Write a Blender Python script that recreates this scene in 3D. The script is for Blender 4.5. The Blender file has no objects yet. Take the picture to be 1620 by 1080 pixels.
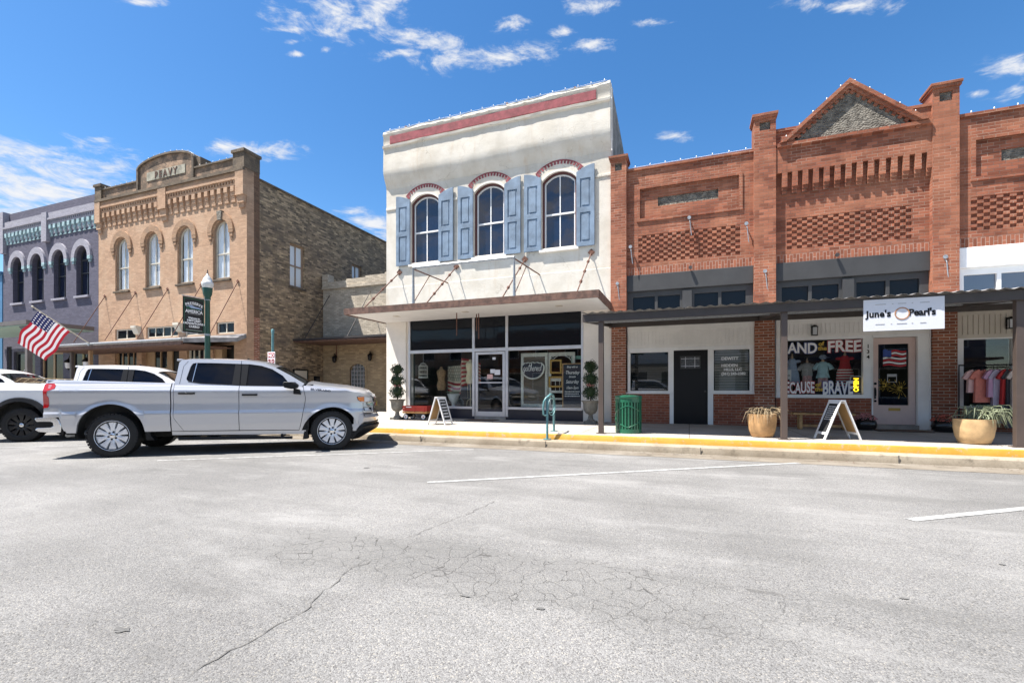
import bpy, bmesh, math, random
from math import radians, sin, cos, pi, sqrt, exp
from mathutils import Vector, Matrix
from mathutils.geometry import tessellate_polygon
R = random.Random(7)
sc = bpy.context.scene
COL = sc.collection

# ------------------------------------------------------------------ camera, sky, sun, exposure
cam = bpy.data.cameras.new('camera'); cam_o = bpy.data.objects.new('camera', cam); COL.objects.link(cam_o)
cam.sensor_width = 36.0; cam.lens = 742/1620*36; cam.shift_y = 76/1620
cam.clip_start = .05; cam.clip_end = 3000
cam_o.location = (0, 0, 1.25); cam_o.rotation_euler = (radians(90), 0, radians(20.7))
sc.camera = cam_o
sc.view_settings.view_transform = 'Standard'; sc.view_settings.look = 'None'
sc.view_settings.gamma = 1; sc.view_settings.use_curve_mapping = False
sc.view_settings.exposure = 1.38
sc.cycles.max_bounces = 7; sc.cycles.diffuse_bounces = 4; sc.cycles.glossy_bounces = 3; sc.cycles.transparent_max_bounces = 10
sc.cycles.use_denoising = True; sc.cycles.sample_clamp_indirect = 6

SUN = Vector((.38, .245, -1)).normalized()
ld = bpy.data.lights.new('sun', 'SUN'); ld.energy = 5; ld.angle = radians(.5); ld.color = (1, .95, .88)
lo = bpy.data.objects.new('sun', ld); COL.objects.link(lo); lo.location = (-12, -8, 40)
lo.rotation_euler = SUN.to_track_quat('-Z', 'Y').to_euler()

W = bpy.data.worlds.new('World'); sc.world = W; W.use_nodes = True
wn = W.node_tree; wn.nodes.clear()
def N(t, kind, **kw):
    n = t.nodes.new(kind)
    for k, v in kw.items():
        if k == 'inp':
            for a, b in v.items(): n.inputs[a].default_value = b
        else: setattr(n, k, v)
    return n
def LK(t, a, b): t.links.new(a, b)
def math_(t, op, a, b=None, clamp=False):
    n = t.nodes.new('ShaderNodeMath'); n.operation = op; n.use_clamp = clamp
    for i, v in enumerate((a, b)):
        if v is None: continue
        if isinstance(v, (int, float)): n.inputs[i].default_value = v
        else: t.links.new(v, n.inputs[i])
    return n.outputs[0]
def mixc(t, f, a, b, mode='MIX'):
    n = t.nodes.new('ShaderNodeMix'); n.data_type = 'RGBA'; n.blend_type = mode; n.clamp_factor = True
    for i, v in ((0, f), (6, a), (7, b)):
        if isinstance(v, (int, float)): n.inputs[i].default_value = v
        elif isinstance(v, (tuple, list)): n.inputs[i].default_value = (*v[:3], 1)
        else: t.links.new(v, n.inputs[i])
    return n.outputs[2]
def world():
    t = wn
    sky = N(t, 'ShaderNodeTexSky', sky_type='NISHITA', sun_disc=False, sun_elevation=math.asin(-SUN.z), sun_rotation=math.atan2(-SUN.x, -SUN.y) % (2*pi))
    sky.air_density = 1.0; sky.dust_density = .35; sky.ozone_density = 3.0
    hs = N(t, 'ShaderNodeHueSaturation', inp={'Saturation': 1.27, 'Value': .97}); LK(t, sky.outputs[0], hs.inputs['Color'])
    tc = N(t, 'ShaderNodeTexCoord'); nrm = N(t, 'ShaderNodeVectorMath', operation='NORMALIZE'); LK(t, tc.outputs['Generated'], nrm.inputs[0])
    sp = N(t, 'ShaderNodeSeparateXYZ'); LK(t, nrm.outputs[0], sp.inputs[0])
    az = math_(t, 'ARCTAN2', sp.outputs[0], sp.outputs[1]); el = math_(t, 'ARCSINE', sp.outputs[2])
    ae = N(t, 'ShaderNodeCombineXYZ'); LK(t, az, ae.inputs[0]); LK(t, el, ae.inputs[1])
    # each cloud: azimuth, elevation, half width, half height (degrees), tilt; the leading wide ones are unseen, added to brighten the shade
    CL = [(-155, 32, 44, 34, 0), (-112, 30, 26, 20, 0), (150, 32, 44, 34, 0), (105, 30, 30, 24, 0), (-175, 62, 60, 20, 0), (60, 62, 30, 12, 0), (-66.5, 17.5, 14, 3.4, 8), (-70, 14.5, 14, 3.5, 8), (-40.4, 36.6, 8.6, 1.9, 10), (-46.0, 34.7, 3.9, 0.5, 12), (-36.5, 38.2, 4.3, 1.2, 8), (-45.3, 34.0, 1.8, 0.3, 12), (-45.3, 33.0, 1.0, 0.3, 12), (-42.4, 33.9, 0.8, 0.4, 10), (-33.2, 36.4, 3.3, 0.8, 6), (-29.9, 36.2, 4.1, 0.9, 4), (-27.2, 34.7, 8.7, 1.1, 3), (-21.1, 35.5, 5.8, 1.0, 0), (-33.6, 34.9, 2.7, 0.5, 6), (-21.1, 37.9, 2.8, 0.7, 0), (-11.5, 38.8, 3.8, 0.7, -4), (-11.9, 35.9, 3.6, 0.8, -4), (-14.4, 37.2, 1.7, 0.6, -3), (-3.7, 36.7, 2.3, 0.4, -8), (-1.2, 26.9, 2.8, 0.7, -8), (14.3, 33.8, 5.7, 0.7, -18), (25.9, 25.0, 2.0, 1.0, -22), (24.0, 24.1, 1.0, 0.4, -20), (26.3, 23.6, 1.5, 0.8, -21), (-66.8, 16.2, 9.0, 2.6, 15), (-60.6, 20.1, 4.5, 1.4, 15), (-64.4, 20.4, 1.6, 0.4, 17), (-61.9, 21.9, 1.3, 0.3, 17), (-49.0, 24.2, 5.2, 1.1, 11), (-52.2, 23.8, 2.3, 0.7, 13), (-59.0, 32.9, 2.2, 0.4, 20), (-39.7, 19.8, 2.1, 0.6, 6), (-37.2, 18.8, 3.6, 1.3, 5), (-36.1, 17.2, 4.3, 1.5, 4)]
    acc = None
    for (a, e, ra, re, rot) in CL:
        m = N(t, 'ShaderNodeMapping', vector_type='TEXTURE', inp={'Location': (radians(a), radians(e), 0), 'Rotation': (0, 0, radians(rot)), 'Scale': (radians(ra), radians(re), 1)})
        LK(t, ae.outputs[0], m.inputs[0])
        l = N(t, 'ShaderNodeVectorMath', operation='LENGTH'); LK(t, m.outputs[0], l.inputs[0])
        v = math_(t, 'SUBTRACT', 1.0, l.outputs['Value'])
        acc = v if acc is None else math_(t, 'MAXIMUM', acc, v)
    st = N(t, 'ShaderNodeVectorMath', operation='MULTIPLY', inp={1: (1, 2.6, 1)}); LK(t, ae.outputs[0], st.inputs[0])
    n1 = N(t, 'ShaderNodeTexNoise', inp={'Scale': 12, 'Detail': 10, 'Roughness': .66, 'Distortion': .5}); LK(t, st.outputs[0], n1.inputs['Vector'])
    n2 = N(t, 'ShaderNodeTexNoise', inp={'Scale': 46, 'Detail': 6, 'Roughness': .6}); LK(t, st.outputs[0], n2.inputs['Vector'])
    nn = math_(t, 'ADD', math_(t, 'MULTIPLY', math_(t, 'SUBTRACT', n1.outputs[0], .5), 4.3), math_(t, 'MULTIPLY', math_(t, 'SUBTRACT', n2.outputs[0], .5), 1.1))
    edge = math_(t, 'MAXIMUM', acc, -.9)
    d = math_(t, 'ADD', math_(t, 'MULTIPLY', edge, 1.05), nn)
    mr = N(t, 'ShaderNodeMapRange', interpolation_type='SMOOTHSTEP', inp={1: .0, 2: 1.35, 3: 0, 4: .95}); LK(t, d, mr.inputs[0])
    inside = N(t, 'ShaderNodeMapRange', interpolation_type='SMOOTHSTEP', inp={1: -.5, 2: .1, 3: 0, 4: 1}); LK(t, acc, inside.inputs[0])
    f = math_(t, 'MULTIPLY', mr.outputs[0], inside.outputs[0])
    sh = N(t, 'ShaderNodeMapRange', inp={1: .3, 2: 1.5, 3: 0, 4: 1}); LK(t, d, sh.inputs[0])
    cc = mixc(t, sh.outputs[0], CLOUD_A, CLOUD_B)
    col = mixc(t, f, hs.outputs[0], cc)
    bg = N(t, 'ShaderNodeBackground', inp={'Strength': SKY_STRENGTH}); LK(t, col, bg.inputs[0])
    out = N(t, 'ShaderNodeOutputWorld'); LK(t, bg.outputs[0], out.inputs[0])
SKY_STRENGTH = .079
CLOUD_A = (3.6, 3.9, 4.4); CLOUD_B = (4.6, 4.6, 4.65)
world()

# ------------------------------------------------------------------ materials
def newmat(name):
    m = bpy.data.materials.new(name); m.use_nodes = True; t = m.node_tree; t.nodes.clear()
    o = t.nodes.new('ShaderNodeOutputMaterial'); b = t.nodes.new('ShaderNodeBsdfPrincipled'); LK(t, b.outputs[0], o.inputs[0])
    return m, t, b, o
def pos(t, mul=None):
    g = t.nodes.new('ShaderNodeNewGeometry')
    if mul is None: return g.outputs['Position']
    v = N(t, 'ShaderNodeVectorMath', operation='MULTIPLY', inp={1: mul}); LK(t, g.outputs['Position'], v.inputs[0]); return v.outputs[0]
def noise(t, v, s, d=4, r=.55, dist=0):
    n = N(t, 'ShaderNodeTexNoise', inp={'Scale': s, 'Detail': d, 'Roughness': r, 'Distortion': dist}); LK(t, v, n.inputs['Vector']); return n.outputs[0]
def ramp(t, v, a, b, c=0., d=1., smooth=True):
    n = N(t, 'ShaderNodeMapRange', interpolation_type='SMOOTHSTEP' if smooth else 'LINEAR', inp={1: a, 2: b, 3: c, 4: d}); LK(t, v, n.inputs[0]); return n.outputs[0]
def bump(t, b, h, strength=.3, dist=.01, prev=None):
    n = N(t, 'ShaderNodeBump', inp={'Strength': strength, 'Distance': dist}); LK(t, h, n.inputs['Height'])
    if prev is not None: LK(t, prev, n.inputs['Normal'])
    LK(t, n.outputs[0], b.inputs['Normal']); return n.outputs[0]
def P(name, col, rough=.6, metal=0., spec=.5, var=.12, vs=2.5, bmp=0., bs=60., coat=0., streak=0., local=False, emit=0.):
    m, t, b, o = newmat(name)
    b.inputs['Roughness'].default_value = rough; b.inputs['Metallic'].default_value = metal
    b.inputs['Specular IOR Level'].default_value = spec; b.inputs['Coat Weight'].default_value = coat; b.inputs['Coat Roughness'].default_value = .04
    if local: tc = t.nodes.new('ShaderNodeTexCoord'); pv = tc.outputs['Object']
    else: pv = pos(t)
    c = (*col, 1)
    b.inputs['Base Color'].default_value = c
    src = None
    if var:
        f = noise(t, pv, vs, 6, .6)
        src = mixc(t, ramp(t, f, .3, .7), tuple(x*(1-var) for x in col), tuple(min(1, x*(1+var*.6)) for x in col))
    if streak:
        v2 = N(t, 'ShaderNodeVectorMath', operation='MULTIPLY', inp={1: (3.2, 3.2, .28)}); LK(t, pv, v2.inputs[0])
        f2 = ramp(t, noise(t, v2.outputs[0], 1.6, 7, .65), .52, .78, 0, streak)
        src = mixc(t, f2, src if src is not None else col, tuple(x*.45 for x in col))
    if src is not None: LK(t, src, b.inputs['Base Color'])
    if bmp: bump(t, b, noise(t, pv, bs, 5, .6), bmp, .01)
    if emit: b.inputs['Emission Color'].default_value = c; b.inputs['Emission Strength'].default_value = emit
    return m
def wall_uv(t):
    g = t.nodes.new('ShaderNodeNewGeometry'); s = N(t, 'ShaderNodeSeparateXYZ'); LK(t, g.outputs['Position'], s.inputs[0])
    n = N(t, 'ShaderNodeSeparateXYZ'); LK(t, g.outputs['True Normal'], n.inputs[0])
    f = math_(t, 'GREATER_THAN', math_(t, 'ABSOLUTE', n.outputs[0]), .6)
    mx = N(t, 'ShaderNodeMix', data_type='FLOAT'); LK(t, f, mx.inputs[0]); LK(t, s.outputs[0], mx.inputs[2]); LK(t, s.outputs[1], mx.inputs[3])
    c = N(t, 'ShaderNodeCombineXYZ'); LK(t, mx.outputs[0], c.inputs[0]); LK(t, s.outputs[2], c.inputs[1])
    return c.outputs[0], g.outputs['Position'], s
def brick(name, c1, c2, mortar, bw=.22, bh=.076, ms=.006, mortar2=None, patch=None, pamt=.5, pscale=.8, bmp=.5, rough=.85, streak=0., jig=.05, vert=False, dirt=None):
    m, t, b, o = newmat(name); b.inputs['Roughness'].default_value = rough; b.inputs['Specular IOR Level'].default_value = .25
    uv, pv, s = wall_uv(t)
    if vert:
        r = N(t, 'ShaderNodeVectorRotate', rotation_type='Z_AXIS', inp={'Angle': pi/2}); LK(t, uv, r.inputs[0]); uv = r.outputs[0]
    br = N(t, 'ShaderNodeTexBrick', inp={'Scale': 1, 'Mortar Size': ms, 'Mortar Smooth': .25, 'Bias': 0, 'Brick Width': bw, 'Row Height': bh, 'Color1': (*c1, 1), 'Color2': (*c2, 1)})
    LK(t, uv, br.inputs['Vector'])
    if mortar2: LK(t, mixc(t, ramp(t, noise(t, pv, .7, 3), .4, .6), mortar, mortar2), br.inputs['Mortar'])
    else: br.inputs['Mortar'].default_value = (*mortar, 1)
    # a second, shifted brick grid gives every brick its own tone
    b2 = N(t, 'ShaderNodeTexBrick', inp={'Scale': 1, 'Mortar Size': 0, 'Brick Width': bw, 'Row Height': bh, 'Color1': (.6, .6, .6, 1), 'Color2': (1.25, 1.25, 1.25, 1), 'Bias': -.1})
    sh = N(t, 'ShaderNodeVectorMath', operation='ADD', inp={1: (bw*34, bh*58, 0)}); LK(t, uv, sh.inputs[0]); LK(t, sh.outputs[0], b2.inputs['Vector'])
    col = mixc(t, jig*8 if jig*8 < 1 else 1, br.outputs[0], b2.outputs[0], 'MULTIPLY')
    col = mixc(t, ramp(t, noise(t, pv, 9, 5), .35, .75, 0, .35), col, tuple(x*.7 for x in c1))
    if patch:
        f = ramp(t, noise(t, pv, pscale, 6, .65), .45, .62, 0, pamt); col = mixc(t, f, col, patch)
    if streak:
        v2 = N(t, 'ShaderNodeVectorMath', operation='MULTIPLY', inp={1: (2.5, 2.5, .3)}); LK(t, pv, v2.inputs[0])
        col = mixc(t, ramp(t, noise(t, v2.outputs[0], 1.5, 7, .65), .5, .75, 0, streak), col, tuple(x*.35 for x in c1))
    if dirt:  # weathering of the parapet: from height z0 up
        z0, z1, dc, da = dirt
        f = math_(t, 'MULTIPLY', ramp(t, s.outputs[2], z0, z1), ramp(t, noise(t, pv, 1.7, 7, .7), .36, .56, .25, da)); col = mixc(t, f, col, dc)
    LK(t, col, b.inputs['Base Color'])
    h = math_(t, 'ADD', math_(t, 'MULTIPLY', math_(t, 'SUBTRACT', 1.0, br.outputs['Fac']), .8), math_(t, 'MULTIPLY', noise(t, pv, 45, 5), .5))
    bump(t, b, h, bmp, .012)
    return m
M = {}
RED1, RED2 = (.335, .12, .068), (.215, .068, .039)
M['red_brick'] = brick('red_brick', RED1, RED2, (.16, .10, .08), mortar2=(.40, .28, .21), jig=.10, patch=(.40, .175, .10), pamt=.35, pscale=1.1, streak=.4)
M['red_soldier'] = brick('red_soldier', RED1, RED2, (.42, .31, .25), bw=.22, bh=.076, jig=.07, vert=True)
M['red_low'] = brick('red_low_brick', (.34, .115, .065), (.26, .082, .05), (.38, .29, .23), jig=.06)
M['red_pier'] = brick('red_pier_brick', (.37, .135, .075), (.23, .082, .05), (.52, .43, .35), ms=.009, jig=.08)
M['stucco_red_dark'] = P('stucco_maroon', (.26, .06, .07), .8, var=.3, vs=6, bmp=.5, bs=30)
M['peach_brick'] = brick('peach_brick', (.50, .325, .215), (.445, .285, .185), (.39, .248, .16), ms=.006, jig=.045, patch=(.56, .40, .28), pamt=.4, bmp=.8, dirt=(10.0, 10.5, (.13, .10, .075), .95))
M['brown_corner'] = brick('brown_corner_brick', (.20, .12, .075), (.15, .09, .06), (.12, .08, .06), patch=(.10, .07, .05), pamt=.6, jig=.05)
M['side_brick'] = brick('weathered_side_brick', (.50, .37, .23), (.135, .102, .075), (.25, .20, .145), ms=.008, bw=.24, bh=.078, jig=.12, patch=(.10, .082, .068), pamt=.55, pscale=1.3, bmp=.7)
M['tan_brick'] = brick('tan_brick', (.50, .375, .225), (.37, .27, .16), (.33, .26, .175), ms=.009, jig=.07, patch=(.19, .15, .10), pamt=.3, bmp=.5)
M['pale_brick'] = brick('pale_old_brick', (.62, .55, .44), (.45, .39, .31), (.34, .29, .23), ms=.008, jig=.07, patch=(.33, .29, .24), pamt=.4, bmp=.7)
M['grey_brick'] = brick('grey_painted_brick', (.132, .127, .17), (.112, .107, .146), (.083, .08, .108), ms=.006, jig=.04, bmp=.9)
M['light_grey_brick'] = brick('light_grey_painted_brick', (.37, .36, .41), (.33, .32, .37), (.24, .235, .27), jig=.03, bmp=.8)
M['teal'] = P('teal_paint', (.31, .43, .45), .6, var=.5, vs=9)
def stucco():
    m, t, b, o = newmat('cream_stucco'); b.inputs['Roughness'].default_value = .9; b.inputs['Specular IOR Level'].default_value = .2
    pv = pos(t)
    c = mixc(t, ramp(t, noise(t, pv, 1.4, 7, .65), .3, .7), (.55, .505, .43), (.66, .62, .55))
    v2 = N(t, 'ShaderNodeVectorMath', operation='MULTIPLY', inp={1: (2.2, 2.2, .35)}); LK(t, pv, v2.inputs[0])
    c = mixc(t, ramp(t, noise(t, v2.outputs[0], 1.7, 8, .7), .51, .72, 0, .6), c, (.52, .42, .31))
    s = N(t, 'ShaderNodeSeparateXYZ'); LK(t, pv, s.inputs[0])
    top = math_(t, 'MULTIPLY', ramp(t, s.outputs[2], 10.3, 10.65), ramp(t, noise(t, pv, 3.2, 7, .7), .46, .62, 0, .75)); c = mixc(t, top, c, (.20, .18, .15))
    wv = N(t, 'ShaderNodeVectorMath', operation='ADD'); nz = N(t, 'ShaderNodeTexNoise', inp={'Scale': 2.2, 'Detail': 5}); LK(t, pv, nz.inputs['Vector']); LK(t, pv, wv.inputs[0]); LK(t, nz.outputs['Color'], wv.inputs[1])
    cv = N(t, 'ShaderNodeTexVoronoi', feature='DISTANCE_TO_EDGE', inp={'Scale': .75}); LK(t, wv.outputs[0], cv.inputs['Vector'])
    c = mixc(t, math_(t, 'MULTIPLY', ramp(t, cv.outputs['Distance'], .002, .007, .55, 0), ramp(t, noise(t, pv, 1.1, 3), .48, .6)), c, (.30, .25, .19))
    LK(t, c, b.inputs['Base Color'])
    n1 = bump(t, b, noise(t, pv, 3.5, 4, .5), .2, .04); bump(t, b, noise(t, pv, 30, 7, .7), .6, .012, n1)
    return m
M['stucco'] = stucco()
M['stucco_smooth'] = P('cream_render', (.74, .69, .62), .8, var=.06, streak=.12, bmp=.1)
M['stucco_side'] = P('grey_side_render', (.27, .25, .22), .9, var=.5, vs=3, bmp=.7, bs=20, streak=.5)
M['shutter'] = P('shutter_blue', (.165, .228, .31), .6, var=.28, vs=3, bmp=.12, bs=40, streak=.2)
M['maroon'] = P('maroon_trim', (.10, .03, .028), .6)
M['white'] = P('white_trim', (.83, .83, .82), .5, var=.06)
M['offwhite'] = P('offwhite_boards', (.82, .80, .76), .55, var=.06, streak=.12)
M['tanboard'] = P('tan_boards', (.55, .50, .42), .6, var=.06)
M['alu'] = P('pale_aluminium', (.62, .61, .62), .35, metal=.5, var=.1)
M['steel'] = P('galvanised_pipe', (.33, .35, .37), .45, metal=.4, var=.25, vs=20)
M['rust'] = P('rusty_iron', (.13, .055, .035), .8, var=.4, vs=25, bmp=.3)
M['darkiron'] = P('dark_iron', (.035, .03, .03), .6)
M['navy'] = P('navy_tile', (.014, .017, .032), .3)
M['charcoal'] = P('charcoal_paint', (.038, .038, .039), .6, var=.15)
M['brownmetal'] = P('brown_metal', (.055, .045, .04), .45, var=.15)
M['postbrown'] = P('post_brown', (.085, .063, .053), .45, var=.12)
M['corr'] = P('corrugated_tin', (.42, .42, .42), .45, metal=.4, var=.25, vs=4)
M['woodfascia'] = P('stained_fascia', (.13, .07, .05), .7, var=.45, vs=7, bmp=.4, bs=30)
M['soffit'] = P('soffit_white', (.72, .70, .67), .7, var=.05)
def pebble():
    m, t, b, o = newmat('pebble_dash'); b.inputs['Roughness'].default_value = .9
    pv = pos(t, (1, 1, 1.5)); v = N(t, 'ShaderNodeTexVoronoi', feature='F1', inp={'Scale': 19, 'Randomness': 1}); LK(t, pv, v.inputs['Vector'])
    n = noise(t, pv, 7, 6, .7)
    LK(t, mixc(t, ramp(t, n, .3, .7), (.09, .08, .066), (.30, .275, .23)), b.inputs['Base Color'])
    h = math_(t, 'ADD', math_(t, 'SUBTRACT', 1.0, v.outputs['Distance']), math_(t, 'MULTIPLY', n, 1.2)); bump(t, b, h, 1.0, .07)
    return m
M['pebble'] = pebble()
def concrete(name, a, b_, joint=0, dirt=.3):
    m, t, b, o = newmat(name); b.inputs['Roughness'].default_value = .9; b.inputs['Specular IOR Level'].default_value = .2
    pv = pos(t)
    c = mixc(t, ramp(t, noise(t, pv, 1.1, 8, .65), .3, .7), a, b_)
    c = mixc(t, ramp(t, noise(t, pv, 40, 4, .6), .4, .75, 0, .3), c, tuple(x*.6 for x in a))
    c = mixc(t, ramp(t, noise(t, pv, 3.3, 8, .75), .52, .72, 0, dirt), c, tuple(x*.4 for x in a))
    h = noise(t, pv, 60, 5)
    if joint:
        br = N(t, 'ShaderNodeTexBrick', offset=0, inp={'Scale': 1, 'Mortar Size': .008, 'Mortar Smooth': .2, 'Brick Width': joint, 'Row Height': 2.15, 'Color1': (1, 1, 1, 1), 'Color2': (.86, .86, .86, 1), 'Mortar': (.25, .22, .2, 1)})
        LK(t, pv, br.inputs['Vector']); c = mixc(t, 1.0, c, br.outputs[0], 'MULTIPLY')
    LK(t, c, b.inputs['Base Color']); bump(t, b, h, .25, .005)
    return m
M['sidewalk'] = concrete('sidewalk_concrete', (.34, .31, .28), (.44, .405, .365), 2.3, .5)
M['curb'] = concrete('kerb_concrete', (.23, .19, .14), (.34, .295, .23), 0, .8)
def yellow():
    m, t, b, o = newmat('yellow_paint'); b.inputs['Roughness'].default_value = .6
    pv = pos(t); c = mixc(t, ramp(t, noise(t, pv, 2.2, 7, .65), .3, .7), (.47, .25, .028), (.58, .325, .05))
    c = mixc(t, ramp(t, noise(t, pv, 9, 9, .78), .54, .63, 0, .85), c, (.36, .31, .25))
    LK(t, c, b.inputs['Base Color']); bump(t, b, noise(t, pv, 40, 5), .3, .005); return m
M['yellow'] = yellow()
def asphalt():
    m, t, b, o = newmat('bleached_asphalt'); b.inputs['Roughness'].default_value = .92; b.inputs['Specular IOR Level'].default_value = .2
    pv = pos(t)
    v = N(t, 'ShaderNodeTexVoronoi', feature='F1', inp={'Scale': 150, 'Randomness': 1}); LK(t, pv, v.inputs['Vector'])
    vs = N(t, 'ShaderNodeSeparateColor'); LK(t, v.outputs['Color'], vs.inputs[0])
    c = mixc(t, ramp(t, vs.outputs[0], 0, 1, 0, 1, False), (.145, .142, .139), (.275, .271, .264))
    c = mixc(t, ramp(t, vs.outputs[1], .9, .97, 0, .7), c, (.38, .355, .31))       # pale chips
    c = mixc(t, ramp(t, vs.outputs[2], .9, .97, 0, .6), c, (.06, .058, .055))     # dark gaps
    big = noise(t, pv, .35, 6, .6)
    c = mixc(t, ramp(t, big, .32, .66, .0, 1), c, mixc(t, 1.0, c, (.72, .72, .72), 'MULTIPLY'))
    c = mixc(t, ramp(t, noise(t, pos(t, (.55, 1.3, 1)), .8, 7, .7), .5, .68, 0, .45), c, (.30, .295, .285))
    sm = pos(t, (.5, 1.6, 1)); c = mixc(t, ramp(t, noise(t, sm, 1.1, 7, .65), .52, .76, 0, .62), c, (.11, .108, .104))
    ln = pos(t, (.06, .9, 1)); c = mixc(t, ramp(t, noise(t, ln, 1.3, 5, .6), .5, .72, 0, .45), c, (.12, .118, .113))
    c = mixc(t, ramp(t, noise(t, pv, 6, 5, .6), .71, .75, 0, .75), c, (.07, .068, .065))        # small oil spots
    # alligator cracking along the wheel path
    wv = N(t, 'ShaderNodeVectorMath', operation='ADD'); LK(t, pv, wv.inputs[0])
    nz = N(t, 'ShaderNodeTexNoise', inp={'Scale': 6, 'Detail': 4}); LK(t, pv, nz.inputs['Vector'])
    nm = N(t, 'ShaderNodeVectorMath', operation='MULTIPLY', inp={1: (.16, .16, 0)}); LK(t, nz.outputs['Color'], nm.inputs[0]); LK(t, nm.outputs[0], wv.inputs[1])
    cr = N(t, 'ShaderNodeTexVoronoi', feature='DISTANCE_TO_EDGE', inp={'Scale': 6.5}); LK(t, wv.outputs[0], cr.inputs['Vector'])
    s = N(t, 'ShaderNodeSeparateXYZ'); LK(t, pv, s.inputs[0])
    band = math_(t, 'SUBTRACT', 1.0, math_(t, 'DIVIDE', math_(t, 'ABSOLUTE', math_(t, 'SUBTRACT', s.outputs[1], 2.98)), .62))
    xm = math_(t, 'MULTIPLY', ramp(t, s.outputs[0], -3.5, -2.9), ramp(t, s.outputs[0], 1.2, -.6, 0.22, 1))
    msk = math_(t, 'MULTIPLY', ramp(t, math_(t, 'ADD', band, math_(t, 'MULTIPLY', math_(t, 'SUBTRACT', noise(t, pv, 1.6, 4), .5), 1.1)), .12, .5), xm)
    line = math_(t, 'MULTIPLY', ramp(t, cr.outputs['Distance'], .004, .015, 1, 0), ramp(t, noise(t, pv, 5, 3), .30, .42))
    f = math_(t, 'MULTIPLY', line, msk)
    c = mixc(t, math_(t, 'MULTIPLY', msk, .35), c, (.12, .118, .113))
    c = mixc(t, math_(t, 'MULTIPLY', f, .72), c, (.055, .052, .049))
    # faint tyre-worn lanes beyond the cracks
    LK(t, c, b.inputs['Base Color'])
    h = math_(t, 'SUBTRACT', math_(t, 'SUBTRACT', 1.0, v.outputs['Distance']), math_(t, 'MULTIPLY', f, 2)); bump(t, b, h, .55, .008)
    return m
M['asphalt'] = asphalt()
M['crack'] = P('crack_fill', (.10, .095, .088), .95, var=.4, vs=30)
M['patch'] = P('dark_patch', (.11, .108, .104), .9, var=.4, vs=8, bmp=.4, bs=80)
def roadpaint():
    m, t, b, o = newmat('worn_road_paint'); b.inputs['Roughness'].default_value = .7
    pv = pos(t); c = mixc(t, ramp(t, noise(t, pv, 12, 9, .8), .42, .58, 0, .92), (.40, .40, .39), (.20, .20, .195)); LK(t, c, b.inputs['Base Color']); return m
M['roadpaint'] = roadpaint()
def glossglass(name, tint=(.015, .02, .03), ior=1.9, wav=.02):      # upper windows: dark rooms behind old panes
    m, t, b, o = newmat(name); b.inputs['Base Color'].default_value = (*tint, 1); b.inputs['Roughness'].default_value = .03; b.inputs['IOR'].default_value = ior
    bump(t, b, noise(t, pos(t), 2.2, 2), wav*8, .01); return m
M['pane_dark'] = glossglass('old_window_pane', (.010, .012, .016), ior=1.28)
M['pane_blue'] = glossglass('blue_window_pane', (.010, .016, .036), 1.75)
M['tint'] = glossglass('tinted_car_glass', (.002, .003, .008), 1.36, 0.0)
def shopglass(name, ior=1.5, tint=(.96, .98, .97)):
    m = bpy.data.materials.new(name); m.use_nodes = True; t = m.node_tree; t.nodes.clear()
    o = t.nodes.new('ShaderNodeOutputMaterial'); tr = N(t, 'ShaderNodeBsdfTransparent', inp={'Color': (*tint, 1)}); g = N(t, 'ShaderNodeBsdfGlossy', inp={'Roughness': .0})
    fr = N(t, 'ShaderNodeFresnel', inp={'IOR': ior}); mx = t.nodes.new('ShaderNodeMixShader'); ge = t.nodes.new('ShaderNodeNewGeometry'); LK(t, math_(t, 'MULTIPLY', fr.outputs[0], math_(t, 'SUBTRACT', 1.0, ge.outputs['Backfacing'])), mx.inputs[0]); LK(t, tr.outputs[0], mx.inputs[1]); LK(t, g.outputs[0], mx.inputs[2]); LK(t, mx.outputs[0], o.inputs[0])
    return m
M['glass'] = shopglass('shop_glass', 1.95)
M['black'] = P('black_paint', (.006, .006, .007), .4, var=.1, spec=.3)
M['room'] = P('shop_interior', (.06, .055, .05), .9, var=.3)
M['roomfloor'] = P('shop_floor', (.12, .09, .07), .6, var=.3)
M['red_dark'] = P('deep_brick_recess', (.22, .078, .045), .95, var=.3, vs=12)
M['pane_pale'] = glossglass('blind_backed_pane', (.10, .115, .15))
M['blind'] = P('grey_blind', (.30, .30, .29), .6); M['blind_dark'] = P('dark_blind', (.035, .035, .035), .6)
M['concrete_step'] = P('step_concrete', (.32, .29, .26), .9, var=.2, vs=6)
M['leaded'] = P('leaded_glass', (.10, .105, .11), .25, var=.4, vs=20)
M['pinkdoor'] = P('pale_pink_door', (.66, .50, .45), .5, var=.06)
M['brass'] = P('brass', (.42, .29, .08), .4, metal=.6)
M['signwhite'] = P('white_sign_paint', (.8, .8, .8), .6, var=0); M['signgrey'] = P('grey_sign_paint', (.4, .4, .4), .6, var=0)
M['paintred'] = P('red_window_paint', (.45, .02, .03), .6, var=0); M['paintblue'] = P('blue_window_paint', (.03, .07, .30), .6, var=0); M['paintgold'] = P('gold_window_paint', (.62, .42, .06), .6, var=0)
M['block'] = P('glass_block', (.13, .15, .15), .15, var=.5, vs=6)
M['dark_stone'] = brick('weathered_stone', (.20, .155, .11), (.15, .115, .085), (.12, .095, .07), patch=(.085, .07, .055), pamt=.8, pscale=2.2, jig=.05, streak=.4)
M['hood_brick'] = brick('hood_brick', (.42, .27, .17), (.36, .225, .14), (.28, .18, .12), patch=(.24, .17, .12), pamt=.7, pscale=3)
M['plaque_green'] = P('verdigris_plaque', (.31, .29, .225), .7, var=.4, vs=4, streak=.4)
M['canopy_tin'] = P('old_tin_roof', (.26, .25, .25), .6, var=.4, vs=3, streak=.3)
M['canopy_grey'] = P('grey_brown_paint', (.12, .105, .10), .6, var=.15)
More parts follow.
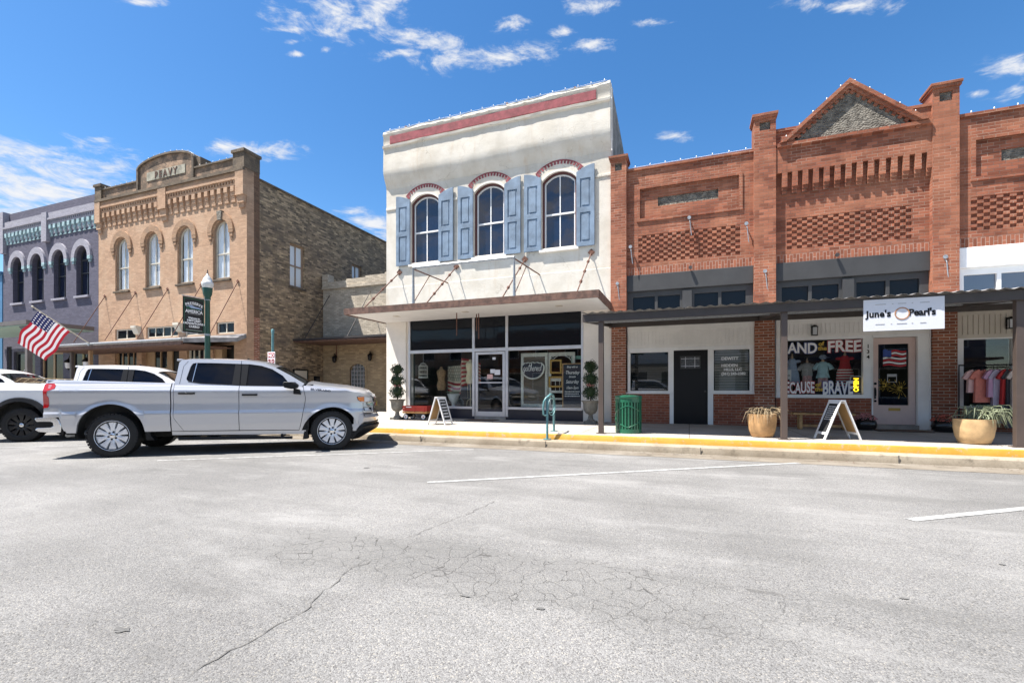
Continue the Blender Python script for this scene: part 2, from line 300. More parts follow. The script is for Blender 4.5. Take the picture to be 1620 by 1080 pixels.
M['greensoffit'] = P('mint_soffit', (.30, .42, .36), .7)
M['olivewood'] = P('olive_woodwork', (.26, .22, .10), .6)
M['bluepaint'] = P('blue_paint', (.05, .16, .30), .6)
def carpaint(name, col, metal=.55, rough=.3, flake=.02):
    m, t, b, o = newmat(name); b.inputs['Base Color'].default_value = (*col, 1); b.inputs['Metallic'].default_value = metal; b.inputs['Roughness'].default_value = rough
    b.inputs['Coat Weight'].default_value = 1; b.inputs['Coat Roughness'].default_value = .03; return m
M['silver'] = carpaint('silver_car_paint', (.53, .535, .56), .5); M['carwhite'] = carpaint('white_car_paint', (.80, .80, .80), 0, .35)
M['chrome'] = P('chrome', (.80, .81, .83), .12, metal=1, var=0); M['rim'] = P('polished_alloy', (.78, .79, .82), .25, metal=.35, var=0); M['blackrim'] = P('black_alloy', (.012, .012, .013), .3, var=0)
M['rubber'] = P('tyre_rubber', (.012, .0115, .0115), .75, var=.3, vs=6); M['plastic'] = P('black_plastic', (.009, .009, .010), .45, var=0, spec=.3); M['under'] = P('underbody', (.03, .028, .026), .8, var=.4, vs=5)
M['liner'] = P('wheel_liner', (.045, .042, .038), .9, var=.5, vs=4)
M['redlens'] = P('red_lens', (.35, .008, .012), .12, var=0, coat=1); M['amber'] = P('amber_lens', (.75, .20, .02), .15, var=0, coat=1); M['clear'] = P('clear_lens', (.62, .64, .66), .1, var=0, coat=1)
M['green'] = P('green_coating', (.012, .115, .06), .35, var=.1, coat=.3); M['lampgreen'] = P('dark_green_paint', (.01, .06, .045), .4, var=.1)
M['rackteal'] = P('teal_coated_steel', (.10, .225, .235), .4, var=.15, vs=10)
M['stoneurn'] = P('grey_cast_stone', (.19, .18, .155), .9, var=.35, vs=8, bmp=.6, bs=50, streak=.4)
M['leaf'] = P('boxwood_leaf', (.022, .05, .014), .5, var=.5, vs=30); M['bow'] = P('pink_ribbon', (.55, .22, .20), .6)
M['stem'] = P('brown_stem', (.12, .07, .045), .8)
M['terracotta'] = P('worn_terracotta', (.55, .32, .14), .75, var=.3, vs=5, bmp=.3, bs=25, streak=.15); M['terrapale'] = P('pale_terracotta', (.60, .40, .20), .75, var=.25, vs=5, bmp=.25, bs=25, streak=.1)
M['soil'] = P('soil', (.05, .04, .03), .95); M['straw'] = P('dry_straw', (.34, .26, .16), .9, var=.4, vs=15); M['sage'] = P('grey_green_blade', (.23, .26, .16), .7, var=.4, vs=9)
M['wood'] = P('bench_wood', (.50, .29, .12), .6, var=.35, vs=8, streak=.3); M['cork'] = P('hardboard', (.42, .25, .10), .8, var=.15); M['wagonred'] = P('red_wagon_boards', (.42, .035, .02), .5, var=.15); M['pine'] = P('varnished_pine', (.55, .28, .09), .45, var=.2, vs=8)
M['chalk'] = P('chalkboard', (.018, .019, .021), .8, var=.3); M['slate'] = P('slate_navy', (.025, .032, .05), .7, var=.2); M['chalkwhite'] = P('chalk_white', (.72, .72, .72), .9, var=0)
M['framewhite'] = P('chipped_white_paint', (.60, .60, .55), .7, var=.15, vs=10); M['gold'] = P('gilt_frame', (.42, .26, .06), .5, metal=.3, var=.3, vs=20); M['mint'] = P('mint_frame', (.22, .48, .38), .6); M['screen'] = P('brown_screen', (.15, .125, .10), .9)
M['linen'] = P('linen_dress_form', (.72, .62, .42), .9, var=.15); M['wicker'] = P('wicker_brown', (.30, .19, .10), .9, var=.3, vs=20); M['whitepot'] = P('white_ceramic', (.62, .63, .62), .4)
M['blackpot'] = P('black_glazed_pot', (.012, .011, .012), .25, var=0); M['coral'] = P('coral_petals', (.55, .13, .09), .7, var=.4, vs=30); M['pinkpetal'] = P('pink_petals', (.60, .25, .26), .7, var=.3, vs=30)
M['coir'] = P('coir_mat', (.13, .075, .045), .95, var=.3, vs=20)
M['lampglass'] = P('lamp_globe', (.60, .60, .58), .25, var=0, coat=.6); M['banner'] = P('banner_black', (.014, .014, .015), .6, var=0); M['bannergreen'] = P('banner_green', (.02, .09, .05), .6, var=0)
M['signred'] = P('sign_red', (.36, .02, .02), .5, var=0); M['signface'] = P('white_sign_board', (.66, .67, .71), .4, var=0); M['copper'] = P('copper_ring', (.40, .20, .10), .5)
M['neon'] = P('lit_yellow_tube', (1, .62, .02), .4, var=0, emit=1.0)
for nm, c in dict(tee_pink=(.66, .42, .40), tee_salmon=(.62, .20, .15), tee_mauve=(.52, .30, .44), tee_red=(.50, .03, .03), tee_cream=(.62, .52, .46), tee_hot=(.75, .05, .35), tee_grey=(.30, .30, .31), tee_tan=(.42, .30, .20), pale_blue=(.32, .40, .56), aqua=(.36, .55, .62), skirtlilac=(.40, .36, .46), darkpants=(.05, .05, .06), peachskin=(.55, .38, .26)).items(): M[nm] = P(nm+'_cloth', c, .9, var=.12, vs=14)
def stripes(name, a, b, freq, axis=2):
    m, t, bs, o = newmat(name); bs.inputs['Roughness'].default_value = .9; s = N(t, 'ShaderNodeSeparateXYZ'); LK(t, pos(t), s.inputs[0])
    f = math_(t, 'GREATER_THAN', math_(t, 'FRACT', math_(t, 'MULTIPLY', s.outputs[axis], freq)), .5); LK(t, mixc(t, f, a, b), bs.inputs['Base Color']); return m
M['stripe_h'] = stripes('red_white_stripes', (.48, .03, .04), (.70, .66, .62), 14); M['stripe_v'] = stripes('candy_stripes', (.50, .14, .18), (.66, .58, .56), 42, 0)
def flagmat(name, faded=False):
    m, t, b, o = newmat(name); b.inputs['Roughness'].default_value = .8
    uvn = t.nodes.new('ShaderNodeUVMap'); s = N(t, 'ShaderNodeSeparateXYZ'); LK(t, uvn.outputs[0], s.inputs[0]); u, v = s.outputs[0], s.outputs[1]
    red, wht, blu = ((.42, .04, .05), (.72, .62, .46), (.36, .34, .26)) if faded else ((.34, .010, .028), (.64, .64, .70), (.010, .018, .09))
    st = math_(t, 'MODULO', math_(t, 'FLOOR', math_(t, 'MULTIPLY', v, 12.999)), 2)
    c = mixc(t, st, red, wht)
    # canton: rows of small stars on a field
    ins = math_(t, 'MULTIPLY', math_(t, 'LESS_THAN', u, .40), math_(t, 'GREATER_THAN', v, 6/13))
    su = math_(t, 'MULTIPLY', u, 1/.40*6); sv = math_(t, 'MULTIPLY', math_(t, 'SUBTRACT', v, 6/13), 13/7*5)
    row = math_(t, 'MULTIPLY', math_(t, 'MODULO', math_(t, 'FLOOR', sv), 2), .5)
    fu = math_(t, 'SUBTRACT', math_(t, 'FRACT', math_(t, 'ADD', su, row)), .5); fv = math_(t, 'SUBTRACT', math_(t, 'FRACT', sv), .5)
    dd = math_(t, 'ADD', math_(t, 'MULTIPLY', fu, fu), math_(t, 'MULTIPLY', fv, fv)); star = math_(t, 'LESS_THAN', dd, .055)
    c = mixc(t, ins, c, mixc(t, star, blu, wht)); LK(t, c, b.inputs['Base Color'])
    tr = N(t, 'ShaderNodeBsdfTranslucent'); LK(t, c, tr.inputs[0]); mx = N(t, 'ShaderNodeMixShader', inp={0: .0 if faded else .2}); LK(t, b.outputs[0], mx.inputs[1]); LK(t, tr.outputs[0], mx.inputs[2]); LK(t, mx.outputs[0], o.inputs[0]); return m
M['flag'] = flagmat('flag_cloth'); M['flagold'] = flagmat('faded_flag_cloth', True)
M['oldglass'] = shopglass('old_house_glass', 1.5, (.97, .98, .98))
M['plaqueink'] = P('plaque_ink', (.075, .035, .022), .8)

# ------------------------------------------------------------------ geometry helpers
OFF = {}
class MB:
    def __init__(s): s.v = []; s.f = []; s.uv = None
    def add(s, vs, fs):
        k = len(s.v); s.v += [Vector(p) for p in vs]; s.f += [[i+k for i in f] for f in fs]; return s
    def box(s, x0, x1, y0, y1, z0, z1):
        if x0 > x1: x0, x1 = x1, x0
        if y0 > y1: y0, y1 = y1, y0
        if z0 > z1: z0, z1 = z1, z0
        return s.add([(x, y, z) for z in (z0, z1) for y in (y0, y1) for x in (x0, x1)], [(0, 2, 3, 1), (4, 5, 7, 6), (0, 1, 5, 4), (2, 6, 7, 3), (0, 4, 6, 2), (1, 3, 7, 5)])
    def plate(s, loops, y0, y1, ax='y'):
        """flat polygon (first loop) with holes (other loops), given as (across, z), made thick from y0 to y1"""
        if isinstance(loops[0][0], (int, float)): loops = [loops]
        mp = (lambda a, z, y: (a, y, z)) if ax == 'y' else ((lambda a, z, y: (y, a, z)) if ax == 'x' else (lambda a, z, y: (a, z, y)))
        pts = [p for l in loops for p in l]; n = len(pts)
        tr = tessellate_polygon([[Vector((p[0], p[1], 0)) for p in l] for l in loops])
        fs = [tuple(t) for t in tr]; vs = [mp(a, z, y0) for a, z in pts]
        if y1 is not None:
            vs += [mp(a, z, y1) for a, z in pts]; fs += [tuple(i+n for i in reversed(t)) for t in tr]
            k = 0
            for l in loops:
                m = len(l)
                for i in range(m): a, b = k+i, k+(i+1) % m; fs.append((a, b, b+n, a+n))
                k += m
        return s.add(vs, fs)
    def tube(s, pts, r, n=8, closed=False, cap=True):
        pts = [Vector(p) for p in pts]; m = len(pts); rs = r if isinstance(r, (list, tuple)) else [r]*m
        rings = []; up = None
        for i, p in enumerate(pts):
            a = pts[i-1] if (i or closed) else p; b = pts[(i+1) % m] if (i < m-1 or closed) else p
            d = (b-a)
            if d.length < 1e-9: d = Vector((0, 0, 1))
            d.normalize()
            if up is None: up = Vector((0, 0, 1)) if abs(d.z) < .9 else Vector((1, 0, 0))
            sd = d.cross(up)
            if sd.length < 1e-6: sd = d.orthogonal()
            sd.normalize(); u2 = sd.cross(d).normalized(); up = u2
            rings.append([p+(sd*cos(2*pi*k/n)+u2*sin(2*pi*k/n))*rs[i] for k in range(n)])
        vs = [q for rg in rings for q in rg]; fs = []
        for i in range(m if closed else m-1):
            for k in range(n): a = i*n+k; b = i*n+(k+1) % n; c = ((i+1) % m)*n; fs.append((a, b, c+(k+1) % n, c+k))
        if cap and not closed: fs += [tuple(range(n))[::-1], tuple((m-1)*n+k for k in range(n))]
        return s.add(vs, fs)
    def lathe(s, prof, c=(0, 0, 0), n=24, sx=1., sy=1., axis='z', wob=None, cap=True):
        vs = []; fs = []; m = len(prof)
        for i, (r, z) in enumerate(prof):
            for k in range(n):
                a = 2*pi*k/n; rr = r*(wob(a, i) if wob else 1); x, y = rr*cos(a)*sx, rr*sin(a)*sy
                p = (x, y, z) if axis == 'z' else ((x, z, y) if axis == 'y' else (z, x, y))
                vs.append((c[0]+p[0], c[1]+p[1], c[2]+p[2]))
        for i in range(m-1):
            for k in range(n): fs.append((i*n+k, i*n+(k+1) % n, (i+1)*n+(k+1) % n, (i+1)*n+k))
        if cap and prof[0][0] > 1e-6: fs.append(tuple(range(n))[::-1])
        if cap and prof[-1][0] > 1e-6: fs.append(tuple((m-1)*n+k for k in range(n)))
        return s.add(vs, fs)
    def grid(s, fn, nu, nv, uv=False):
        vs = [fn(i/nu, j/nv) for j in range(nv+1) for i in range(nu+1)]; w = nu+1
        if uv: s.uv = [(i/nu, j/nv) for j in range(nv+1) for i in range(nu+1)]
        return s.add(vs, [(j*w+i, j*w+i+1, (j+1)*w+i+1, (j+1)*w+i) for j in range(nv) for i in range(nu)])
    def prism_x(s, prof, x0, x1):     # closed profile of (y, z) run along x
        n = len(prof); s.add([(x0, y, z) for y, z in prof]+[(x1, y, z) for y, z in prof], [(i, (i+1) % n, n+(i+1) % n, n+i) for i in range(n)]); k = len(s.v)-2*n
        for t in tessellate_polygon([[Vector((y, z, 0)) for y, z in prof]]): s.f.append([k+i for i in t]); s.f.append([k+n+i for i in reversed(t)])
        return s
    def ball(s, c, r, n=10, sq=(1, 1, 1)):
        return s.lathe([(r*sin(pi*i/n)*1.0 if 0 < i < n else 0, -r*cos(pi*i/n)*sq[2]) for i in range(n+1)], c, n*2, sq[0], sq[1])
    def build(s, name, mat, parent=None, loc=None, smooth=None, bevel=0., label=None):
        off = OFF[parent.name] if parent is not None else Vector(loc or (0, 0, 0))
        me = bpy.data.meshes.new(name); me.from_pydata([tuple(p-off) for p in s.v], [], s.f)
        bm = bmesh.new(); bm.from_mesh(me); bmesh.ops.remove_doubles(bm, verts=bm.verts, dist=1e-5) if s.uv is None else None
        bmesh.ops.recalc_face_normals(bm, faces=bm.faces); bm.to_mesh(me); bm.free()
        if s.uv is not None:
            ul = me.uv_layers.new(name='UVMap')
            for lp in me.loops: ul.data[lp.index].uv = s.uv[lp.vertex_index]
        if smooth is not None:
            me.polygons.foreach_set('use_smooth', [True]*len(me.polygons)); me.set_sharp_from_angle(angle=radians(smooth))
        o = bpy.data.objects.new(name, me); COL.objects.link(o); me.materials.append(M[mat] if isinstance(mat, str) else mat)
        if parent is not None: o.parent = parent
        else: o.location = off
        OFF[o.name] = off
        if bevel:
            b = o.modifiers.new('bevel', 'BEVEL'); b.width = bevel; b.segments = 2; b.limit_method = 'ANGLE'; b.angle_limit = radians(40)
        if label: o['label'] = label
        return o
def tag(o, label, cat, group=None):
    o['label'] = label; o['category'] = cat
    if group: o['group'] = group
    return o
def thing(name, label, cat, loc=(0, 0, 0), group=None):
    o = bpy.data.objects.new(name, None); COL.objects.link(o); o.location = loc; o.empty_display_size = .2; OFF[o.name] = Vector(loc)
    return tag(o, label, cat, group)
def struct(o): o['kind'] = 'structure'; return o
def kids(o): return [c for c in COL.objects if c.parent == o]
KID = {}
def copy_tree(o, parent=None, swap=None, kidmap=None):
    if kidmap is None:
        kidmap = {}
        for c in COL.objects:
            if c.parent: kidmap.setdefault(c.parent.name, []).append(c)
    c = o.copy(); COL.objects.link(c)
    if c.data and swap:
        c.data = c.data.copy()
        for i, m in enumerate(c.data.materials):
            for a, b in swap.items():
                if m == M[a]: c.data.materials[i] = M[b]
    if parent: c.parent = parent
    for ch in kidmap.get(o.name, []): copy_tree(ch, c, swap, kidmap)
    return c
def text(s, size, loc, mat, parent=None, name='lettering', rot=(pi/2, 0, 0), align='CENTER', ext=.003, bold=0., sx=1., shear=0., sp=1., line=1., res=3):
    cu = bpy.data.curves.new(name, 'FONT'); cu.body = s; cu.size = size; cu.align_x = align; cu.extrude = ext; cu.offset = bold; cu.shear = shear; cu.space_character = sp; cu.space_line = line; cu.resolution_u = res
    ob = bpy.data.objects.new('tmp_text', cu); COL.objects.link(ob)
    bpy.context.view_layer.update(); dg = bpy.context.evaluated_depsgraph_get()
    me = bpy.data.meshes.new_from_object(ob.evaluated_get(dg)); me.name = name
    bpy.data.objects.remove(ob); bpy.data.curves.remove(cu)
    off = OFF[parent.name] if parent is not None else Vector((0, 0, 0))
    from mathutils import Euler
    me.transform(Matrix.Translation(Vector(loc)-off) @ Euler(rot).to_matrix().to_4x4() @ Matrix.Diagonal((sx, 1, 1, 1)))
    me.materials.clear(); me.materials.append(M[mat])
    o = bpy.data.objects.new(name, me); COL.objects.link(o)
    if parent is not None: o.parent = parent
    OFF[o.name] = off
    return o
def text_fit(s, box, y, mat, parent, name, bold=.01, ext=.001):
    o = text(s, 1.0, (0, 0, 0), mat, parent, name, align='LEFT', bold=bold/ .3, ext=ext)
    off = OFF[parent.name]; vs = [v.co+off for v in o.data.vertices]; x0, x1, z0, z1 = min(v.x for v in vs), max(v.x for v in vs), min(v.z for v in vs), max(v.z for v in vs); r = random.Random(s)
    for v in o.data.vertices:
        p = v.co+off; u, w = (p.x-x0)/(x1-x0), (p.z-z0)/(z1-z0); X = box[0]+(box[1]-box[0])*u; Z = box[2]+(box[3]-box[2])*w+.012*sin(u*9+len(s)); v.co = Vector((X, y+(p.y)*1.0, Z))-off
    return o
def arch(x0, x1, z0, zs, zt, n=14):
    """opening outline: straight to the spring zs, then an elliptical head up to zt"""
    cx, a = (x0+x1)/2, (x1-x0)/2
    return [(x0, z0), (x1, z0)]+[(cx+a*cos(pi*i/n), zs+(zt-zs)*sin(pi*i/n)) for i in range(n+1)]
def segarch(x0, x1, z0, zs, zt, n=12):
    """flat segmental head through (x0, zs), top zt, (x1, zs)"""
    w, h = (x1-x0)/2, zt-zs; r = (w*w+h*h)/(2*h); cz = zt-r; a = math.asin(w/r); cx = (x0+x1)/2
    return [(x0, z0), (x1, z0)]+[(cx+r*sin(a-2*a*i/n), cz+r*cos(a-2*a*i/n)) for i in range(n+1)]
def rect(x0, x1, z0, z1): return [(x0, z0), (x1, z0), (x1, z1), (x0, z1)]
def inset(poly, d):
    """shrink a convex-ish outline by d"""
    n = len(poly); ar = sum(poly[i][0]*poly[(i+1) % n][1]-poly[(i+1) % n][0]*poly[i][1] for i in range(n)); sg = 1 if ar > 0 else -1
    out = []
    for i in range(n):
        p0, p1, p2 = Vector(poly[i-1]), Vector(poly[i]), Vector(poly[(i+1) % n]); a = (p1-p0).normalized(); b = (p2-p1).normalized()
        na, nb = Vector((-a.y, a.x))*sg, Vector((-b.y, b.x))*sg; m = (na+nb)
        m = m/max(.3, m.dot(na)) if m.length > 1e-6 else na
        out.append(tuple(p1+m*d))
    return out
def ring(poly, d): return [poly, inset(poly, d)]
def garc(cx, z, w, h, n, r0=None): return [(cx+w*cos(pi*i/n), z+h*sin(pi*i/n)) for i in range(n+1)]
def string_lights(path, step, label, group='string lights along the rooflines'):
    t = thing('string_lights', label, 'string lights', path[0], group)
    MB().tube(path, .004, 4).build('cable', 'white', t)
    first = None; acc = 0
    for a, b in zip(path, path[1:]):
        a, b = Vector(a), Vector(b); L = (b-a).length; d = step-acc if acc else step*.5
        while d < L:
            p = a+(b-a)*(d/L)
            if first is None:
                m = MB(); m.lathe([(.009, 0), (.014, .015), (.015, .03), (.009, .048), (0, .055)], tuple(p), 8); first = m.build('bulb', 'bulb', t, smooth=60); fp = p
            else:
                o = first.copy(); COL.objects.link(o); o.parent = t; o.location = p-fp
            d += step
        acc = (L-(d-step)) % step
    return t
M['bulb'] = P('frosted_bulb', (.8, .8, .78), .25, var=0)

# ------------------------------------------------------------------ ground, kerb, pavement
FY = 14.3
SWZ = .265
struct(MB().add([(-400, -400, -.05), (400, -400, -.05), (400, 400, -.05), (-400, 400, -.05)], [(0, 1, 2, 3)]).build('ground', P('ground_dirt', (.2, .18, .15), .95)))
def roadsurf(u, v):
    x = -70+140*u; y = -11+20.72*v
    return (x, y, .0)
struct(MB().grid(roadsurf, 40, 20).build('road', 'asphalt'))
kb = MB(); kb.prism_x([(9.72, -.1), (9.70, .0), (9.74, .125), (9.78, .145), (10.1, .146), (10.1, -.1)], -70, 70); struct(kb.build('kerb_step', 'curb', smooth=30))
kb = MB(); kb.prism_x([(10.1, -.1), (10.06, .145), (10.095, .258), (10.11, .268), (10.11, -.1)], -70, 70); struct(kb.build('kerb', 'yellow', smooth=30))
struct(MB().box(-70, 70, 10.11, 22, -.1, SWZ).build('sidewalk', 'sidewalk'))
gp = MB(); gp.add([(-70, 9.1, .004), (70, 9.1, .004), (70, 9.705, .006), (-70, 9.705, .006)], [(0, 1, 2, 3)]); struct(gp.build('gutter_pan', concrete('gutter_concrete', (.15, .125, .095), (.24, .215, .18), 0, .85)))
jt = MB()
for k in range(-14, 10): jt.box(k*3.1+.2, k*3.1+.212, 9.695, 9.71, .004, .14)
struct(jt.build('kerb_joint', 'crack'))
def stripe(x0, y0, x1, y1, w=.1):
    d = Vector((x1-x0, y1-y0)).normalized(); n = Vector((-d.y, d.x))*w/2
    struct(MB().add([(x0-n.x, y0-n.y, .005), (x1-n.x, y1-n.y, .005), (x1+n.x, y1+n.y, .005), (x0+n.x, y0+n.y, .005)], [(0, 1, 2, 3)]).build('road_marking', 'roadpaint'))
stripe(-3.3, 5.5, 1.75, 9.2); stripe(1.98, 5.55, 6.9, 9.15); stripe(-8.75, 5.5, -4.2, 8.85, .08); stripe(-13.9, 5.5, -9.3, 8.9, .08); stripe(-20, 4.9, -14.5, 8.9, .08)
def crack(pts, w, seed):
    r = random.Random(seed); P_ = []
    for (a, b) in zip(pts, pts[1:]):
        a, b = Vector(a), Vector(b); n = max(3, int((b-a).length/.05))
        for i in range(n):
            p = a+(b-a)*(i/n); P_.append(p+Vector((r.gauss(0, .012), r.gauss(0, .012))))
    P_.append(Vector(pts[-1])); vs = []; fs = []
    for i, p in enumerate(P_):
        d = (P_[min(i+1, len(P_)-1)]-P_[max(i-1, 0)]).normalized(); n = Vector((-d.y, d.x)); ww = w*r.uniform(.25, 1.3)*(1 if 0 < i < len(P_)-1 else 0.05)
        vs += [(p.x-n.x*ww, p.y-n.y*ww, .0045), (p.x+n.x*ww, p.y+n.y*ww, .0045)]
        if i: k = 2*i; fs.append((k-2, k-1, k+1, k))
    struct(MB().add(vs, fs).build('road_crack', 'crack'))
def g(px, py): u = (px-810)/742; d = 1.25*742/(py-616); return (d*(u*.9354-.3535), d*(.9354+u*.3535))
crack([g(290, 1078), g(340, 1040), g(420, 1002), g(485, 965), g(515, 935), g(553, 902), g(590, 885)], .0032, 3)
crack([g(640, 852), g(690, 832), g(735, 815), g(785, 792)], .0028, 4)
for (px, py, a, b_, sd) in ((192, 997, .055, .03, 1), (736, 943, .04, .012, 2), (1430, 947, .03, .012, 5), (580, 740, .06, .05, 6), (855, 963, .03, .02, 7), (1585, 893, .03, .015, 8)):
    r = random.Random(sd); c = g(px, py); n = 14
    struct(MB().add([(c[0]+a*cos(2*pi*i/n)*r.uniform(.5, 1.2), c[1]+b_*sin(2*pi*i/n)*r.uniform(.5, 1.3), .0052) for i in range(n)], [tuple(range(n))]).build('road_stain', 'patch'))

# ------------------------------------------------------------------ building kit
def window(root, poly, y, fmat, pmat='pane_dark', fw=.05, dep=.07, mid=None, vb=(), bar=.028, name='window', curtain=None, room=False, label=None):
    m = MB(); m.plate(ring(poly, fw), y, y+dep)
    xs = [p[0] for p in poly]; zs = [p[1] for p in poly]; x0, x1, z0, z1 = min(xs), max(xs), min(zs), max(zs)
    def top_at(x):
        best = z1
        for (a, b) in zip(poly, poly[1:]+poly[:1]):
            if abs(a[0]-b[0]) > 1e-6 and min(a[0], b[0]) <= x <= max(a[0], b[0]):
                z = a[1]+(b[1]-a[1])*(x-a[0])/(b[0]-a[0])
                if z > (z0+z1)/2: best = z
        return best
    for x in vb: m.box(x-bar/2, x+bar/2, y+.006, y+dep-.012, z0+fw*.5, top_at(x)-fw*.5)
    for zz in ((mid,) if isinstance(mid, (int, float)) else (mid or ())): m.box(x0+fw*.5, x1-fw*.5, y-.012, y+dep-.004, zz-bar*.8, zz+bar*.8)
    f = m.build(name, fmat, root, label=label)
    if pmat: MB().plate(inset(poly, fw*.6), y+dep*.55, y+dep*.55+.008).build('pane', pmat, f)
    if curtain or room:
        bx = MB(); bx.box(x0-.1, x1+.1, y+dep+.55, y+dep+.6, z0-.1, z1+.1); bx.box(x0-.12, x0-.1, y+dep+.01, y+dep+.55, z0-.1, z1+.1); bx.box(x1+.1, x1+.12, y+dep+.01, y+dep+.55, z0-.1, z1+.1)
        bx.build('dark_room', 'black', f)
    if curtain:
        for (a, b) in curtain:
            xa, xb = x0+(x1-x0)*a, x0+(x1-x0)*b
            MB().grid(lambda u, v: (xa+(xb-xa)*u+.06*(1-v)*(u-.5)*0, y+dep+.016+.008*sin(u*26+3*a)+.003*sin(u*61), z0+(z1-z0)*v), 40, 2).build('curtain', 'curtain', f, smooth=80)
    return f
M['curtain'] = P('white_curtain', (.80, .82, .86), .9, var=.05)
M['sashbrown'] = P('tan_sash', (.30, .215, .15), .6, var=.15)
M['tanwood'] = P('tan_woodwork', (.38, .25, .14), .6, var=.15)
M['creamwood'] = P('cream_woodwork', (.58, .54, .45), .6)
def room(root, x0, x1, y0, y1, z0, z1, name='shop_interior'):
    m = MB(); m.box(x0, x1, y1, y1+.05, z0, z1); m.box(x0-.05, x0, y0, y1, z0, z1); m.box(x1, x1+.05, y0, y1, z0, z1); m.box(x0, x1, y0, y1, z1, z1+.05)
    r = m.build(name, 'room', root); MB().box(x0, x1, y0, y1, z0-.05, z0).build('shop_floor', 'roomfloor', r); return r
def shell(root, x0, x1, y0, y1, z, mat='charcoal', right=None):
    MB().box(x0+.02, x1-.02, y0, y1, z-.15, z).build('roof', mat, root)
def rod(root, a, b, mat='rust', r=.014, plate=None, links=0, name='tie_rod'):
    a, b = Vector(a), Vector(b); m = MB(); m.tube([a, b], r, 6)
    for k in range(links):
        p = a+(b-a)*((k+1)/(links+1)); d = (b-a).normalized()*.06; m.tube([p-d, p-d*.5, p+d*.5, p+d], [r, r*2.4, r*2.4, r], 6)
    if plate:
        s = plate; m.plate([(a.x, a.z-s), (a.x+s, a.z), (a.x, a.z+s), (a.x-s, a.z)], a.y-.035, a.y+.0) ; m.lathe([(.035, 0), (.035, .07), (0, .09)], (a.x, a.y-.02, a.z), 8, axis='y') if False else None
    return m.build(name, mat, root)

# ------------------------------------------------------------------ cream stucco building
B = thing('stucco_building', 'two storey cream stucco shop building with blue shutters and a maroon band under the roofline', 'building', (-6.2, FY, 0))
X0, X1 = -10.27, -2.2
wins = [(-9.22, -8.1), (-6.76, -5.66), (-4.38, -3.27)]
lower = MB(); lower.plate([rect(X0, X1, 3.84, 8.45)]+[segarch(a, b, 5.66, 7.82, 8.1) for a, b in wins], FY, FY+.32); lower.build('wall', 'stucco', B)
# upper wall swells out in a soft cove, then rises to the capped parapet
prof = [(FY+.32, 8.45), (FY, 8.45), (FY-.02, 8.52), (FY-.07, 8.64), (FY-.15, 8.8), (FY-.19, 8.95), (FY-.20, 9.1), (FY-.19, 9.5), (FY-.18, 9.84), (FY-.24, 9.87), (FY-.25, 9.94), (FY-.19, 9.97), (FY-.185, 10.28), (FY-.22, 10.31), (FY-.23, 10.37), (FY-.2, 10.40), (FY-.2, 10.46), (FY+.32, 10.49)]
m = MB(); rr = random.Random(3); nx = 60; n = len(prof)
for i in range(nx+1):
    x = X0+(X1-X0)*i/nx; w = sin(i*.37)*.012+sin(i*.9+1)*.007
    for j, (y, z) in enumerate(prof): m.v.append(Vector((x, y+(w*.6+rr.gauss(0, .0015) if 0 < j < n-1 else 0), z+(sin(i*.11+2)*.035+rr.gauss(0, .002) if 1 < j < 6 else rr.gauss(0, .004) if 1 < j < n-1 else 0))))
for i in range(nx):
    for j in range(n-1): a = i*n+j; m.f.append([a, a+1, a+n+1, a+n])
m.f.append(list(range(n))); m.f.append([nx*n+j for j in range(n)][::-1])
m.build('parapet', 'stucco', B, smooth=50)
b = MB(); b.box(-9.98, -2.62, FY-.212, FY-.17, 9.985, 10.265); b.build('painted_band', 'stucco_red_dark', B, bevel=.008)
lg = MB()
for a, b_ in ((X0, -9.83), (-7.54, -7.38), (-5.06, -4.97), (-2.69, X1)): lg.box(a, b_, FY-.03, FY+.01, 7.70, 7.79)
lg.box(X0, X1, FY-.03, FY+.01, 3.86, 4.93); lg.build('raised_band', 'stucco', B, bevel=.015)
